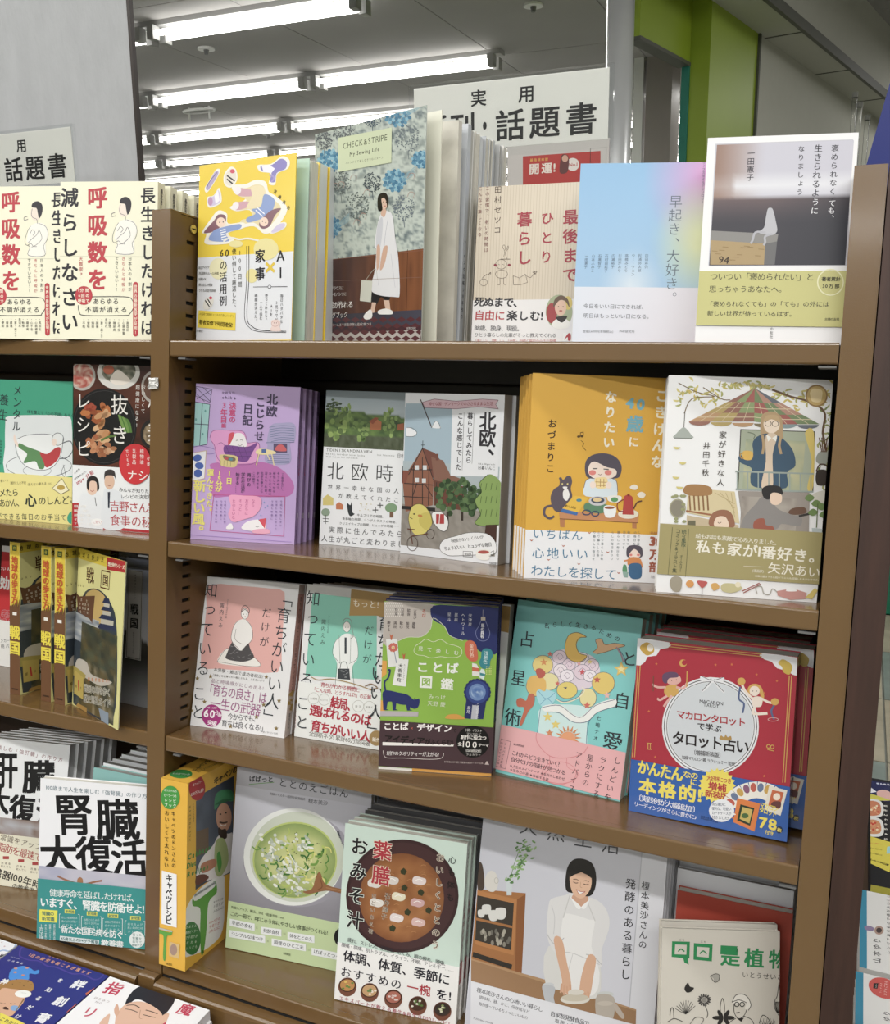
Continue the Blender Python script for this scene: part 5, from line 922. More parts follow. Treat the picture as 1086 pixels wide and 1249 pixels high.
A.c([(345, 345), (335, 375), (355, 395), (390, 400), (430, 412), (480, 405), (520, 410), (570, 408), (595, 390), (590, 360), (560, 345), (520, 335), (480, 312), (440, 325), (400, 310), (370, 330), (345, 345)], 3, 'dfe8c0')
for x, t_ in ((372, '見'), (420, 'て'), (468, '楽'), (517, 'し'), (565, 'む')): A.t(t_, x - 14, 360 + (x - 372) * .12, x + 14, 362 + (x - 372) * .12, 26, 'f0f2e6', .005)
A.t('ことば', 342, 460, 585, 470, 62, 'f2f4ec', .035); A.p([(368, 508), (435, 512), (432, 578), (366, 574)], 'f2f4ec'); A.t('図', 374, 541, 428, 545, 48, '8dba3a', .02); A.t('鑑', 480, 552, 552, 558, 66, 'f2f4ec', .025); A.t('みっけ', 412, 622, 510, 628, 28, 'e9edd6'); A.t('天野 慶', 408, 658, 508, 666, 28, 'e9edd6')
A.p([(183, 312), (245, 308), (257, 455), (195, 462)], 'e6e6e4'); A.l([(225, 360), (240, 440)], 3, '5a6a8a')
for k in range(9): a = k * .7; A.e(222 + 17 * math.cos(a), 355 + 17 * math.sin(a), 9, 9, 'd06a5a', n=8)
A.e(222, 355, 7, 7, 'e6c05a'); A.p([(245, 415), (306, 420), (290, 568), (218, 560)], 'e9e9e6'); A.v('大香車宛', 264, 442, 252, 545, 24, '222222', .015); A.v('たいこうしゃえん', 285, 445, 278, 535, 10, '444444')
for x, y in ((212, 280), (280, 385)): A.p([(x - 8, y), (x - 3, y + 35), (x + 3, y + 35), (x + 9, y), (x, y + 12)], 'c8643c')
A.p([(150, 425), (188, 428), (186, 500), (148, 520)], 'e0a03c'); A.p([(146, 640), (180, 650), (175, 720), (145, 720)], 'e0a03c')
NV = '27306a'
A.b([(165, 600), (190, 588), (250, 600), (300, 612), (335, 640), (352, 636), (366, 640), (358, 680), (330, 688), (305, 670), (260, 665), (215, 650), (190, 650), (168, 640)], NV, 3); A.c([(180, 590), (175, 545), (195, 520), (205, 480), (195, 478)], 9, NV); A.p([(165, 630), (195, 640), (185, 690), (200, 696), (168, 696)], NV); A.p([(215, 640), (240, 650), (235, 690), (250, 697), (220, 697)], NV); A.p([(290, 650), (320, 665), (312, 692), (328, 698), (298, 698)], NV); A.p([(335, 645), (338, 628), (348, 640)], NV); A.p([(352, 642), (362, 630), (364, 650)], NV)
A.p([(150, 700), (360, 705), (358, 730), (148, 728)], 'b8b0b4')
A.b([(615, 330), (640, 316), (668, 330), (680, 370), (682, 420), (655, 432), (628, 415), (612, 375)], 'd2694a'); A.v('金竹色', 648, 335, 650, 408, 24, 'f2dcc8', .01); A.b([(705, 375), (725, 360), (755, 368), (765, 400), (750, 430), (745, 465), (710, 470), (690, 440), (700, 410)], '2f8a94'); A.v('浅葱色', 730, 375, 722, 445, 24, 'd8ecee', .01)
A.p([(652, 440), (676, 445), (690, 470), (690, 512), (652, 508)], 'e9e6e0'); A.p([(652, 462), (690, 468), (690, 488), (652, 484)], 'd2694a'); A.p([(702, 470), (718, 476), (724, 500), (715, 530), (692, 520), (692, 490)], 'dce8e8'); A.p([(694, 492), (724, 500), (720, 512), (694, 506)], '2f8a94')
for i in range(4):
    for j in range(5): A.e(730 + i * 8, 460 + j * 10, 3, 3, 'e0e48a', n=6)
A.p([(620, 640), (660, 650), (650, 745), (608, 740)], NV); A.p([(700, 640), (730, 640), (712, 745), (665, 745)], NV); A.p([(655, 650), (690, 650), (680, 745), (645, 745)], 'c0c0cc')
for k in range(20): a = k * math.pi / 10; A.e(680 + 62 * math.cos(a), 598 + 62 * math.sin(a), 13, 13, NV, n=8)
A.e(680, 598, 62, 62, '34488e'); A.e(680, 598, 46, 46, '6f8fc4'); A.D(680, 598, 34, 34, lambda r, a: mixc('b8cfe8', '3f66ae', nz(a * 1.6, r * 3)), 4, 12)
A.v('ことばデザイン', 684, 660, 676, 745, 18, 'e8e8ee', .01); A.v('星見', 636, 672, 630, 715, 20, 'e8e8ee', .01); A.b([(510, 742), (520, 722), (565, 718), (598, 730), (610, 745)], 'e0a03c'); A.R(.3, .972, 1, .998, 'e0a03c')
A.build('cover_print', A.root)
B = band_art(A)
B.t('ことば', 170, 782, 305, 784, 44, 'f2ecea', .035); B.t('×', 318, 792, 342, 793, 30, 'c05a4a'); B.t('デザイン', 350, 788, 543, 796, 44, 'f2ecea', .035); B.t('で', 545, 805, 570, 806, 26, '1c1416', .01)
B.p([(165, 868), (552, 882), (550, 892), (165, 886)], 'efe9e6'); B.t('アイディア', 175, 848, 395, 862, 44, '17100f', .03); B.t('がふくらむ!', 395, 866, 548, 872, 34, '17100f', .02)
B.c([(168, 915), (175, 945), (200, 955), (280, 955), (420, 962), (485, 955), (498, 930)], 2.5, 'e6dcd8'); B.t('創作のクオリティーが上がる!', 188, 928, 472, 936, 26, 'f2ecea', .005)
B.e(656, 866, 90, 87, '0f0c0e'); B.t('小説・イラスト', 612, 802, 706, 808, 17, 'e8e4e0'); B.t('マンガなど', 622, 822, 700, 826, 14, 'e8e4e0'); B.t('創作に役立つ', 590, 840, 730, 846, 24, 'f6f2ee', .02); B.t('全', 575, 878, 596, 879, 22, 'f6f2ee', .02); B.t('100', 598, 878, 684, 884, 48, 'f6f2ee', .01); B.t('テーマ', 686, 884, 742, 886, 20, 'f6f2ee', .02); B.t('〔1283語収録〕', 608, 914, 712, 918, 16, 'f6f2ee'); B.t('フルカラー', 618, 936, 700, 938, 13, 'e8e4e0'); B.t('幻冬舎の1570冊 児童書の絵本・クイズ本', 500, 975, 712, 984, 12, 'c8b8b4'); B.p([(720, 990), (732, 970), (745, 992)], 'c8b8b4')
B.build('band_print', A.root)
sA = side_art(A, lift=.0006); sA.R(0, .32, 1, .72, '8dba3a'); vfrac(sA, '見て楽しむ', .5, .10, .30, .028, 'd8dce8', .0); vfrac(sA, 'ことば図鑑', .5, .36, .66, .045, '16241a', .02); sA.build('spine_print', A.root)
behind(A, 3, .0178, ['lime-green picture dictionary second in its row, navy spine showing', 'lime-green picture dictionary third in its row', 'lime-green picture dictionary last in its row, by the turquoise book'], dx=.0015)

K = (590, 720, 4.309)
TQ = '7fd0cf'
A = book('paperback', 'turquoise astrology book with a parfait of moons and planets over a pink lower band', pose(.3985, .086, Z3, -6.0, 10.0, -.8), .148, .198, .0185, K, TQ, TQ, spine=None, band=(.255, 'edb0b4', .018), group='turquoise astrology books')
[A.t(c_, 318 + 41 * i, y_, 350 + 41 * i, y_ + 8, 30, IK, .012) for i, (c_, y_) in enumerate(zip('私らしく生きるための', (182, 176, 174, 174, 178, 186, 192, 212, 232, 250)))]
A.v('占', 233, 195, 222, 318, 92, IK, .01); A.v('星', 190, 395, 178, 525, 92, IK, .01); A.v('術', 160, 600, 150, 735, 100, IK, .01); A.v('自', 735, 520, 722, 640, 88, IK, .012); A.v('愛', 690, 725, 668, 870, 112, IK, .012); A.v('と', 770, 305, 765, 415, 84, IK, .01); A.v('七嶋ナオ', 608, 655, 588, 795, 26, '2c3a44', .005)
# parfait
def blob(cx, cy, rx, ry, c_, o='6a6a7c', w=2.5): A.e(cx, cy, rx, ry, c_); A.o_(cx, cy, rx, ry, w, o)
A.b([(300, 620), (420, 600), (560, 620), (545, 700), (540, 850), (480, 880), (350, 870), (285, 800), (290, 700)], 'cfeaea'); A.c([(300, 620), (288, 720), (285, 800), (350, 870)], 3, '56789a'); A.c([(570, 640), (545, 740), (540, 850)], 3, '56789a')
A.b([(360, 350), (420, 310), (560, 340), (610, 400), (600, 470), (540, 520), (420, 520), (340, 470), (330, 400)], 'e2d3e0')
for cx, cy, r_ in ((400, 350, 38), (450, 390, 34), (405, 420, 36), (520, 360, 36), (570, 395, 38), (520, 430, 44), (440, 450, 36), (560, 450, 34)): blob(cx, cy, r_, r_ * .92, random.choice(('ecdfe6', 'e4cfdc', 'efe6ee'))); A.c([(cx - r_ * .5, cy), (cx, cy - r_ * .5), (cx + r_ * .5, cy), (cx, cy + r_ * .4), (cx - r_ * .2, cy)], 2, '8a6a8c')
blob(312, 392, 54, 50, 'e6cf7a'); blob(345, 480, 52, 46, 'e8dca0'); blob(630, 488, 60, 58, 'e6c864'); blob(550, 565, 44, 50, 'e8dc9c'); blob(440, 525, 54, 44, 'e6cf6a'); blob(275, 505, 50, 52, 'e2c070')
A.c([(368, 560), (420, 590), (490, 570), (530, 530), (520, 510)], 6, 'f0e6c8'); A.c([(366, 556), (420, 585), (490, 565), (528, 528)], 2.5, '5a6a8c'); A.p([(420, 510), (435, 520), (440, 508)], '5a5a6a')
A.b([(280, 530), (320, 520), (380, 540), (375, 580), (330, 620), (290, 590)], 'a9dbe6'); A.c([(290, 530), (330, 570), (375, 540)], 2.5, '5a9ac0'); A.c([(300, 600), (335, 570), (370, 600)], 2.5, '5a9ac0')
A.b([(310, 610), (400, 600), (470, 650), (520, 660), (590, 600), (690, 570), (690, 610), (600, 640), (545, 690), (470, 690), (400, 640), (330, 640)], 'f0f0ee'); A.c([(310, 615), (400, 605), (470, 655), (520, 665), (590, 605), (690, 575)], 3, '56607c'); A.c([(330, 640), (400, 645), (470, 692), (545, 690), (600, 642), (690, 612)], 3, '56607c')
A.b([(430, 280), (450, 235), (495, 222), (542, 245), (510, 250), (490, 285), (505, 330), (545, 345), (510, 375), (460, 368), (432, 330)], 'e8bc4c'); A.c([(430, 280), (450, 235), (495, 222), (542, 245), (505, 250), (488, 285), (505, 330), (545, 345), (510, 375), (460, 368), (432, 330), (430, 280)], 3, '6a5a3c')
A.b([(575, 325), (600, 300), (590, 262), (620, 255), (640, 285), (690, 278), (745, 290), (700, 305), (640, 325), (600, 335)], 'dcae7e'); A.c([(575, 325), (600, 300), (590, 262), (620, 255), (640, 285), (690, 278), (745, 290), (700, 305), (640, 325), (600, 335)], 2.5, '6a4a3a'); A.c([(700, 300), (725, 340), (735, 375)], 8, 'a88a9a'); A.c([(712, 310), (740, 350), (745, 380)], 3, '4a5a7c')
star(A, 725, 415, 42, 'e8c25a'); star(A, 725, 415, 22, 'f0e2a0')
for x, y, r_, c_ in ((318, 378, 20, 'd88a4c'), (350, 335, 16, 'd86a5c'), (520, 430, 18, 'd0505a'), (598, 470, 20, 'c85a4c'), (390, 490, 14, 'd86a5c'), (650, 552, 20, 'ecb8b0'), (503, 385, 12, 'e0a0a0'), (338, 665, 26, 'e6cf6a'), (380, 705, 26, 'e6cf6a'), (348, 750, 22, 'd88a5c'), (560, 375, 14, 'e6cf7a'), (545, 605, 20, 'd86a5c'), (340, 790, 18, 'e08a7c')): star(A, x, y, r_, c_)
A.b([(230, 480), (255, 450), (300, 450), (328, 480), (325, 530), (290, 520), (270, 545), (240, 530)], 'e8b85c'); A.b([(275, 420), (300, 410), (325, 430), (318, 455), (290, 460)], 'c05a4c'); A.b([(240, 545), (268, 550), (265, 600), (235, 640), (205, 705), (190, 700), (215, 620), (180, 610), (175, 575), (200, 565), (225, 580)], 'c86a50')
for k in range(16): a = k * math.pi / 8; A.p([(445 + 40 * math.cos(a - .18), 775 + 36 * math.sin(a - .18)), (445 + 72 * math.cos(a), 775 + 68 * math.sin(a)), (445 + 40 * math.cos(a + .18), 775 + 36 * math.sin(a + .18))], 'dc8a50')
A.e(445, 780, 40, 38, 'eaa070'); A.e(433, 795, 4, 6, '7a4a3a'); A.e(460, 800, 4, 6, '7a4a3a')
A.build('cover_print', A.root)
B = band_art(A); PD = 'd8646c'
B.c([(280, 750), (285, 800), (350, 870), (440, 880), (520, 860), (550, 820)], 4, 'e08a90'); B.o_(400, 960, 90, 60, 3, 'e08a90', 20); B.c([(350, 870), (345, 940), (300, 985), (400, 1015), (480, 1000)], 3, 'e08a90'); B.c([(440, 880), (445, 930), (500, 960), (470, 1010)], 3, 'e08a90')
B.v('しんどいを', 712, 870, 648, 1110, 40, '3a2c34', .0); B.v('ラクにする', 635, 870, 590, 1090, 38, '3a2c34', .0); B.v('星からの', 568, 860, 535, 1030, 38, '3a2c34', .0); B.v('アドバイス', 508, 845, 462, 1060, 36, '3a2c34', .0)
B.t('これからどう生きていく?', 152, 852, 402, 915, 28, '3a2c34', .01); B.t('自分だけの指針が見つかる', 146, 885, 435, 960, 28, '3a2c34', .01); B.t('★人生のメインテーマ ★本当のしあわせ', 140, 920, 430, 992, 17, '3a2c34'); B.t('★生命力の源 ★幸福する姿', 140, 940, 345, 995, 17, '3a2c34'); B.t('朝日新聞出版', 160, 808, 218, 820, 12, '3a2c34')
B.l([(95, 780), (145, 795), (118, 938), (66, 922)], 2, '8a5a60', True); B.v('アドバイス量自', 120, 800, 92, 930, 15, '6a4048'); B.v('幸せデザイン帳', 100, 795, 78, 915, 15, '6a4048')
B.build('band_print', A.root)
for k in (1, 2, 3): copy_tree(A.root, A.mw @ Matrix.Translation((.001 * k, .0205 * k, .004 + .001 * k)), f'turquoise astrology book {["second", "third", "last"][k - 1]} in its row, only its top showing', ())

K = (750, 750, 3.232)
A = book('boxed_set', 'red boxed tarot book with two winged figures round a white oval and a blue band', pose(.559, .052, Z3, -2.6, 2.3, 1.0), .156, .181, .032, K, 'b3253c', '4a141f', band=(.30, '2f5fae'), m='gloss', cat='box set', group='red tarot box sets', bandside='244a86')
WHT = 'e9e9ee'
A.b([(88, 90), (215, 108), (210, 130), (180, 135), (165, 160), (130, 165), (120, 185), (85, 198)], WHT, 2); A.b([(720, 168), (575, 150), (590, 175), (620, 185), (640, 210), (680, 220), (718, 240)], WHT, 2)
for o in (0, 9): A.l([(215, 116 + o), (580, 155 + o)], 3, 'd8a850'); A.l([(698 - o, 240), (672 - o, 660)], 3, 'd8a850'); A.l([(92 + o, 200), (70 + o, 560)], 3, 'd8a850')
A.b([(100, 125), (125, 108), (150, 120), (155, 145), (130, 160), (108, 145)], 'c9a03a'); A.e(140, 130, 13, 14, 'f0e6d8'); A.b([(645, 190), (665, 175), (700, 200), (690, 235), (665, 225), (660, 205)], 'd0b040')
A.e(378, 440, 191, 195, WHT); A.e(378, 440, 184, 188, '2c2428'); A.e(378, 440, 181, 185, WHT); A.e(378, 440, 174, 178, '2c2428'); A.e(378, 440, 172, 176, 'dcdfe4'); A.e(378, 440, 168, 172, 'd4d9e0')
A.b([(340, 240), (385, 255), (430, 245), (425, 265), (388, 262), (345, 262)], WHT); A.c([(385, 260), (365, 285), (345, 300)], 8, WHT); A.c([(390, 260), (410, 285), (432, 305)], 8, WHT); A.e(387, 260, 8, 8, WHT); A.c([(340, 240), (385, 258), (430, 245)], 2, '2c2428'); A.c([(380, 262), (345, 300)], 2, '2c2428'); A.c([(392, 262), (432, 304)], 2, '2c2428')
# two winged children, drawn plainly
A.b([(205, 240), (225, 230), (255, 240), (262, 262), (240, 275), (210, 270)], 'e6b0a8'); A.b([(190, 235), (215, 225), (245, 228), (250, 245), (215, 250), (205, 270), (190, 262)], '6a4a6a'); A.b([(205, 280), (245, 278), (250, 310), (215, 325), (195, 305)], 'd8a850'); A.c([(200, 285), (170, 285), (150, 275)], 9, 'e6b0a8'); A.c([(245, 285), (270, 290), (285, 270)], 9, 'e6b0a8'); A.c([(205, 320), (180, 335), (170, 330)], 9, 'e6b0a8'); A.c([(225, 320), (205, 345), (195, 360)], 9, 'e6b0a8'); A.l([(153, 240), (152, 300)], 4, '7a4a3c'); A.l([(286, 222), (284, 285)], 4, 'd8a850')
A.b([(525, 290), (545, 272), (575, 280), (590, 320), (580, 345), (570, 300), (540, 290), (530, 325)], 'd8a850'); A.e(552, 300, 20, 20, 'f0e0d4'); A.b([(545, 325), (580, 325), (578, 360), (545, 358)], 'f0e0d4'); A.c([(545, 330), (515, 300), (502, 272)], 9, 'f0e0d4'); A.c([(580, 330), (610, 345), (630, 345)], 9, 'f0e0d4'); A.c([(555, 358), (545, 385), (560, 390), (600, 388)], 10, 'f0e0d4'); A.e(500, 262, 16, 15, 'd8a850'); A.e(632, 342, 16, 14, 'd8a850'); A.c([(495, 285), (490, 330), (510, 350), (505, 385)], 7, '5a6a94'); A.c([(628, 358), (618, 380), (628, 410)], 7, '5a6a94'); A.o_(625, 412, 20, 7, 2, 'e0b0b0')
for cx, cy in ((225, 258), (244, 256), (545, 300), (560, 300)): A.e(cx, cy, 2, 2, '3a2024')
A.D(270, 190, 15, 15, lambda r, a: hc('d8a850'), 1, 12); A.e(275, 188, 10, 10, 'b3253c')
for x, y in ((165, 193), (398, 197), (560, 235), (462, 195), (135, 380), (590, 308), (640, 260), (590, 635), (160, 560)): star(A, x, y, 6, 'd8743c')
A.l([(128, 505), (145, 507)], 3, 'd8a850'); A.l([(128, 528), (145, 530)], 3, 'd8a850'); A.l([(132, 505), (132, 528)], 3, 'd8a850'); A.l([(141, 505), (141, 528)], 3, 'd8a850'); A.o_(607, 518, 7, 7, 3, 'd8a850', 10); A.o_(622, 520, 7, 7, 3, 'd8a850', 10); A.l([(603, 530), (628, 536)], 3, 'd8a850')
A.t('MACARON', 335, 340, 428, 350, 20, '2c2428', .0); A.t('TAROT', 350, 355, 412, 361, 16, '2c2428')
A.t('マカロンタロット', 245, 390, 518, 425, 36, 'b3303c', .02); A.t('で学ぶ', 325, 436, 422, 450, 30, '2c2428', .02); A.t('タロット占い', 228, 482, 530, 522, 58, '2c2428', .02); A.t('〔増補新装版〕', 302, 540, 430, 554, 22, '3c3438', .005); A.t('加藤マカロン 著 ラクシュミー 監修', 265, 560, 475, 588, 16, '3c3438')
A.b([(415, 490), (420, 475), (432, 482), (438, 470), (446, 482), (458, 477), (458, 494)], 'b8924a')
A.build('cover_print', A.root, M['gloss'])
B = band_art(A); YE = 'ecd84a'
B.t('かんたん', 92, 595, 270, 630, 62, YE, .03); B.t('なの', 272, 625, 330, 635, 30, YE, .02); B.t('に', 298, 655, 328, 660, 30, YE, .02); B.t('本格的!', 92, 668, 345, 712, 68, YE, .035)
B.t('〔実践例が大幅追加!〕', 82, 715, 335, 770, 28, 'f0f0f4', .01); B.t('リーディングがさらに豊かに♪', 78, 742, 335, 800, 21, 'f0f0f4', .005); B.t('説話出版', 340, 795, 410, 812, 17, '142c5a', .01)
for k in range(20): a = k * math.pi / 10; B.p([(405 + 60 * math.cos(a - .2), 672 + 55 * math.sin(a - .2)), (405 + 74 * math.cos(a), 672 + 70 * math.sin(a)), (405 + 60 * math.cos(a + .2), 672 + 55 * math.sin(a + .2))], YE)
B.e(405, 672, 64, 60, YE); B.t('大好評につき', 365, 640, 462, 655, 22, 'b3303c', .02); B.t('増補', 370, 670, 442, 682, 34, 'b3303c', .03); B.t('新装版!!', 358, 700, 462, 718, 30, 'b3303c', .025)
for k in range(8):
    a = R_(-62 + k * 14); cx, cy = 560, 790; B.p([(cx + 150 * math.sin(a - .1), cy - 150 * math.cos(a - .1) * .9), (cx + 150 * math.sin(a + .12), cy - 150 * math.cos(a + .12) * .9), (cx + 70 * math.sin(a + .16), cy - 70 * math.cos(a + .16)), (cx + 70 * math.sin(a - .16), cy - 70 * math.cos(a - .16))], 'e8e4dc'); x, y = cx + 115 * math.sin(a), cy - 112 * math.cos(a); B.e(x, y, 12, 18, ('c05a4c', '6a7a9c', 'c9a04a', '8a5a7a')[k % 4], k * 14 - 60)
B.p([(610, 672), (682, 690), (655, 790), (590, 765)], 'e2dcd0'); B.p([(622, 688), (668, 698), (650, 765), (606, 750)], 'c8643c'); B.e(640, 715, 14, 14, 'f0e0d0'); B.b([(625, 735), (655, 735), (652, 760), (618, 755)], '6a3c3c')
B.p([(485, 720), (575, 742), (552, 852), (468, 815)], 'dc7a34'); B.p([(497, 745), (552, 760), (535, 830), (484, 808)], '2c3c2c'); B.p([(505, 755), (545, 766), (532, 820), (494, 802)], 'c9b05a'); B.e(515, 790, 14, 10, '4a6a3c'); B.c([(468, 780), (455, 790), (470, 800)], 5, 'dc7a34')
B.e(423, 770, 50, 45, 'e6e8ee'); B.p([(465, 775), (480, 785), (462, 790)], 'e6e8ee')
for i, t_ in enumerate(('持ち運びに', '便利な、可愛い', 'カードケースが', '付きました!')): B.t(t_, 384, 744 + i * 17, 384 + 11 * len(t_), 746 + i * 18, 14, '2c3c5c', .01)
B.t('マカロン', 575, 745, 645, 765, 24, YE, .02); B.t('タロット', 572, 765, 640, 785, 24, YE, .02); B.t('78', 568, 815, 642, 828, 58, YE, .03); B.e(650, 845, 13, 14, '1c2c4c'); B.t('枚', 641, 844, 659, 848, 16, YE, .02); B.t('付き', 594, 852, 628, 862, 18, YE, .02)
B.build('band_print', A.root, M['gloss'])
C_ = copy_tree(A.root, A.mw @ Matrix.Translation((.012, .034, .003)), 'red boxed tarot set behind the front one, its right corner showing', ())
for k in (2, 3, 4): copy_tree(A.root, A.mw @ Matrix.Translation((.004, .034 * k + .0, .001)), f'red boxed tarot set {ORD[k]} in its row', ('cover_print', 'band_print')) if k < 4 else None

# ---------------- left bay, third shelf: yellow travel guides standing spine-out, one turned to the front
K = (0, 640, 4.525)
SG = 'e2dc92'
G = pose(-.187, .039, Z3, -22.4, 2.4)
A = book('guidebook', 'yellow history guidebook whose castle cover swings open towards the front', G, .135, .210, .018, K, SG, 'e6c81e', spine='L', group='yellow history guidebooks with castle covers', m='gloss')
A.R(0, 0, 1, .065, 'e3c81c'); A.p([(592, 178), (706, 200), (700, 268), (588, 248)], 'b8282c'); A.t('地球の歩き方', 425, 158, 580, 195, 30, '1c1a14', .025); A.t('GLOBE-TROTTER TRAVEL GUIDEBOOK', 425, 172, 590, 214, 9, '1c1a14'); A.t('歴史時代シリーズ', 597, 215, 688, 236, 24, 'f2ead0', .025)
A.t('戦', 472, 275, 525, 285, 95, '5a3420', .015); A.t('国', 560, 302, 606, 314, 80, 'e2dc92', .02); A.l([(562, 252), (608, 262), (602, 358), (556, 345)], 7, '6a4026', True); A.t('国', 564, 302, 602, 312, 66, '5a3420', .02); A.t('Sengoku', 378, 322, 465, 338, 22, '5a4a2c')
MN = [(418, 500), (440, 450), (470, 370), (520, 352), (570, 375), (615, 440), (640, 520), (648, 700), (640, 1000), (600, 1100), (540, 1070), (405, 985)]
A.b(MN, '39424a', 3)
A.b([(470, 470), (475, 385), (520, 358), (570, 385), (600, 450), (600, 540), (480, 540)], 'c8a860')
A.f(412, 505, 545, 660, 14, 16, lambda u, v: mixc('6a7484', 'c3c4c0', nz(u * 3, v * 11, 4) * 1.3 - .1))
A.f(440, 570, 640, 1060, 18, 26, lambda u, v: mixc(mixc('2a3430', '6a5a34', nz(u * 8, v * 14, 1)), 'b8a88a' if v > .45 else '4a5a4c', max(0, nz(u * 11, v * 12, 6) - .45) * 1.4))
A.b([(430, 740), (480, 760), (500, 820), (560, 850), (620, 870), (560, 890), (480, 850), (420, 800)], 'c0b8ac')
A.p([(578, 402), (602, 408), (612, 438), (566, 430)], '2c3656'); A.p([(574, 432), (606, 438), (604, 458), (573, 452)], 'bdb8a8'); A.p([(570, 450), (608, 458), (620, 482), (558, 470)], '2c3656'); A.p([(568, 474), (612, 483), (610, 505), (567, 496)], 'bdb8a8'); A.p([(562, 494), (618, 506), (636, 534), (546, 516)], '2c3656'); A.p([(558, 518), (628, 532), (626, 560), (556, 546)], 'bdb8a8'); A.p([(552, 544), (634, 560), (646, 590), (538, 568)], '2c3656')
A.p([(424, 378), (440, 395), (525, 392), (510, 545), (495, 520), (430, 480)], '6a4630')
for k in range(4): A.t(('武士', 'お城巡り', '国宝記録', '城下町')[k], 436, 412 + 22 * k, 494, 422 + 22 * k, 16, 'd8ccb8', .01)
A.p([(405, 775), (440, 800), (475, 830), (470, 850), (405, 830)], 'a89848'); A.p([(412, 800), (462, 845), (460, 965), (410, 930)], 'bca44c'); A.t('第', 414, 890, 428, 892, 22, '3a2c14'); A.t('1', 422, 888, 448, 890, 80, 'b8302c', .03); A.t('位', 440, 900, 455, 903, 18, '3a2c14')
A.t('歴史が始まる!', 482, 852, 605, 862, 22, 'c8702c', .02); A.t('戦国の地を歩く', 465, 900, 612, 928, 46, 'e9e4d4', .05); A.t('戦国の地を歩く', 465, 900, 612, 928, 46, '14120e', .012); A.t('歴史巡礼ガイド', 462, 955, 612, 988, 46, 'e9e4d4', .05); A.t('歴史巡礼ガイド', 462, 955, 612, 988, 46, '14120e', .012)
A.p([(545, 1010), (600, 1040), (600, 1105), (560, 1080)], '8a98a8'); A.p([(430, 985), (480, 1010), (480, 1040), (420, 1000)], 'a8823c')
A.build('cover_print', A.root, M['gloss'])
sA = side_art(A, right=False); sA.R(0, .42, 1, 1, '6f4a2c')
for k in range(5): sA.poly_uv([(A.th * k / 5, .58 * A.h), (A.th * (k + 1) / 5, .58 * A.h), (A.th * (k + 1) / 5, (.58 + .012 * (k + 1)) * A.h)], '6f4a2c')
vfrac(sA, '地球の歩き方', .5, .09, .40, .055, 'c8541c', .03); vfrac(sA, '戦国', .5, .54, .74, .095, 'e6d21e', .03); sA.poly_uv([(.3 * A.th, .525 * A.h), (.7 * A.th, .525 * A.h), (.7 * A.th, .545 * A.h), (.3 * A.th, .545 * A.h)], 'e8e4dc'); sA.R(.3, .02, .7, .055, '3a5a2c'); vfrac(sA, '日', .5, .02, .055, .022, 'e6d21e', .02); sA.R(.2, .96, .8, .97, '3a2414')
sA.build('spine_print', A.root)
PC = pose(-.190, .030, Z3, 91, 0)
rel = PC.inverted() @ G
for k in range(3): MB().box(.0, .0008 + .0013 * k, .001, .1335 - .002 * k, .0017 + .0013 * k, .2085, 'e9e6cf').build('open_leaf', M['paper'], A.root, rel)
MB().box(0, 0, 0, .135, .0007, .21, SG).build('open_cover', M['gloss'], A.root, rel)
op = [c for c in A.root.children if c.name.startswith('cover_print')][0].copy(); COL.objects.link(op); op.name = 'open_cover_print'; op.parent = A.root; op.matrix_local = rel
A.root.matrix_world = PC
for x, y, yw, lb in ((-.2155, .031, 88, 'yellow guidebook spine-out, second from the castle cover turned to the front'), (-.2745, .034, 91, 'yellow guidebook spine-out, farthest left beside the red-edged book')):
    copy_tree(A.root, pose(x, y, Z3, yw, 0), lb, ('open_leaf', 'open_cover', 'open_cover_print'))
A = book('photo_book', 'grey misty-mountain book with a framed vertical title strip, behind the yellow castle guidebook', pose(-.158, .078, Z3, -3, 4), .128, .205, .012, (150, 650, 4.307), '8f9197', '6c6e74', m='gloss')
def mist(u, v):
    t = nz(u * 5, v * 7, 2); ridge = .45 + .18 * nz(u * 4, 1)
    if v < ridge: return mixc('8c93a6', 'c9c9cc', v * 2)
    return mixc(mixc('2c2c28', '5a574e', t), 'b4b6ba', max(0, v - .68) * 3.6)
A.F(0, 0, 1, 1, 24, 34, mist)
A.p([(30, 192), (106, 200), (94, 672), (14, 655)], 'c3bfb8'); A.l([(34, 198), (102, 205), (90, 664), (19, 650)], 3, '1c1a1a', True); A.v('戦国', 62, 365, 58, 510, 58, '141212', .03); A.v('歴史秘話ヒストリア', 66, 215, 64, 350, 11, '3a3634'); A.v('史跡からひもとく名画', 56, 520, 54, 635, 11, '3a3634'); A.t('戦国武将・合戦・城', -20, 930, 75, 955, 8, 'dcdcdc'); A.t('歴史図鑑', -40, 120, 20, 135, 26, '1c1a1a', .01)
A.build('cover_print', A.root, M['gloss'])
K = (0, 640, 4.525)
A = book('paperback', 'red and white health book with a pink brain at the left edge of view', pose(-.428, .13, Z3, 0, 4), .13, .182, .014, K, 'c9242c', 'c9242c', band=(.38, 'ecebe8'))
A.R(0, 0, 1, .05, 'e8e8ea'); A.R(.5, .06, 1, .16, '1a1416'); A.t('ない人', -10, 240, 58, 245, 24, 'f0f0f0', .02); A.t('効く', -10, 320, 130, 325, 80, 'f0ecea', .03)
for k in range(22): A.o_(-20 + 85 * random.random(), 480 + 130 * random.random(), 16, 14, 4, 'c87a80', 10)
A.build('cover_print', A.root)
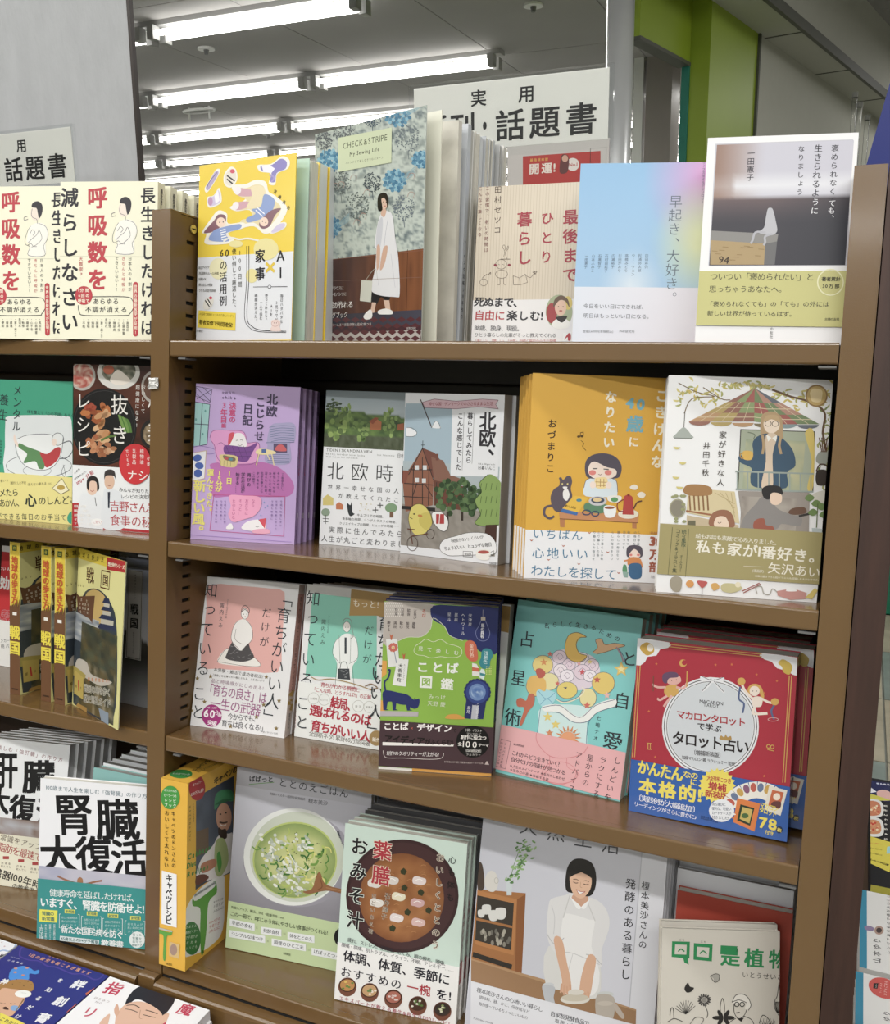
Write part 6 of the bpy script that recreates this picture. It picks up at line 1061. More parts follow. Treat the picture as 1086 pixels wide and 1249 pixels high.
B = band_art(A); B.t('ンカー', 5, 640, 58, 638, 22, '444444'); B.t('柄パ', 5, 670, 58, 668, 26, '444444'); B.R(.4, .735, 1, .775, '1a1416'); B.t('叩き', 0, 798, 60, 800, 36, '1a1416', .03); B.t('5万部', 0, 868, 62, 866, 26, 'a8283c', .02)
B.build('band_print', A.root)

# ================================================================ LOWEST SHELF
K = (0, 860, 3.783)
A = book('health_book', 'white kidney health book with huge black title and a teal band', pose(-.173, -.034, Z4 + .001, 16.5, 2.4), .147, .209, .0115, K, 'edeef2', 'edeef2', band=(.375, '2f9490'), group=None)
A.t('100歳まで人生を楽しむ「強腎臓」の作り方', 212, 380, 680, 420, 24, '4a6a78'); KB = '121114'
A.t('腎', 258, 505, 422, 505, 200, KB, .022); A.t('臓', 445, 527, 640, 527, 200, KB, .02); A.t('大', 190, 690, 352, 690, 190, KB, .024); A.t('復', 356, 695, 512, 695, 190, KB, .022); A.t('活', 518, 706, 676, 706, 185, KB, .022)
A.f(178, 765, 672, 870, 16, 6, lambda u, v: mixc('a4a6c0', 'c9c6cf', nz(u * 6, v * 4)))
A.c([(268, 790), (300, 805), (345, 820), (370, 830), (400, 825), (440, 815), (470, 810)], 9, '9a6a50'); A.e(370, 812, 14, 18, 'a8744c'); A.p([(352, 822), (390, 825), (388, 850), (355, 850)], '6a4030')
A.build('cover_print', A.root)
B = band_art(A); W_ = 'eef2f0'
B.t('健康寿命を延ばしたければ、', 232, 862, 640, 890, 38, W_, .005); B.t('いますぐ、腎臓を防衛せよ!', 188, 905, 668, 942, 50, W_, .02); B.p([(185, 940), (268, 946), (266, 1002), (182, 996)], 'e8e23a'); B.t('腎臓の', 196, 958, 252, 962, 20, '2f6a68', .02); B.t('新常識', 196, 982, 254, 986, 20, '2f6a68', .02)
for i, (x, t1_, t2_) in enumerate(((325, '新しい食事制限は', '食べたほうが良い'), (427, '血管とむくみが', '1本1千万円の'), (524, '病態が予防法を', '促すのはウソ'), (628, '痩せる人が', '長い寿命とは'))):
    y = 950 + i * 10; B.p([(x - 24, y - 10), (x + 24, y - 7), (x + 24, y + 11), (x - 24, y + 8)], 'e8e23a'); B.t('新常識', x - 20, y, x + 20, y + 2, 15, '2f6a68', .02)
    for j in range(3): B.t((t1_, t2_, 'がわかる')[j], x - 38, y + 28 + j * 17, x + 34, y + 30 + j * 17, 12, 'c9dedb')
    B.l([(x - 42, y + 12), (x - 48, y + 12), (x - 49, y + 75), (x - 43, y + 76)], 2, W_); B.l([(x + 38, y + 14), (x + 44, y + 15), (x + 43, y + 80), (x + 37, y + 79)], 2, W_)
B.t('新たな国民病を防ぐ', 285, 1030, 572, 1058, 38, W_, .015); B.t('教養書', 470, 1095, 572, 1104, 38, W_, .015); B.p([(280, 1062), (460, 1082), (458, 1104), (278, 1085)], 'dfe8e6'); B.t('45歳以上の1/4が予備軍', 284, 1074, 456, 1092, 17, '2f6a68', .02); B.e(635, 1080, 36, 38, 'e4ecea')
for j, t_ in enumerate(('弱った', '腎臓を', '自宅で', '簡単ケア')): B.t(t_, 612, 1056 + j * 16, 658, 1059 + j * 16, 13, '2f6a68', .01)
for j, (t_, sz) in enumerate((('上月正博', 24), ('東北大学教授', 11), ('腎臓リハビリの', 11), ('世界の腎臓の大家', 11))): B.v(t_, 194 + j * 20, 1008, 194 + j * 20, 1085, sz, W_)
B.build('band_print', A.root)
A = book('health_book', 'cream and white liver health book left of the kidney health book', pose(-.384, .03, Z4, 14.0, 9.5), .148, .205, .015, K, 'eceef0', 'dfe2e4', band=(.46, 'e2ddc6'))
A.t('100歳まで食・酒を楽しむ「強肝臓」の作り方', -220, 150, 292, 255, 23, '8a4a50'); A.t('肝', -20, 300, 78, 300, 175, KB, .03); A.t('臓', 110, 330, 248, 330, 160, KB, .03); A.t('大', -50, 435, 42, 445, 130, KB, .03); A.t('復', 48, 478, 158, 486, 140, KB, .03); A.t('活', 170, 495, 290, 505, 140, KB, .03)
A.build('cover_print', A.root)
B = band_art(A); B.f(-150, 525, 300, 600, 20, 5, lambda u, v: mixc('7a5a48', 'b9bcc4', nz(u * 14, v * 3)))
B.t('最新常識をアップデート', -60, 590, 290, 680, 34, '6a5a4c', .005); B.t('脂肪を最速で', -5, 650, 195, 705, 44, 'a83a3a', .01); B.t('臓器100年時代', -30, 765, 235, 845, 44, '28241f', .015); B.t('の教養書', 60, 830, 160, 858, 30, '28241f', .01)
for x in (30, 100, 165): B.r(x - 14, 690 + x * .2, x + 14, 704 + x * .2, 'a83a3a'); B.t('改善食', x - 24, 720 + x * .2, x + 24, 726 + x * .2, 11, '6a5a4c'); B.t('飲んでも', x - 24, 735 + x * .2, x + 24, 741 + x * .2, 11, '6a5a4c')
B.build('band_print', A.root)
behind(A, 5, .0168, ['cream liver-health book second in its stack', 'cream liver-health book third in its stack', 'cream liver-health book fourth in its stack', 'cream liver-health book fifth in its stack', 'cream liver-health book last in its stack'], dx=.004, skip=('band_print',))
# teal-edged copies of the kidney book lean behind it
for k in range(6):
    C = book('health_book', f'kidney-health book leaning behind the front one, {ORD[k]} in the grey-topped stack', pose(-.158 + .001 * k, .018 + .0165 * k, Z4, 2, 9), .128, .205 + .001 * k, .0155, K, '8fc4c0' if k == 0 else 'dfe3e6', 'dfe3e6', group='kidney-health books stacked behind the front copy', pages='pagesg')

K = (180, 910, 4.031)
TK = .039
A = book('boxed_set', 'tall yellow cabbage-recipe box with a green peeler on its spine, by the middle upright', pose(.0415, -.008, Z4, 91.5, 0, 0), .158, .238, TK, K, 'e9b320', 'e9b320', spine='L', cat='box set')
GR = '2f8a3c'
A.p([(238, 270), (420, 160), (420, 620), (238, 690)], '4a5468'); A.f(240, 200, 420, 640, 10, 16, lambda u, v: mixc('5a6478', '38404e', nz(u * 4, v * 6))); A.p([(240, 420), (300, 400), (300, 520), (238, 545)], '6a5440')
A.b([(240, 650), (262, 560), (320, 490), (350, 440), (400, 430), (420, 440), (420, 600), (300, 660)], 'e4dfe0'); A.e(375, 350, 38, 70, 'c9977c'); A.b([(328, 300), (335, 240), (370, 215), (415, 220), (420, 270), (370, 268), (335, 310)], '3c8a5c'); A.b([(330, 290), (370, 262), (415, 262), (370, 280)], '2a6a44'); A.b([(350, 400), (365, 410), (385, 408), (390, 450), (365, 455), (348, 430)], '3a2c26'); A.c([(354, 374), (372, 378), (392, 374)], 7, '4a3830'); A.c([(358, 386), (372, 392), (386, 386)], 4, 'f0ece8'); A.e(358, 335, 5, 4, '2c201c'); A.e(385, 328, 5, 4, '2c201c'); A.b([(335, 470), (380, 460), (398, 560), (360, 640), (330, 610)], 'a8b87a'); A.b([(340, 540), (355, 520), (365, 580), (350, 620)], '4c9a40'); A.b([(265, 580), (330, 555), (335, 590), (270, 625)], 'b87a5c'); A.b([(240, 640), (280, 630), (300, 650), (240, 685)], '6a3c2c')
A.b([(178, 900), (190, 800), (240, 720), (310, 660), (370, 640), (378, 680), (370, 900), (300, 990), (200, 1035), (175, 1020)], 'e9eaea', 4)
A.t('Cabbage', 195, 550, 312, 494, 34, GR, .03); A.t('Diet', 192, 592, 240, 572, 34, GR, .03); A.t('Recipes', 192, 634, 300, 590, 34, GR, .03)
A.b([(222, 745), (240, 760), (330, 690), (322, 670), (335, 665), (340, 720), (300, 770), (290, 900), (275, 1015), (262, 1015), (258, 900), (258, 800), (222, 785)], '57a032'); A.l([(232, 735), (330, 672)], 14, 'b0b4b8'); A.l([(232, 735), (330, 672)], 3, '44484c'); A.e(271, 1012, 6, 8, '2c6a20')
A.e(217, 945, 44, 82, '2a7a38'); 
for j, t_ in enumerate(('かんたん!', '専用ピーラー', 'で千切りが', '作れる', 'レシピも')): A.t(t_, 186, 892 + j * 26, 246, 880 + j * 26, 15, 'e8f0e4', .01)
A.e(243, 205, 40, 62, 'b8282c'); A.t('総フォロワー', 222, 192, 270, 172, 13, 'f2e4dc', .01); A.t('330万人超!', 212, 240, 275, 214, 18, 'f2e4dc', .02); A.t('キャベツの', 325, 175, 440, 110, 38, '2a2418', .03); A.v('キャベツのドンさん', 208, 290, 208, 470, 15, '3a2f14', .01); A.v('やせる主夫料理家', 225, 282, 225, 375, 10, '3a2f14')
for j, t_ in enumerate(('キャベツの', '千切りが', 'ふわふわに!')): A.t(t_, 300, 870 + j * 22, 356, 845 + j * 22, 17, 'c04a40', .01); A.t(t_, 322, 770 + j * 22, 372, 748 + j * 22, 15, '3a3a3a', .01)
A.build('cover_print', A.root)
sA = side_art(A, right=False); sA.e(113, 252, 47, 58, '3f9a3c')
for j, t_ in enumerate(('オリジナルの', 'ピーラーつき', 'レシピ', 'ブック')): sA.t(t_, 82, 215 + j * 24, 145, 222 + j * 24, 14 + j * 2, 'eef4e8', .01)
sA.v('キャベツのドンさんの', 128, 318, 130, 600, 24, '2a2418', .01); sA.v('おいしくて太れない', 97, 312, 94, 600, 26, '2a2418', .01); sA.p([(72, 610), (145, 630), (145, 892), (70, 872)], 'f0f0f0'); sA.v('キャベツレシピ', 108, 630, 105, 875, 40, '1c1a18', .03)
sA.b([(50, 895), (60, 920), (80, 935), (78, 1040), (90, 1045), (95, 940), (118, 930), (124, 908), (110, 915), (70, 905)], '5aa436'); sA.l([(52, 893), (122, 910)], 8, 'b8bcb8'); sA.p([(110, 960), (160, 975), (155, 1045), (108, 1030)], 'd8b878'); sA.e(130, 1000, 18, 28, 'a88a7c'); sA.t('大和書房', 90, 1068, 122, 1074, 12, '4a3a10')
sA.build('spine_print', A.root)
tA = Art(A.mw, (0, A.th, A.h), (0, -1, 0), (1, 0, 0), A.th, A.w, K, .0003); tA.R(0, 0, 1, 1, 'e9b320'); tA.e(165, 138, 56, 22, '2f8a3c'); tA.t('レシピブック', 125, 135, 208, 142, 16, 'eef4e8', .01); tA.t('キャベツの', 225, 125, 300, 70, 22, '2a2418', .02); tA.t('おいしくて太れない', 245, 130, 340, 85, 16, '2a2418', .01); tA.build('top_print', A.root)

A = book('cookbook', 'grey and pale green cookbook with a bowl of green soup and wooden spoon', pose(.0535, .057, Z4 + .001, 7.2, 5.1, -.3), .184, .233, .012, K, 'bdbdc6', 'bdbdc6', spine=None)
A.F(0, .10, 1, .745, 12, 14, lambda u, v: mixc('c6c7d2', '8d8a94', v * v + .2 * u))
A.R(0, 0, 1, .1, 'b4b4bd'); A.R(0, .742, 1, 1, 'c3d6a2')
A.t('ぱぱっと', 500, 160, 620, 165, 32, '26282c', .025); A.l([(500, 188), (622, 178)], 3, '5a9a3c'); A.t('ととのえごはん', 642, 175, 992, 235, 48, '26282c', .0); A.t('発酵マイスター/国際中医薬膳師', 602, 234, 775, 262, 14, '34363a'); A.t('榎本美沙', 790, 268, 888, 282, 26, '34363a')
A.e(740, 560, 270, 232, '9b98a4'); A.e(720, 545, 247, 240, 'e6e9e6'); A.e(735, 545, 232, 222, 'c9d0c0'); A.e(725, 560, 208, 188, 'b9c86a')
A.D(725, 562, 200, 182, lambda r, a: mixc(mixc('d3d592', 'a3b264', nz(math.cos(a) * r * 4 + 5, math.sin(a) * r * 4 + 5)), '6c8a44', max(0, r - .7) * 2), 10, 40)
for k in range(150):
    a = random.uniform(0, 6.28); r_ = math.sqrt(random.random()) * .95; x, y = 722 + 190 * r_ * math.cos(a), 562 + 172 * r_ * math.sin(a); d_ = random.uniform(0, 3.14)
    if random.random() < .5: A.c([(x, y), (x + 22 * math.cos(d_), y + 22 * math.sin(d_)), (x + 40 * math.cos(d_ + .5), y + 40 * math.sin(d_ + .5))], random.uniform(4, 11), random.choice(('4f8a34', '6f9c3c', 'b3c45c', '356f2c', 'dcd87a', 'e0dca0')))
for cx, cy in ((640, 470), (700, 600), (770, 480), (660, 650), (740, 690), (600, 540)):
    for k in range(24): A.e(cx + random.gauss(0, 26), cy + random.gauss(0, 22), random.uniform(6, 15), random.uniform(4, 9), random.choice(('dfe4d8', 'c9d0c4', 'e8ebe2', 'b4bfae')), random.uniform(0, 90), n=8)
for k in range(26): a = random.uniform(0, 6.28); A.e(740 + 150 * random.random() * math.cos(a), 540 + 120 * random.random() * math.sin(a), 3, 3, '55602c', n=6)
A.c([(700, 530), (730, 580), (780, 610), (800, 600)], 5, 'e0e4d4'); A.b([(830, 640), (850, 620), (880, 680), (1000, 710), (1040, 720), (1040, 745), (960, 725), (880, 710), (800, 725), (765, 715), (810, 700)], '96643c'); A.c([(850, 650), (860, 690), (840, 705)], 5, '7a4c28'); A.c([(880, 695), (960, 712), (1040, 732)], 4, 'b07c50')
A.t('免疫力アップ、腸活、冷え・乾燥予防…etc.', 412, 790, 675, 845, 15, '3c4a34'); A.t('この一冊で、1年じゅう体にやさしい食事がつくれる!', 408, 822, 888, 918, 25, '2c3828', .0)
for x0, y0, x1, y1, t_ in ((405, 865, 528, 890, '季節の食材'), (560, 905, 660, 918, '発酵食材'), (690, 930, 822, 950, '体をととのえ'), (403, 920, 580, 950, 'シンプルな味つけ'), (612, 962, 780, 990, '調理のひと工夫'), (808, 1008, 1000, 1045, 'ぱぱっとつくれる')):
    A.p([(x0, y0 - 18), (x1, y1 - 18), (x1, y1 + 18), (x0, y0 + 18)], 'e9ecee'); A.t(t_, x0 + 10, y0, x1 - 10, y1, 22, '2c3438', .01)
for x, y, t_ in ((543, 892, '×'), (675, 922, '='), (597, 957, '×'), (795, 1000, '=')): A.t(t_, x - 9, y, x + 9, y, 26, '9aa884')
A.e(960, 938, 42, 48, '141416'); A.v('脳梗塞もよくなった', 935, 415, 968, 500, 13, '34363a', .01); A.t('永岡書店', 668, 1017, 704, 1024, 13, '3c4a34')
A.build('cover_print', A.root)
behind(A, 3, .0135, ['cookbook second in its row, behind the cabbage-soup cover', 'cookbook third in its row, behind the cabbage-soup cover', 'cookbook last in its row, behind the cabbage-soup cover'])

K = (390, 970, 4.478)
A = book('cookbook', 'mint green soup cookbook with a dark bowl and five small bowls below', pose(.232, .026, Z4 + .001, 7.5, 3.5, -.5), .148, .210, .012, K, 'c9ddd2', 'dde4e0', band=(.325, 'ecebea'), group='medicinal soup cookbooks')
A.e(452, 550, 308, 310, '3a2022'); A.e(452, 550, 290, 292, '45282a'); A.D(448, 560, 232, 243, lambda r, a: mixc(mixc('b0753f', '8c5426', nz(math.cos(a) * r * 6 + 7, math.sin(a) * r * 6 + 7)), '6e3c1c', max(0, r - .75) * 2), 9, 36)
for k in range(50): a = random.uniform(0, 6.28); r_ = random.uniform(.2, .9); x, y = 448 + 222 * r_ * math.cos(a), 560 + 232 * r_ * math.sin(a); A.c([(x, y), (x + 14, y - 5), (x + 28, y)], 2, random.choice(('c08a50', '9a6030')))
for x, y, c_ in ((300, 480, 'dcd6d0'), (395, 462, 'd8d0ca'), (545, 465, 'e0d2d0'), (432, 552, 'e4dcc0'), (535, 585, 'd0a8a8'), (312, 585, 'dcd6d0'), (422, 668, 'e0d4d2'), (540, 692, 'd8b4b0')): A.b([(x - 36, y - 10), (x - 20, y - 24), (x + 8, y - 18), (x + 36, y - 8), (x + 34, y + 16), (x + 10, y + 26), (x - 14, y + 20), (x - 34, y + 14)], c_); A.c([(x - 20, y), (x, y - 8), (x + 20, y + 2)], 4, 'f2eeea')
for x, y in ((460, 415), (465, 505), (555, 530), (482, 637), (597, 628), (400, 725)): A.p([(x - 18, y - 6), (x, y - 20), (x + 18, y - 2), (x + 6, y + 20), (x - 16, y + 12)], '34381c')
def ot(fn, *a, glow='e8d8c4', gb=.05, **k): fn(*a[:6], glow, gb); fn(*a)
ot(A.v, 'おみそ汁', 222, 210, 190, 748, 102, '141214', .015, glow='d9e2da'); ot(A.v, '薬膳', 348, 232, 332, 505, 108, 'b02838', .02)
A.v('心も体も', 728, 318, 712, 590, 46, '141214', .005); ot(A.v, 'おいしくととのう', 662, 305, 630, 850, 46, '141214', .005); ot(A.v, '石井輝子', 376, 530, 350, 680, 34, '2c2420', .0, gb=.03); ot(A.v, 'ほどいちえ著', 300, 530, 278, 760, 28, '2c2420', .0, gb=.03)
A.build('cover_print', A.root)
B = band_art(A)
B.t('疲れ、ストレス、生理痛、むくみ、眼の疲れ、頭痛、', 155, 785, 705, 922, 27, '34323a'); B.t('腰痛・膝痛、肌トラブル、イライラ、不眠、アレルギー……', 122, 812, 735, 952, 25, '34323a'); B.t('体調、体質、季節に', 132, 870, 715, 1008, 66, '1a1826', .02); B.t('おすすめの', 112, 955, 455, 1035, 62, '1a1826', .01); B.t('一椀', 478, 1040, 610, 1070, 62, 'b02838', .02); B.t('を!', 632, 1078, 722, 1096, 62, '1a1826', .02)
for i, (x, y) in enumerate(((154, 1040), (275, 1070), (405, 1105), (538, 1142), (672, 1172))):
    B.e(x, y + 4, 50, 52, '7a4a38'); B.e(x, y - 6, 46, 38, '4a2c22'); B.e(x, y - 6, 40, 32, ('c08a4c', 'c9a070', 'b06a5a', '4a3024', '3a302a')[i])
    for k in range(9): B.e(x + random.gauss(0, 14), y - 6 + random.gauss(0, 10), 8, 6, random.choice((('e0c05a', '6a8a3c'), ('e8dcd0', '6a8a4c'), ('dcc9c4', 'b8604c'), ('e0dccc', '5a7a3c'), ('d8d4b8', '8a9a5c'))[i]), n=7)
B.t('エキスパートが教える養生&長生き[100レシピ]', 108, 1102, 712, 1246, 27, 'a8384a', .01)
B.build('band_print', A.root)
sA = side_art(A); vfrac(sA, '心も体もおいしくととのう', .5, .03, .3, .021, '3a3a3a'); vfrac(sA, '薬膳おみそ汁', .5, .34, .60, .034, 'a8384a', .01); sA.R(.1, .66, .9, .78, 'b02838'); vfrac(sA, '100レシピ', .5, .665, .775, .018, 'f0e8e8'); vfrac(sA, 'ほどいちえ', .5, .8, .9, .02, '3a3a3a'); sA.build('spine_print', A.root)
behind(A, 2, .0135, ['medicinal soup cookbook second in the row, white spine with red patch', 'medicinal soup cookbook third in the row, white spine with red patch'], dx=.002, skip=())
for k in range(9):
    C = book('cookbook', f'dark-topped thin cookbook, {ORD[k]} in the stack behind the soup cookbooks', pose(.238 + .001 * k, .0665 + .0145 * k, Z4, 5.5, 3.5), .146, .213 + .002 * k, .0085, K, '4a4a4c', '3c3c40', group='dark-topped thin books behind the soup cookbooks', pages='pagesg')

K = (560, 980, 4.022)
A = book('magazine', 'large lifestyle magazine with a smiling woman in a white apron at a counter', pose(.392, .038, Z4 + .001, 6.6, 9.0, -.6), .206, .267, .011, K, 'd6d7de', 'dadbe0', cat='magazine', group='lifestyle magazines with an aproned woman')
A.F(0, 0, .865, .985, 14, 18, lambda u, v: mixc(mixc('c3c4cf', 'd2d3dd', u * .7 + .3 * v), 'b4b4bc', max(0, .18 - v) * 4))
A.R(.865, 0, .87, 1, 'b8b9c2')
DG = '3a3a42'
for i, ch in enumerate('天然生活'): A.t(ch, 300 + 134 * i, 105 + 30 * i, 385 + 134 * i, 118 + 30 * i, 95, DG, .0)
A.p([(92, 420), (328, 440), (308, 835), (60, 760)], 'a66c38'); A.p([(90, 425), (285, 470), (268, 745), (78, 690)], 'b87a40'); A.p([(90, 450), (270, 490), (256, 720), (80, 670)], '39322c'); A.p([(285, 470), (328, 445), (308, 838), (275, 825)], '8c5428'); A.p([(85, 560), (262, 600), (262, 612), (84, 572)], 'a66c38'); A.p([(70, 728), (262, 790), (258, 815), (66, 752)], '2c2622')
for x, y, r_ in ((110, 540, 16), (135, 520, 20), (170, 550, 22), (205, 540, 24)): A.b([(x - r_, y - r_), (x + r_, y - r_), (x + r_ * .8, y + r_), (x - r_ * .8, y + r_)], 'd9d8d4')
for k in range(22): A.e(95 + random.random() * 160, 625 + random.random() * 70, 8, 13, random.choice(('8a8478', '6a665e', 'a8a294')), n=8)
A.b([(90, 300), (115, 300), (125, 410), (92, 418)], '4a3a30'); A.b([(140, 340), (165, 330), (185, 350), (192, 400), (172, 432), (140, 425), (125, 385)], 'd6d2cc'); A.o_(184, 378, 10, 14, 3, 'b8b4ac')
A.l([(240, 450), (250, 380), (270, 300), (300, 220), (355, 200)], 3, '6a8a5a'); A.p([(232, 380), (262, 380), (258, 450), (235, 450)], 'c9d2d6')
for k in range(60): t_ = random.random(); x = 262 + t_ * 80 + random.gauss(0, 16); y = 380 - t_ * 190 + random.gauss(0, 18); A.e(x, y, 11, 5, random.choice(('6f9a58', '8fb474', '56804a')), random.uniform(-70, 40), n=7)
A.p([(60, 760), (320, 835), (500, 885), (870, 1010), (868, 1085), (60, 870)], '9a7450'); A.p([(60, 760), (320, 835), (500, 885), (870, 1010), (870, 1018), (60, 768)], 'b08a62')
A.b([(440, 700), (425, 880), (520, 920), (680, 955), (692, 780), (640, 720)], 'd9d8d6', 3); A.b([(520, 450), (560, 440), (600, 505), (635, 460), (700, 490), (735, 550), (735, 620), (700, 720), (700, 800), (620, 790), (480, 740), (432, 640), (440, 500), (460, 465)], 'dddcdd', 3)
A.b([(510, 560), (560, 545), (640, 570), (668, 580), (650, 700), (690, 830), (660, 940), (520, 930), (500, 760)], 'e9e8e8', 3); A.c([(512, 560), (545, 450)], 5, 'c9c8c8'); A.c([(668, 575), (625, 470)], 5, 'c9c8c8'); A.c([(500, 730), (560, 735), (690, 790)], 3, 'c0bfc2'); A.c([(560, 735), (545, 790), (530, 850)], 3, 'c9c8ca'); A.c([(432, 640), (470, 690), (515, 660)], 4, 'b9b8bc'); A.c([(625, 740), (660, 750), (700, 790)], 4, 'b9b8bc'); A.c([(455, 500), (470, 560), (465, 640)], 3, 'c3c2c6')
A.b([(465, 670), (505, 665), (530, 780), (548, 860), (550, 920), (520, 930), (500, 915), (505, 860)], 'd9ab8c'); A.b([(635, 745), (672, 760), (660, 850), (640, 950), (610, 955), (592, 940), (600, 850)], 'd9ab8c')
for x0, y0, dx in ((505, 905, -6), (517, 915, -2), (530, 918, 3), (545, 910, 6)): A.l([(x0, y0 - 20), (x0 + dx, y0 + 22)], 9, 'd3a283')
for x0, y0, dx in ((590, 935, -5), (605, 945, -3), (620, 950, 0), (634, 945, 4)): A.l([(x0, y0 - 20), (x0 + dx, y0 + 16)], 9, 'd3a283')
A.b([(555, 470), (600, 510), (635, 480), (620, 440), (570, 440)], 'd0a084'); A.b([(560, 470), (600, 508), (580, 515), (548, 460)], 'f0efef'); A.b([(636, 475), (600, 508), (620, 515), (642, 470)], 'f0efef'); A.b([(525, 420), (528, 330), (555, 280), (600, 270), (650, 290), (672, 340), (670, 410), (640, 455), (560, 440)], '1f1a1c'); A.b([(548, 345), (590, 325), (645, 350), (648, 410), (620, 455), (590, 465), (560, 440), (545, 390)], 'e2b698'); A.b([(545, 360), (560, 320), (598, 310), (600, 335), (565, 350)], '1f1a1c'); A.b([(600, 312), (640, 320), (652, 365), (630, 350), (600, 335)], '1f1a1c')
A.c([(562, 385), (573, 390), (584, 389)], 3.5, '2c1c18'); A.c([(612, 394), (624, 398), (636, 396)], 3.5, '2c1c18'); A.c([(562, 372), (575, 371), (586, 376)], 3, '5a443c'); A.c([(612, 380), (625, 378), (638, 384)], 3, '5a443c'); A.c([(598, 385), (596, 408), (604, 412)], 2, 'b98a6c'); A.b([(578, 422), (598, 432), (618, 432), (602, 444), (586, 438)], 'f4f0ee'); A.c([(576, 421), (598, 432), (620, 431)], 2.5, 'b04a44'); A.c([(578, 424), (592, 444), (618, 434)], 2.5, 'b85a52')
A.e(570, 960, 72, 24, 'd9d4ca'); A.e(570, 952, 66, 18, 'c9c0ae'); A.e(575, 925, 40, 14, 'd9d4ca')
A.e(440, 890, 28, 12, 'c9ccd0'); A.b([(412, 890), (470, 900), (465, 950), (470, 985), (430, 975), (415, 935)], 'b9bcc2'); A.e(718, 935, 42, 14, 'c9cccc'); A.b([(678, 940), (760, 950), (758, 1050), (720, 1058), (675, 1040)], 'b5aba0'); A.e(718, 980, 38, 12, 'c2b8ac'); A.b([(760, 980), (775, 985), (812, 1040), (800, 1055), (765, 1010)], 'b9aca0')
A.v('発酵のある暮らし', 845, 362, 815, 870, 52, '16161c', .005); A.v('榎本美沙さんの', 918, 380, 900, 715, 42, '16161c', .0)
A.p([(60, 870), (868, 1085), (868, 1300), (40, 1300)], 'dadbe2')
A.t('榎本美沙さんの心地いい暮らし', 88, 912, 412, 1012, 26, '2c2c34', .01); A.t('調味料、器、かご、保存瓶など', 100, 948, 348, 1022, 19, '2c2c34'); A.t('毎日使っているちょっといいもの', 98, 980, 338, 1052, 19, '2c2c34'); A.t('FUSOSHA MOOK', 72, 1052, 170, 1080, 12, '2c2c34', .01); A.t('自家製発酵食品で', 450, 1028, 640, 1080, 28, '2c2c34', .01); A.t('塩麹・甘酒', 468, 1062, 600, 1100, 22, '2c2c34')
A.build('cover_print', A.root, M['gloss'])
behind(A, 6, .0125, ['lifestyle magazine second in its row, white edge showing at the right', 'lifestyle magazine third in its row', 'lifestyle magazine fourth in its row', 'lifestyle magazine fifth in its row', 'lifestyle magazine sixth in its row', 'lifestyle magazine last in its row'], dx=.0025)

K = (790, 1020, 3.669)
A = book('paperback', 'beige botany book with green title and ink drawings of plants', pose(.619, -.009, Z4, 26.0, 12.0, -1), .121, .187, .008, K, 'cfc9be', 'cfc9be')
GN = '1f8a50'
A.p([(110, 470), (190, 472), (188, 545), (180, 548), (185, 575), (165, 565), (160, 545), (108, 540)], GN); A.p([(124, 484), (176, 486), (174, 530), (122, 528)], 'cfc9be'); A.c([(138, 515), (150, 505), (165, 515)], 6, GN); A.p([(208, 478), (292, 484), (288, 560), (206, 552)], GN); A.p([(222, 494), (277, 498), (274, 543), (220, 538)], 'cfc9be'); A.c([(235, 525), (250, 513), (264, 526)], 6, GN)
A.t('是植物', 318, 535, 640, 555, 92, GN, .02); A.p([(328, 488), (402, 492), (400, 530), (326, 528)], GN); A.t('是植', 318, 535, 530, 548, 92, GN, .02)
A.t('いとうせいこう', 422, 618, 640, 634, 30, '2a2826', .005); A.t('にち', 140, 463, 168, 464, 11, '2a2826'); A.t('にち', 236, 471, 264, 473, 11, '2a2826'); A.v('これ', 403, 490, 403, 520, 14, '2a2826')
IN = '2e2b2a'
A.b([(382, 735), (395, 712), (425, 705), (448, 720), (462, 755), (455, 775), (435, 770), (440, 745), (385, 750)], 'e2ddd4'); A.c([(380, 740), (395, 712), (425, 706), (450, 722), (463, 755), (452, 778)], 3, IN); A.c([(378, 742), (410, 732), (445, 745)], 3, IN); A.c([(388, 748), (388, 785), (405, 815), (430, 805), (445, 775)], 3, IN); A.o_(400, 752, 10, 10, 4, IN, 12); A.o_(424, 752, 10, 10, 4, IN, 12); A.c([(398, 790), (412, 788)], 5, IN); A.c([(395, 815), (370, 830), (360, 850)], 3, IN); A.c([(432, 805), (465, 820), (480, 850)], 3, IN); A.p([(400, 815), (432, 812), (420, 830)], IN)
A.c([(337, 815), (325, 770), (335, 725), (345, 760), (342, 815)], 3, IN)
for a in range(0, 360, 60): A.e(340 + 28 * math.cos(R_(a)), 812 + 18 * math.sin(R_(a)), 22, 9, IN, a)
for a in range(0, 360, 24): A.e(254 + 22 * math.cos(R_(a)), 732 + 20 * math.sin(R_(a)), 9, 4, '4a4644', a, n=8)
A.e(254, 732, 12, 11, '8a8680'); A.c([(256, 755), (270, 790), (265, 812)], 3, IN)
for a in range(-160, -20, 14): A.c([(172, 795), (172 + 24 * math.cos(R_(a)), 795 + 30 * math.sin(R_(a))), (172 + 50 * math.cos(R_(a)), 790 + 56 * math.sin(R_(a)))], 2.4, IN)
A.b([(165, 680), (180, 655), (190, 672), (208, 678), (195, 695), (175, 698)], IN); A.b([(280, 625), (305, 615), (322, 622), (318, 645), (300, 652), (295, 635)], 'a8a49c'); A.c([(280, 625), (305, 615), (322, 622), (318, 645), (300, 652), (280, 625)], 2.4, IN)
A.c([(588, 655), (580, 715), (570, 740), (585, 800)], 3, IN); A.c([(588, 655), (596, 715), (605, 745), (590, 800)], 3, IN)
for k in range(12): A.c([(575 + k * 2, 740), (565 + k * 4, 760), (580 + k, 790)], 1.8, IN)
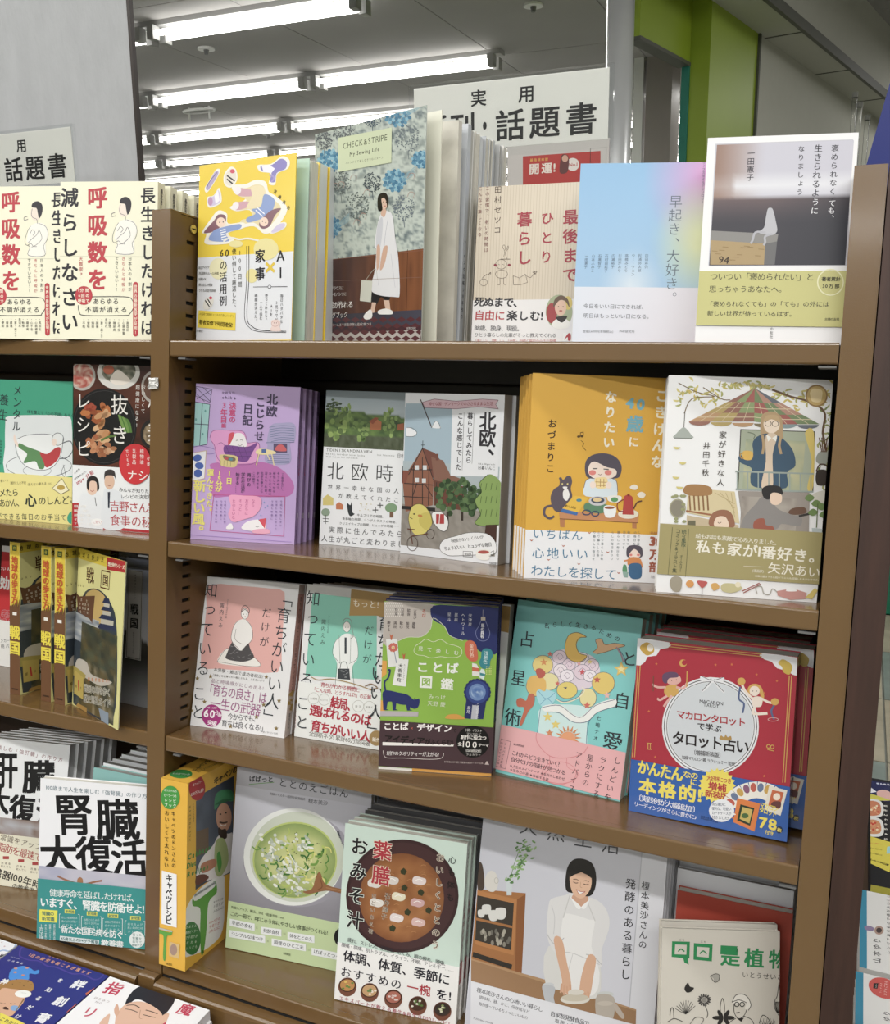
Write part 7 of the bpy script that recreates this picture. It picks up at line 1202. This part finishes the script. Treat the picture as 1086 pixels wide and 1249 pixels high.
A.c([(100, 800), (105, 770), (115, 772), (118, 815)], 3, IN); A.c([(190, 840), (215, 810), (250, 815), (240, 840)], 2.4, IN); A.c([(90, 830), (120, 815), (160, 830)], 3, IN); A.c([(500, 835), (515, 800), (540, 815), (550, 840)], 3, IN)
for k in range(14): A.c([(500 + k * 5, 845), (505 + k * 5, 815 + 10 * (k % 3))], 1.8, IN)
A.build('cover_print', A.root)
copy_tree(A.root, A.mw @ Matrix.Translation((.002, .0115, .0035)), 'beige botany book right behind the one with green title', ())
C = book('paperback', 'plain brick-red book standing behind the beige botany books', pose(.608, .085, Z4, 2, 4), .117, .192, .014, K, 'a23a28', 'a23a28')
for k in range(7):
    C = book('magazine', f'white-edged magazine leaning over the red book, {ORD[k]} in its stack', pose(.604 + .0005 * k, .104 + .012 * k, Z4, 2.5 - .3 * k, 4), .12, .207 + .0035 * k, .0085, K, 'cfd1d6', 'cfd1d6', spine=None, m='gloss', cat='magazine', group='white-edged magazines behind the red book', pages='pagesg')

# ================================================================ face-up stacks on the low table in front
def flat(xr, ytop, z, w, h): return Matrix(((1, 0, 0, xr), (0, 0, 1, ytop - h), (0, -1, 0, z), (0, 0, 0, 1)))
def stack(A, n, t, label):
    for k in range(1, n): copy_tree(A.root, A.mw @ Matrix.Translation((random.uniform(-.002, .002), t * k, random.uniform(-.002, .001))), f'{ORD[k]} copy down in {label}', ('cover_print', 'band_print'))
ZT = .69
K = (0, 1140, 8.354)
A = book('paperback', 'navy face up book with white title and a sleeping face in a nightcap', flat(-.2075, -.117, .7555, .151, .21), .151, .21, .0128, K, '2a2f84', '232a78', group='navy face-up books on the low table')
A.c([(200, 210), (215, 140), (290, 105), (380, 120), (430, 150), (520, 150), (590, 190), (650, 190), (740, 220), (830, 240), (920, 300), (1000, 310), (1060, 370), (1040, 430), (970, 460), (900, 430), (830, 400), (740, 400), (640, 360), (560, 330), (480, 320), (400, 270), (300, 260), (215, 230), (200, 210)], 18, '4c3f9a')
OR = 'e0a07a'
A.t('1日の疲労を根こそぎ落とす', 300, 205, 930, 400, 54, OR, .02); A.t('自律神経を整えて', 490, 215, 810, 305, 30, OR, .01); A.t('山内義弘', 70, 255, 245, 300, 32, 'dfe0ea', .005); A.t('鍼灸整体師の', 110, 225, 200, 250, 14, 'dfe0ea')
A.t('絆', 650, 480, 960, 540, 150, 'e8e8ee', .03); A.t('創', 450, 640, 790, 720, 150, 'e8e8ee', .03); A.t('膏', 300, 820, 580, 880, 150, 'e8e8ee', .03); A.t('を', 570, 455, 660, 480, 66, 'e8e8ee', .02); A.t('貼', 430, 545, 570, 580, 70, 'e8e8ee', .02); A.t('る', 345, 635, 440, 665, 70, 'e8e8ee', .02); A.t('だ', 235, 720, 370, 765, 70, 'e8e8ee', .02); A.t('け', 130, 820, 240, 850, 70, 'e8e8ee', .02)
A.b([(95, 400), (130, 350), (230, 320), (310, 345), (350, 370), (395, 360), (398, 390), (360, 405), (300, 400), (290, 460), (200, 455), (100, 460)], '3f8ee0'); 
for x, y in ((160, 345), (155, 385), (235, 415), (275, 340)): A.e(x, y, 18, 10, 'c78a7c')
A.b([(0, 490), (80, 470), (200, 455), (310, 470), (345, 520), (320, 580), (200, 560), (0, 560)], 'a87a3c'); A.b([(0, 565), (120, 555), (240, 580), (245, 680), (170, 770), (110, 830), (0, 800)], 'd9a98a'); A.c([(5, 695), (30, 705), (55, 700)], 5, '3a2c28'); A.c([(105, 700), (130, 708), (155, 702)], 5, '3a2c28'); A.b([(25, 750), (60, 735), (90, 765), (50, 765)], '4a2c24'); A.e(150, 750, 45, 28, '7fa8d8'); A.p([(170, 760), (240, 650), (250, 660), (130, 830)], '8a6434'); A.e(235, 605, 85, 38, 'eeeeea'); A.t('これ大人に', 205, 590, 275, 600, 13, '666666'); A.p([(0, 795), (200, 880), (260, 911), (0, 1100)], 'e8d83a'); A.t('これだけ', 5, 855, 180, 925, 54, '1c2a50', .02)
for x, y in ((90, 468), (128, 505), (168, 458), (205, 492), (242, 525), (285, 480), (318, 512)): A.e(x, y, 6, 4, '3a2c1c', n=6)
A.t('神', 0, 470, 95, 490, 90, 'eceef0', .03); A.p([(870, 600), (970, 540), (965, 570), (880, 625)], 'c8643c'); A.p([(680, 790), (780, 700), (785, 720), (690, 800)], 'c8643c')
A.build('cover_print', A.root)
sA = side_art(A); sA.build('spine_print', A.root) if sA.mb.v else None
stack(A, 5, .0130, 'the navy stack')
K = (0, 1080, 3.879)
A = book('paperback', 'white face-up book with a closed-eyed woman touching her face and a crimson title', flat(-.0545, -.117, .7555, .151, .21), .151, .21, .0128, K, 'efeef2', 'e9e8ee', group='white face-up beauty books on the low table')
CM = 'c42a52'
A.t('指', 480, 475, 600, 500, 92, CM, .025); A.t('魔', 825, 575, 935, 600, 80, CM, .02); A.t('リ', 385, 590, 465, 610, 76, CM, .015); A.t('はちみつ', 445, 530, 520, 552, 20, '9a8a8c'); A.t('MIO', 450, 550, 485, 560, 18, '9a8a8c')
A.b([(600, 540), (640, 490), (700, 468), (780, 480), (825, 510), (820, 560), (760, 620), (700, 560), (640, 540), (590, 590)], '23202c', 4); A.b([(560, 600), (600, 560), (670, 550), (730, 575), (770, 620), (740, 700), (560, 700), (545, 640)], 'dfb49c', 4); A.b([(540, 590), (555, 560), (565, 600), (550, 620)], 'd8a88e')
A.c([(595, 585), (625, 590), (650, 600)], 4, '2c2024'); A.c([(680, 612), (710, 620), (735, 625)], 4, '2c2024'); A.c([(600, 568), (635, 566), (660, 578)], 5, '4a3838'); A.c([(690, 590), (720, 598), (745, 608)], 5, '4a3838'); A.c([(665, 590), (660, 625), (672, 632)], 3, 'b98a74'); A.b([(470, 655), (500, 620), (520, 608), (515, 640), (500, 680)], 'dfb49c'); A.b([(735, 655), (770, 615), (800, 605), (790, 640), (760, 690)], 'dfb49c'); A.b([(768, 660), (785, 650), (780, 690), (765, 690)], 'c42a52')
A.build('cover_print', A.root)
sA = side_art(A); hfrac(sA, 'x', .1, .9, .2, .01, 'efeef2'); vfrac(sA, '指リンパ魔法', .5, .3, .9, .04, CM, .02); vfrac(sA, '美顔', .5, .06, .2, .03, '9a8a8c'); sA.build('spine_print', A.root)
for k in range(1, 5): copy_tree(A.root, A.mw @ Matrix.Translation((.002 * (k % 2) + .001, .0130 * k, -.001)), f'{ORD[k]} copy down in the white beauty-book stack', ('cover_print',))
K = (0, 1140, 8.354)
A = book('paperback', 'white face up book with a pale blue cloud outline, left of the navy one', flat(-.361, -.117, .7555, .151, .21), .151, .21, .0128, K, 'e9eaf0', 'e4e5ea')
A.c([(-100, 20), (-20, 0), (60, -5), (130, 20), (165, 80), (140, 140), (90, 170), (30, 160), (-60, 190)], 22, '9fb8de'); A.v('する', 5, 60, 60, 140, 28, 'b03a44', .01); A.t('物', -10, 215, 60, 222, 66, '1c1c22', .03)
A.build('cover_print', A.root); stack(A, 5, .0130, 'the cloud-outline stack')
A = book('paperback', 'white face up book just entering at the bottom edge of view', flat(.262, -.124, .790, .15, .21), .15, .21, .0128, K, 'efeee8', 'e9e8e0')
stack(A, 8, .0129, 'the white stack at the bottom edge')
tb_ = empty('display_table'); tag(tb_, 'low brown table in front of the bookcase carrying face-up books', 'table')
MB().rbox(-1.1, -.72, ZT - .03, .62, -.116, ZT, .004).build('tabletop', M['table'], tb_)
for x in (-1.06, .58):
    for y in (-.68, -.15): MB().box(x - .02, y - .02, 0, x + .02, y + .02, ZT - .03).build('leg', M['table'], tb_)

# ================================================================ magazines on the table beyond the end panel
K = (1020, 920, 3.803)
def side_flat(xr, y0, z): return Matrix(((0, 0, -1, xr), (1, 0, 0, y0), (0, -1, 0, z), (0, 0, 0, 1)))
ZR = .70
def whitemag(y0, label, dy):
    A = book('magazine', label, side_flat(1.058 - .004 * dy, y0, .75 - .002 * dy), .178, .257, .012, K, 'd9d8d6', 'd9d8d6', spine='L', cat='magazine', m='gloss', group='white cooking magazines beyond the end panel')
    A.R(0, 0, 1, .034, '2f86a4'); o = 480 * dy
    A.e(243 - 22 * dy, 605 + o, 72, 46, 'c8504a', 20); A.p([(190 - 15 * dy, 582 + o), (212 - 15 * dy, 582 + o), (208 - 15 * dy, 608 + o), (188 - 15 * dy, 606 + o)], '2a2426'); A.t('syunkon', 200 - 15 * dy, 604 + o, 203 - 15 * dy, 586 + o, 10, 'e8e0da')
    A.t('つくりおき', 228 - 22 * dy, 630 + o, 232 - 22 * dy, 580 + o, 12, 'f0dcd4'); A.t('カフェごはん', 250 - 22 * dy, 640 + o, 254 - 22 * dy, 570 + o, 18, 'f0dcd4', .01)
    if dy == 0:
        A.t('山本ゆり', 190, 972, 190, 850, 44, '2e2a2c', .0); A.t('レンジであるもので絶対おいしい', 245, 930, 245, 650, 26, '2e2a2c', .0); A.b([(132, 800), (150, 795), (175, 805), (170, 820), (140, 815)], '8a7a9c'); A.e(200, 817, 22, 20, 'a88a7c'); A.e(200, 817, 13, 12, '4a3c3c'); A.c([(115, 600), (135, 610), (170, 640)], 3, 'f2f4f4')
    else: A.t('ゆり', 235, 1240, 235, 1190, 40, '2e2a2c')
    A.build('cover_print', A.root, M['gloss'])
    for k in range(1, 4): copy_tree(A.root, A.mw @ Matrix.Translation((.001 * k, .0124 * k, 0)), f'{ORD[k]} copy down under the {label[:48].split(" with")[0]}', ('cover_print',))
whitemag(.268, 'farther white cooking magazine with teal edge and a red oval, lying beyond the end panel', 0)
whitemag(.083, 'nearer white cooking magazine with teal edge and a red oval, lying beyond the end panel', 1)
A = book('magazine', 'lunch-box recipe magazine with navy, black and yellow cover lying beyond the end panel', side_flat(1.04, .462, .752), .345, .225, .012, K, '17161c', 'd0c83c', spine='L', cat='magazine', m='gloss')
A.p([(140, 118), (260, 135), (260, 225), (140, 205)], '1f2458'); A.t('8688', 185, 135, 252, 142, 26, 'e8e8ee', .02); A.p([(150, 150), (190, 175), (150, 178)], 'e8e8ee'); A.b([(190, 175), (215, 165), (250, 175), (255, 210), (215, 215), (195, 200)], 'e0b0a8'); A.p([(140, 180), (185, 190), (260, 215), (140, 212)], 'd0c83c')
A.b([(142, 212), (210, 220), (215, 285), (140, 290)], 'dcdcd8'); A.b([(146, 220), (200, 226), (205, 278), (144, 280)], 'c87a54'); A.b([(135, 298), (212, 305), (215, 378), (132, 370)], 'dcdcd8'); A.b([(140, 306), (200, 312), (205, 365), (138, 362)], 'cc8a5c')
for k in range(26): A.e(150 + random.random() * 50, (228 if k % 2 else 312) + random.random() * 45, 6, 5, random.choice(('e8d8b0', 'c8402c', 'e0a070')), n=7)
A.p([(132, 375), (260, 410), (250, 548), (122, 500)], 'd6c62c'); A.t('ちゃちゃっと弁当', 232, 405, 228, 230, 22, 'efece0', .02)
for j in range(3): A.t('冷めてもおいしい簡単レシピ', 135 + 0 * j, 408 + 22 * j, 215, 418 + 26 * j, 15, 'c8603c' if j == 0 else '3a3414', .01)
A.t('子どもの入学応援', 130, 478, 245, 515, 20, '28240c', .02); A.p([(238, 430), (262, 425), (262, 460), (235, 462)], '9ad0d8')
A.build('cover_print', A.root, M['gloss'])
for k in range(1, 4): copy_tree(A.root, A.mw @ Matrix.Translation((.001 * k, .0124 * k, 0)), f'{ORD[k]} copy down under the lunch-box magazine', ('cover_print',))
tb_ = empty('display_table'); tag(tb_, 'brown table with magazines standing beyond the walnut end panel', 'table')
MB().rbox(.79, .03, ZR - .03, 1.5, .9, ZR + .0005, .004).build('tabletop', M['table'], tb_)
for x in (.82, 1.46):
    for y in (.07, .86): MB().box(x - .02, y - .02, 0, x + .02, y + .02, ZR - .03).build('leg', M['table'], tb_)

# ================================================================ signs and things behind
def sign(x1, label, ar):
    r = empty('shelf_sign', Matrix.Translation((x1 - .268, .285, 0))); tag(r, label, 'sign'); mw = Matrix.Translation((x1 - .268, .285, 0))
    MB().box(.006, .001, 1.762, .262, .002, 1.842, 'ecece6').build('paper_card', M['paper'], r)
    MB().box(0, -.0015, 1.752, .268, -.0005, 1.846).build('clear_pocket', M['clear'], r); MB().box(0, .0035, 1.752, .268, .0045, 1.846).build('clear_back', M['clear'], r)
    MB().box(.242, -.004, 1.44, .262, -.002, 1.752).build('clear_leg', M['clear'], r); MB().box(.02, -.004, 1.44, .04, -.002, 1.752).build('clear_leg', M['clear'], r)
    MB().box(.0, -.034, 1.435, .268, .0, 1.44).build('foot_clip', M['clear'], r)
    A = Art(mw, (.006, .001, 1.762), (1, 0, 0), (0, 0, 1), .256, .080, (380, 0, 2.715), .0002)
    for t_, u0, u1, v, s_ in ar: hfrac(A, t_, u0, v, u1, s_, '1c1c1e', .018)
    A.build('sign_print', r)
AR_ = (('実', .285, .415, .24, .26), ('用', .535, .66, .25, .26), ('新', .05, .18, .66, .48), ('刊', .20, .33, .66, .48), ('・', .345, .42, .66, .48), ('話', .43, .60, .68, .48), ('題', .605, .775, .68, .48), ('書', .785, .955, .68, .48))
sign(.454, 'clear sign holder with black lettering behind the big sewing magazine', AR_)
sign(-.381, 'clear sign holder with black lettering in front of the grey papered wall', AR_)
r = empty('poster_board', Matrix.Translation((.10, .9, 0))); tag(r, 'pale board with a red poster seen through the gap under the clear sign', 'poster'); mw = Matrix.Translation((.10, .9, 0))
MB().box(0, 0, 1.2, .196, .008, 1.868, 'cfcac6').build('board', M['paper'], r); MB().box(.09, .008, 0, .106, .02, 1.5).build('post', M['clip'], r); MB().box(0, -.08, 0, .196, .12, .015).build('foot', M['clip'], r)
A = Art(mw, (0, 0, 1.2), (1, 0, 0), (0, 0, 1), .196, .668, (560, 170, 4.804), .0003)
A.p([(375, 100), (830, 68), (830, 330), (375, 350)], 'c0342f'); A.t('開運!', 405, 175, 568, 165, 62, 'f2e6da', .03); A.e(668, 147, 38, 38, 'ece4de'); A.t('No.1', 645, 150, 695, 146, 26, 'c0342f', .02); A.t('最強運命暦', 415, 122, 525, 116, 18, 'e8c04a', .01); A.b([(600, 100), (625, 88), (645, 110), (640, 180), (620, 200), (590, 190)], '6a3a38'); A.e(622, 112, 18, 20, 'd8a890')
A.build('poster_print', r)
# blue advertising board leaning beyond the bookcase
dx = (.757 - .7304) / (1.938 - 1.8096); g = MB(); xb = lambda z: .7304 + (z - 1.8096) * dx
v = [(xb(0), 1.0, 0), (xb(0) + .05, 1.0, 0), (xb(0) + .05, 1.3, 0), (xb(0), 1.3, 0), (xb(2.4), 1.0, 2.4), (xb(2.4) + .05, 1.0, 2.4), (xb(2.4) + .05, 1.3, 2.4), (xb(2.4), 1.3, 2.4)]
g.add(v, [(0, 3, 2, 1), (4, 5, 6, 7), (0, 1, 5, 4), (1, 2, 6, 5), (2, 3, 7, 6), (3, 0, 4, 7)])
r = empty('advertising_board'); tag(r, 'tall leaning blue board seen over the right end of the bookcase', 'board'); g.build('panel', M['blue'], r)
g = MB(); g.add([(a + .051, b - .001, c) for a, b, c in (v[0], v[4])] + [(a + .055, b - .001, c) for a, b, c in (v[4], v[0])] , [(0, 1, 2, 3)]); g.build('edge_strip', M['white'], r)
for k, (x, z) in enumerate(((.668, 2.09), (.684, 2.06), (.708, 2.02))):
    r = empty('clear_tube', Matrix.Translation((x, 2.5, 0))); tag(r, f'{["left", "middle", "right"][k]} one of three clear tubes standing before the pale partition', 'tube', 'clear tubes by the partition')
    MB().cyl((0, 0, 0), (0, 0, z + .11), .0075, 14).build('tube_body', M['clear'], r); MB().cyl((0, 0, z + .11), (0, 0, z + .125), .009, 14).build('cap', M['offd'], r); MB().cyl((0, 0, 0), (0, 0, .02), .0078, 14).build('foot', M['clip'], r)
r = empty('shopping_basket', Matrix.Translation((1.12, 4.45, .004))); tag(r, 'dark green plastic basket on the tiled floor beyond the end panel', 'basket')
g = MB(); 
for a0, a1, b0, b1 in ((-.2, -.19, -.14, .14), (.19, .2, -.14, .14), (-.2, .2, -.14, -.13), (-.2, .2, .13, .14)): g.box(a0, b0, 0, a1, b1, .30)
g.box(-.2, -.14, 0, .2, .14, .01); g.build('body', M['gplas'], r); g = MB(); g.box(-.215, -.155, .29, .215, -.135, .315); g.box(-.215, .135, .29, .215, .155, .315); g.box(-.215, -.155, .29, -.195, .155, .315); g.box(.195, -.155, .29, .215, .155, .315); g.build('rim', M['gplas'], r)
for k in range(7): MB().box(-.2035, -.12 + .035 * k, .03, -.2, -.105 + .035 * k, .27).build('rib', M['gplas'], r)
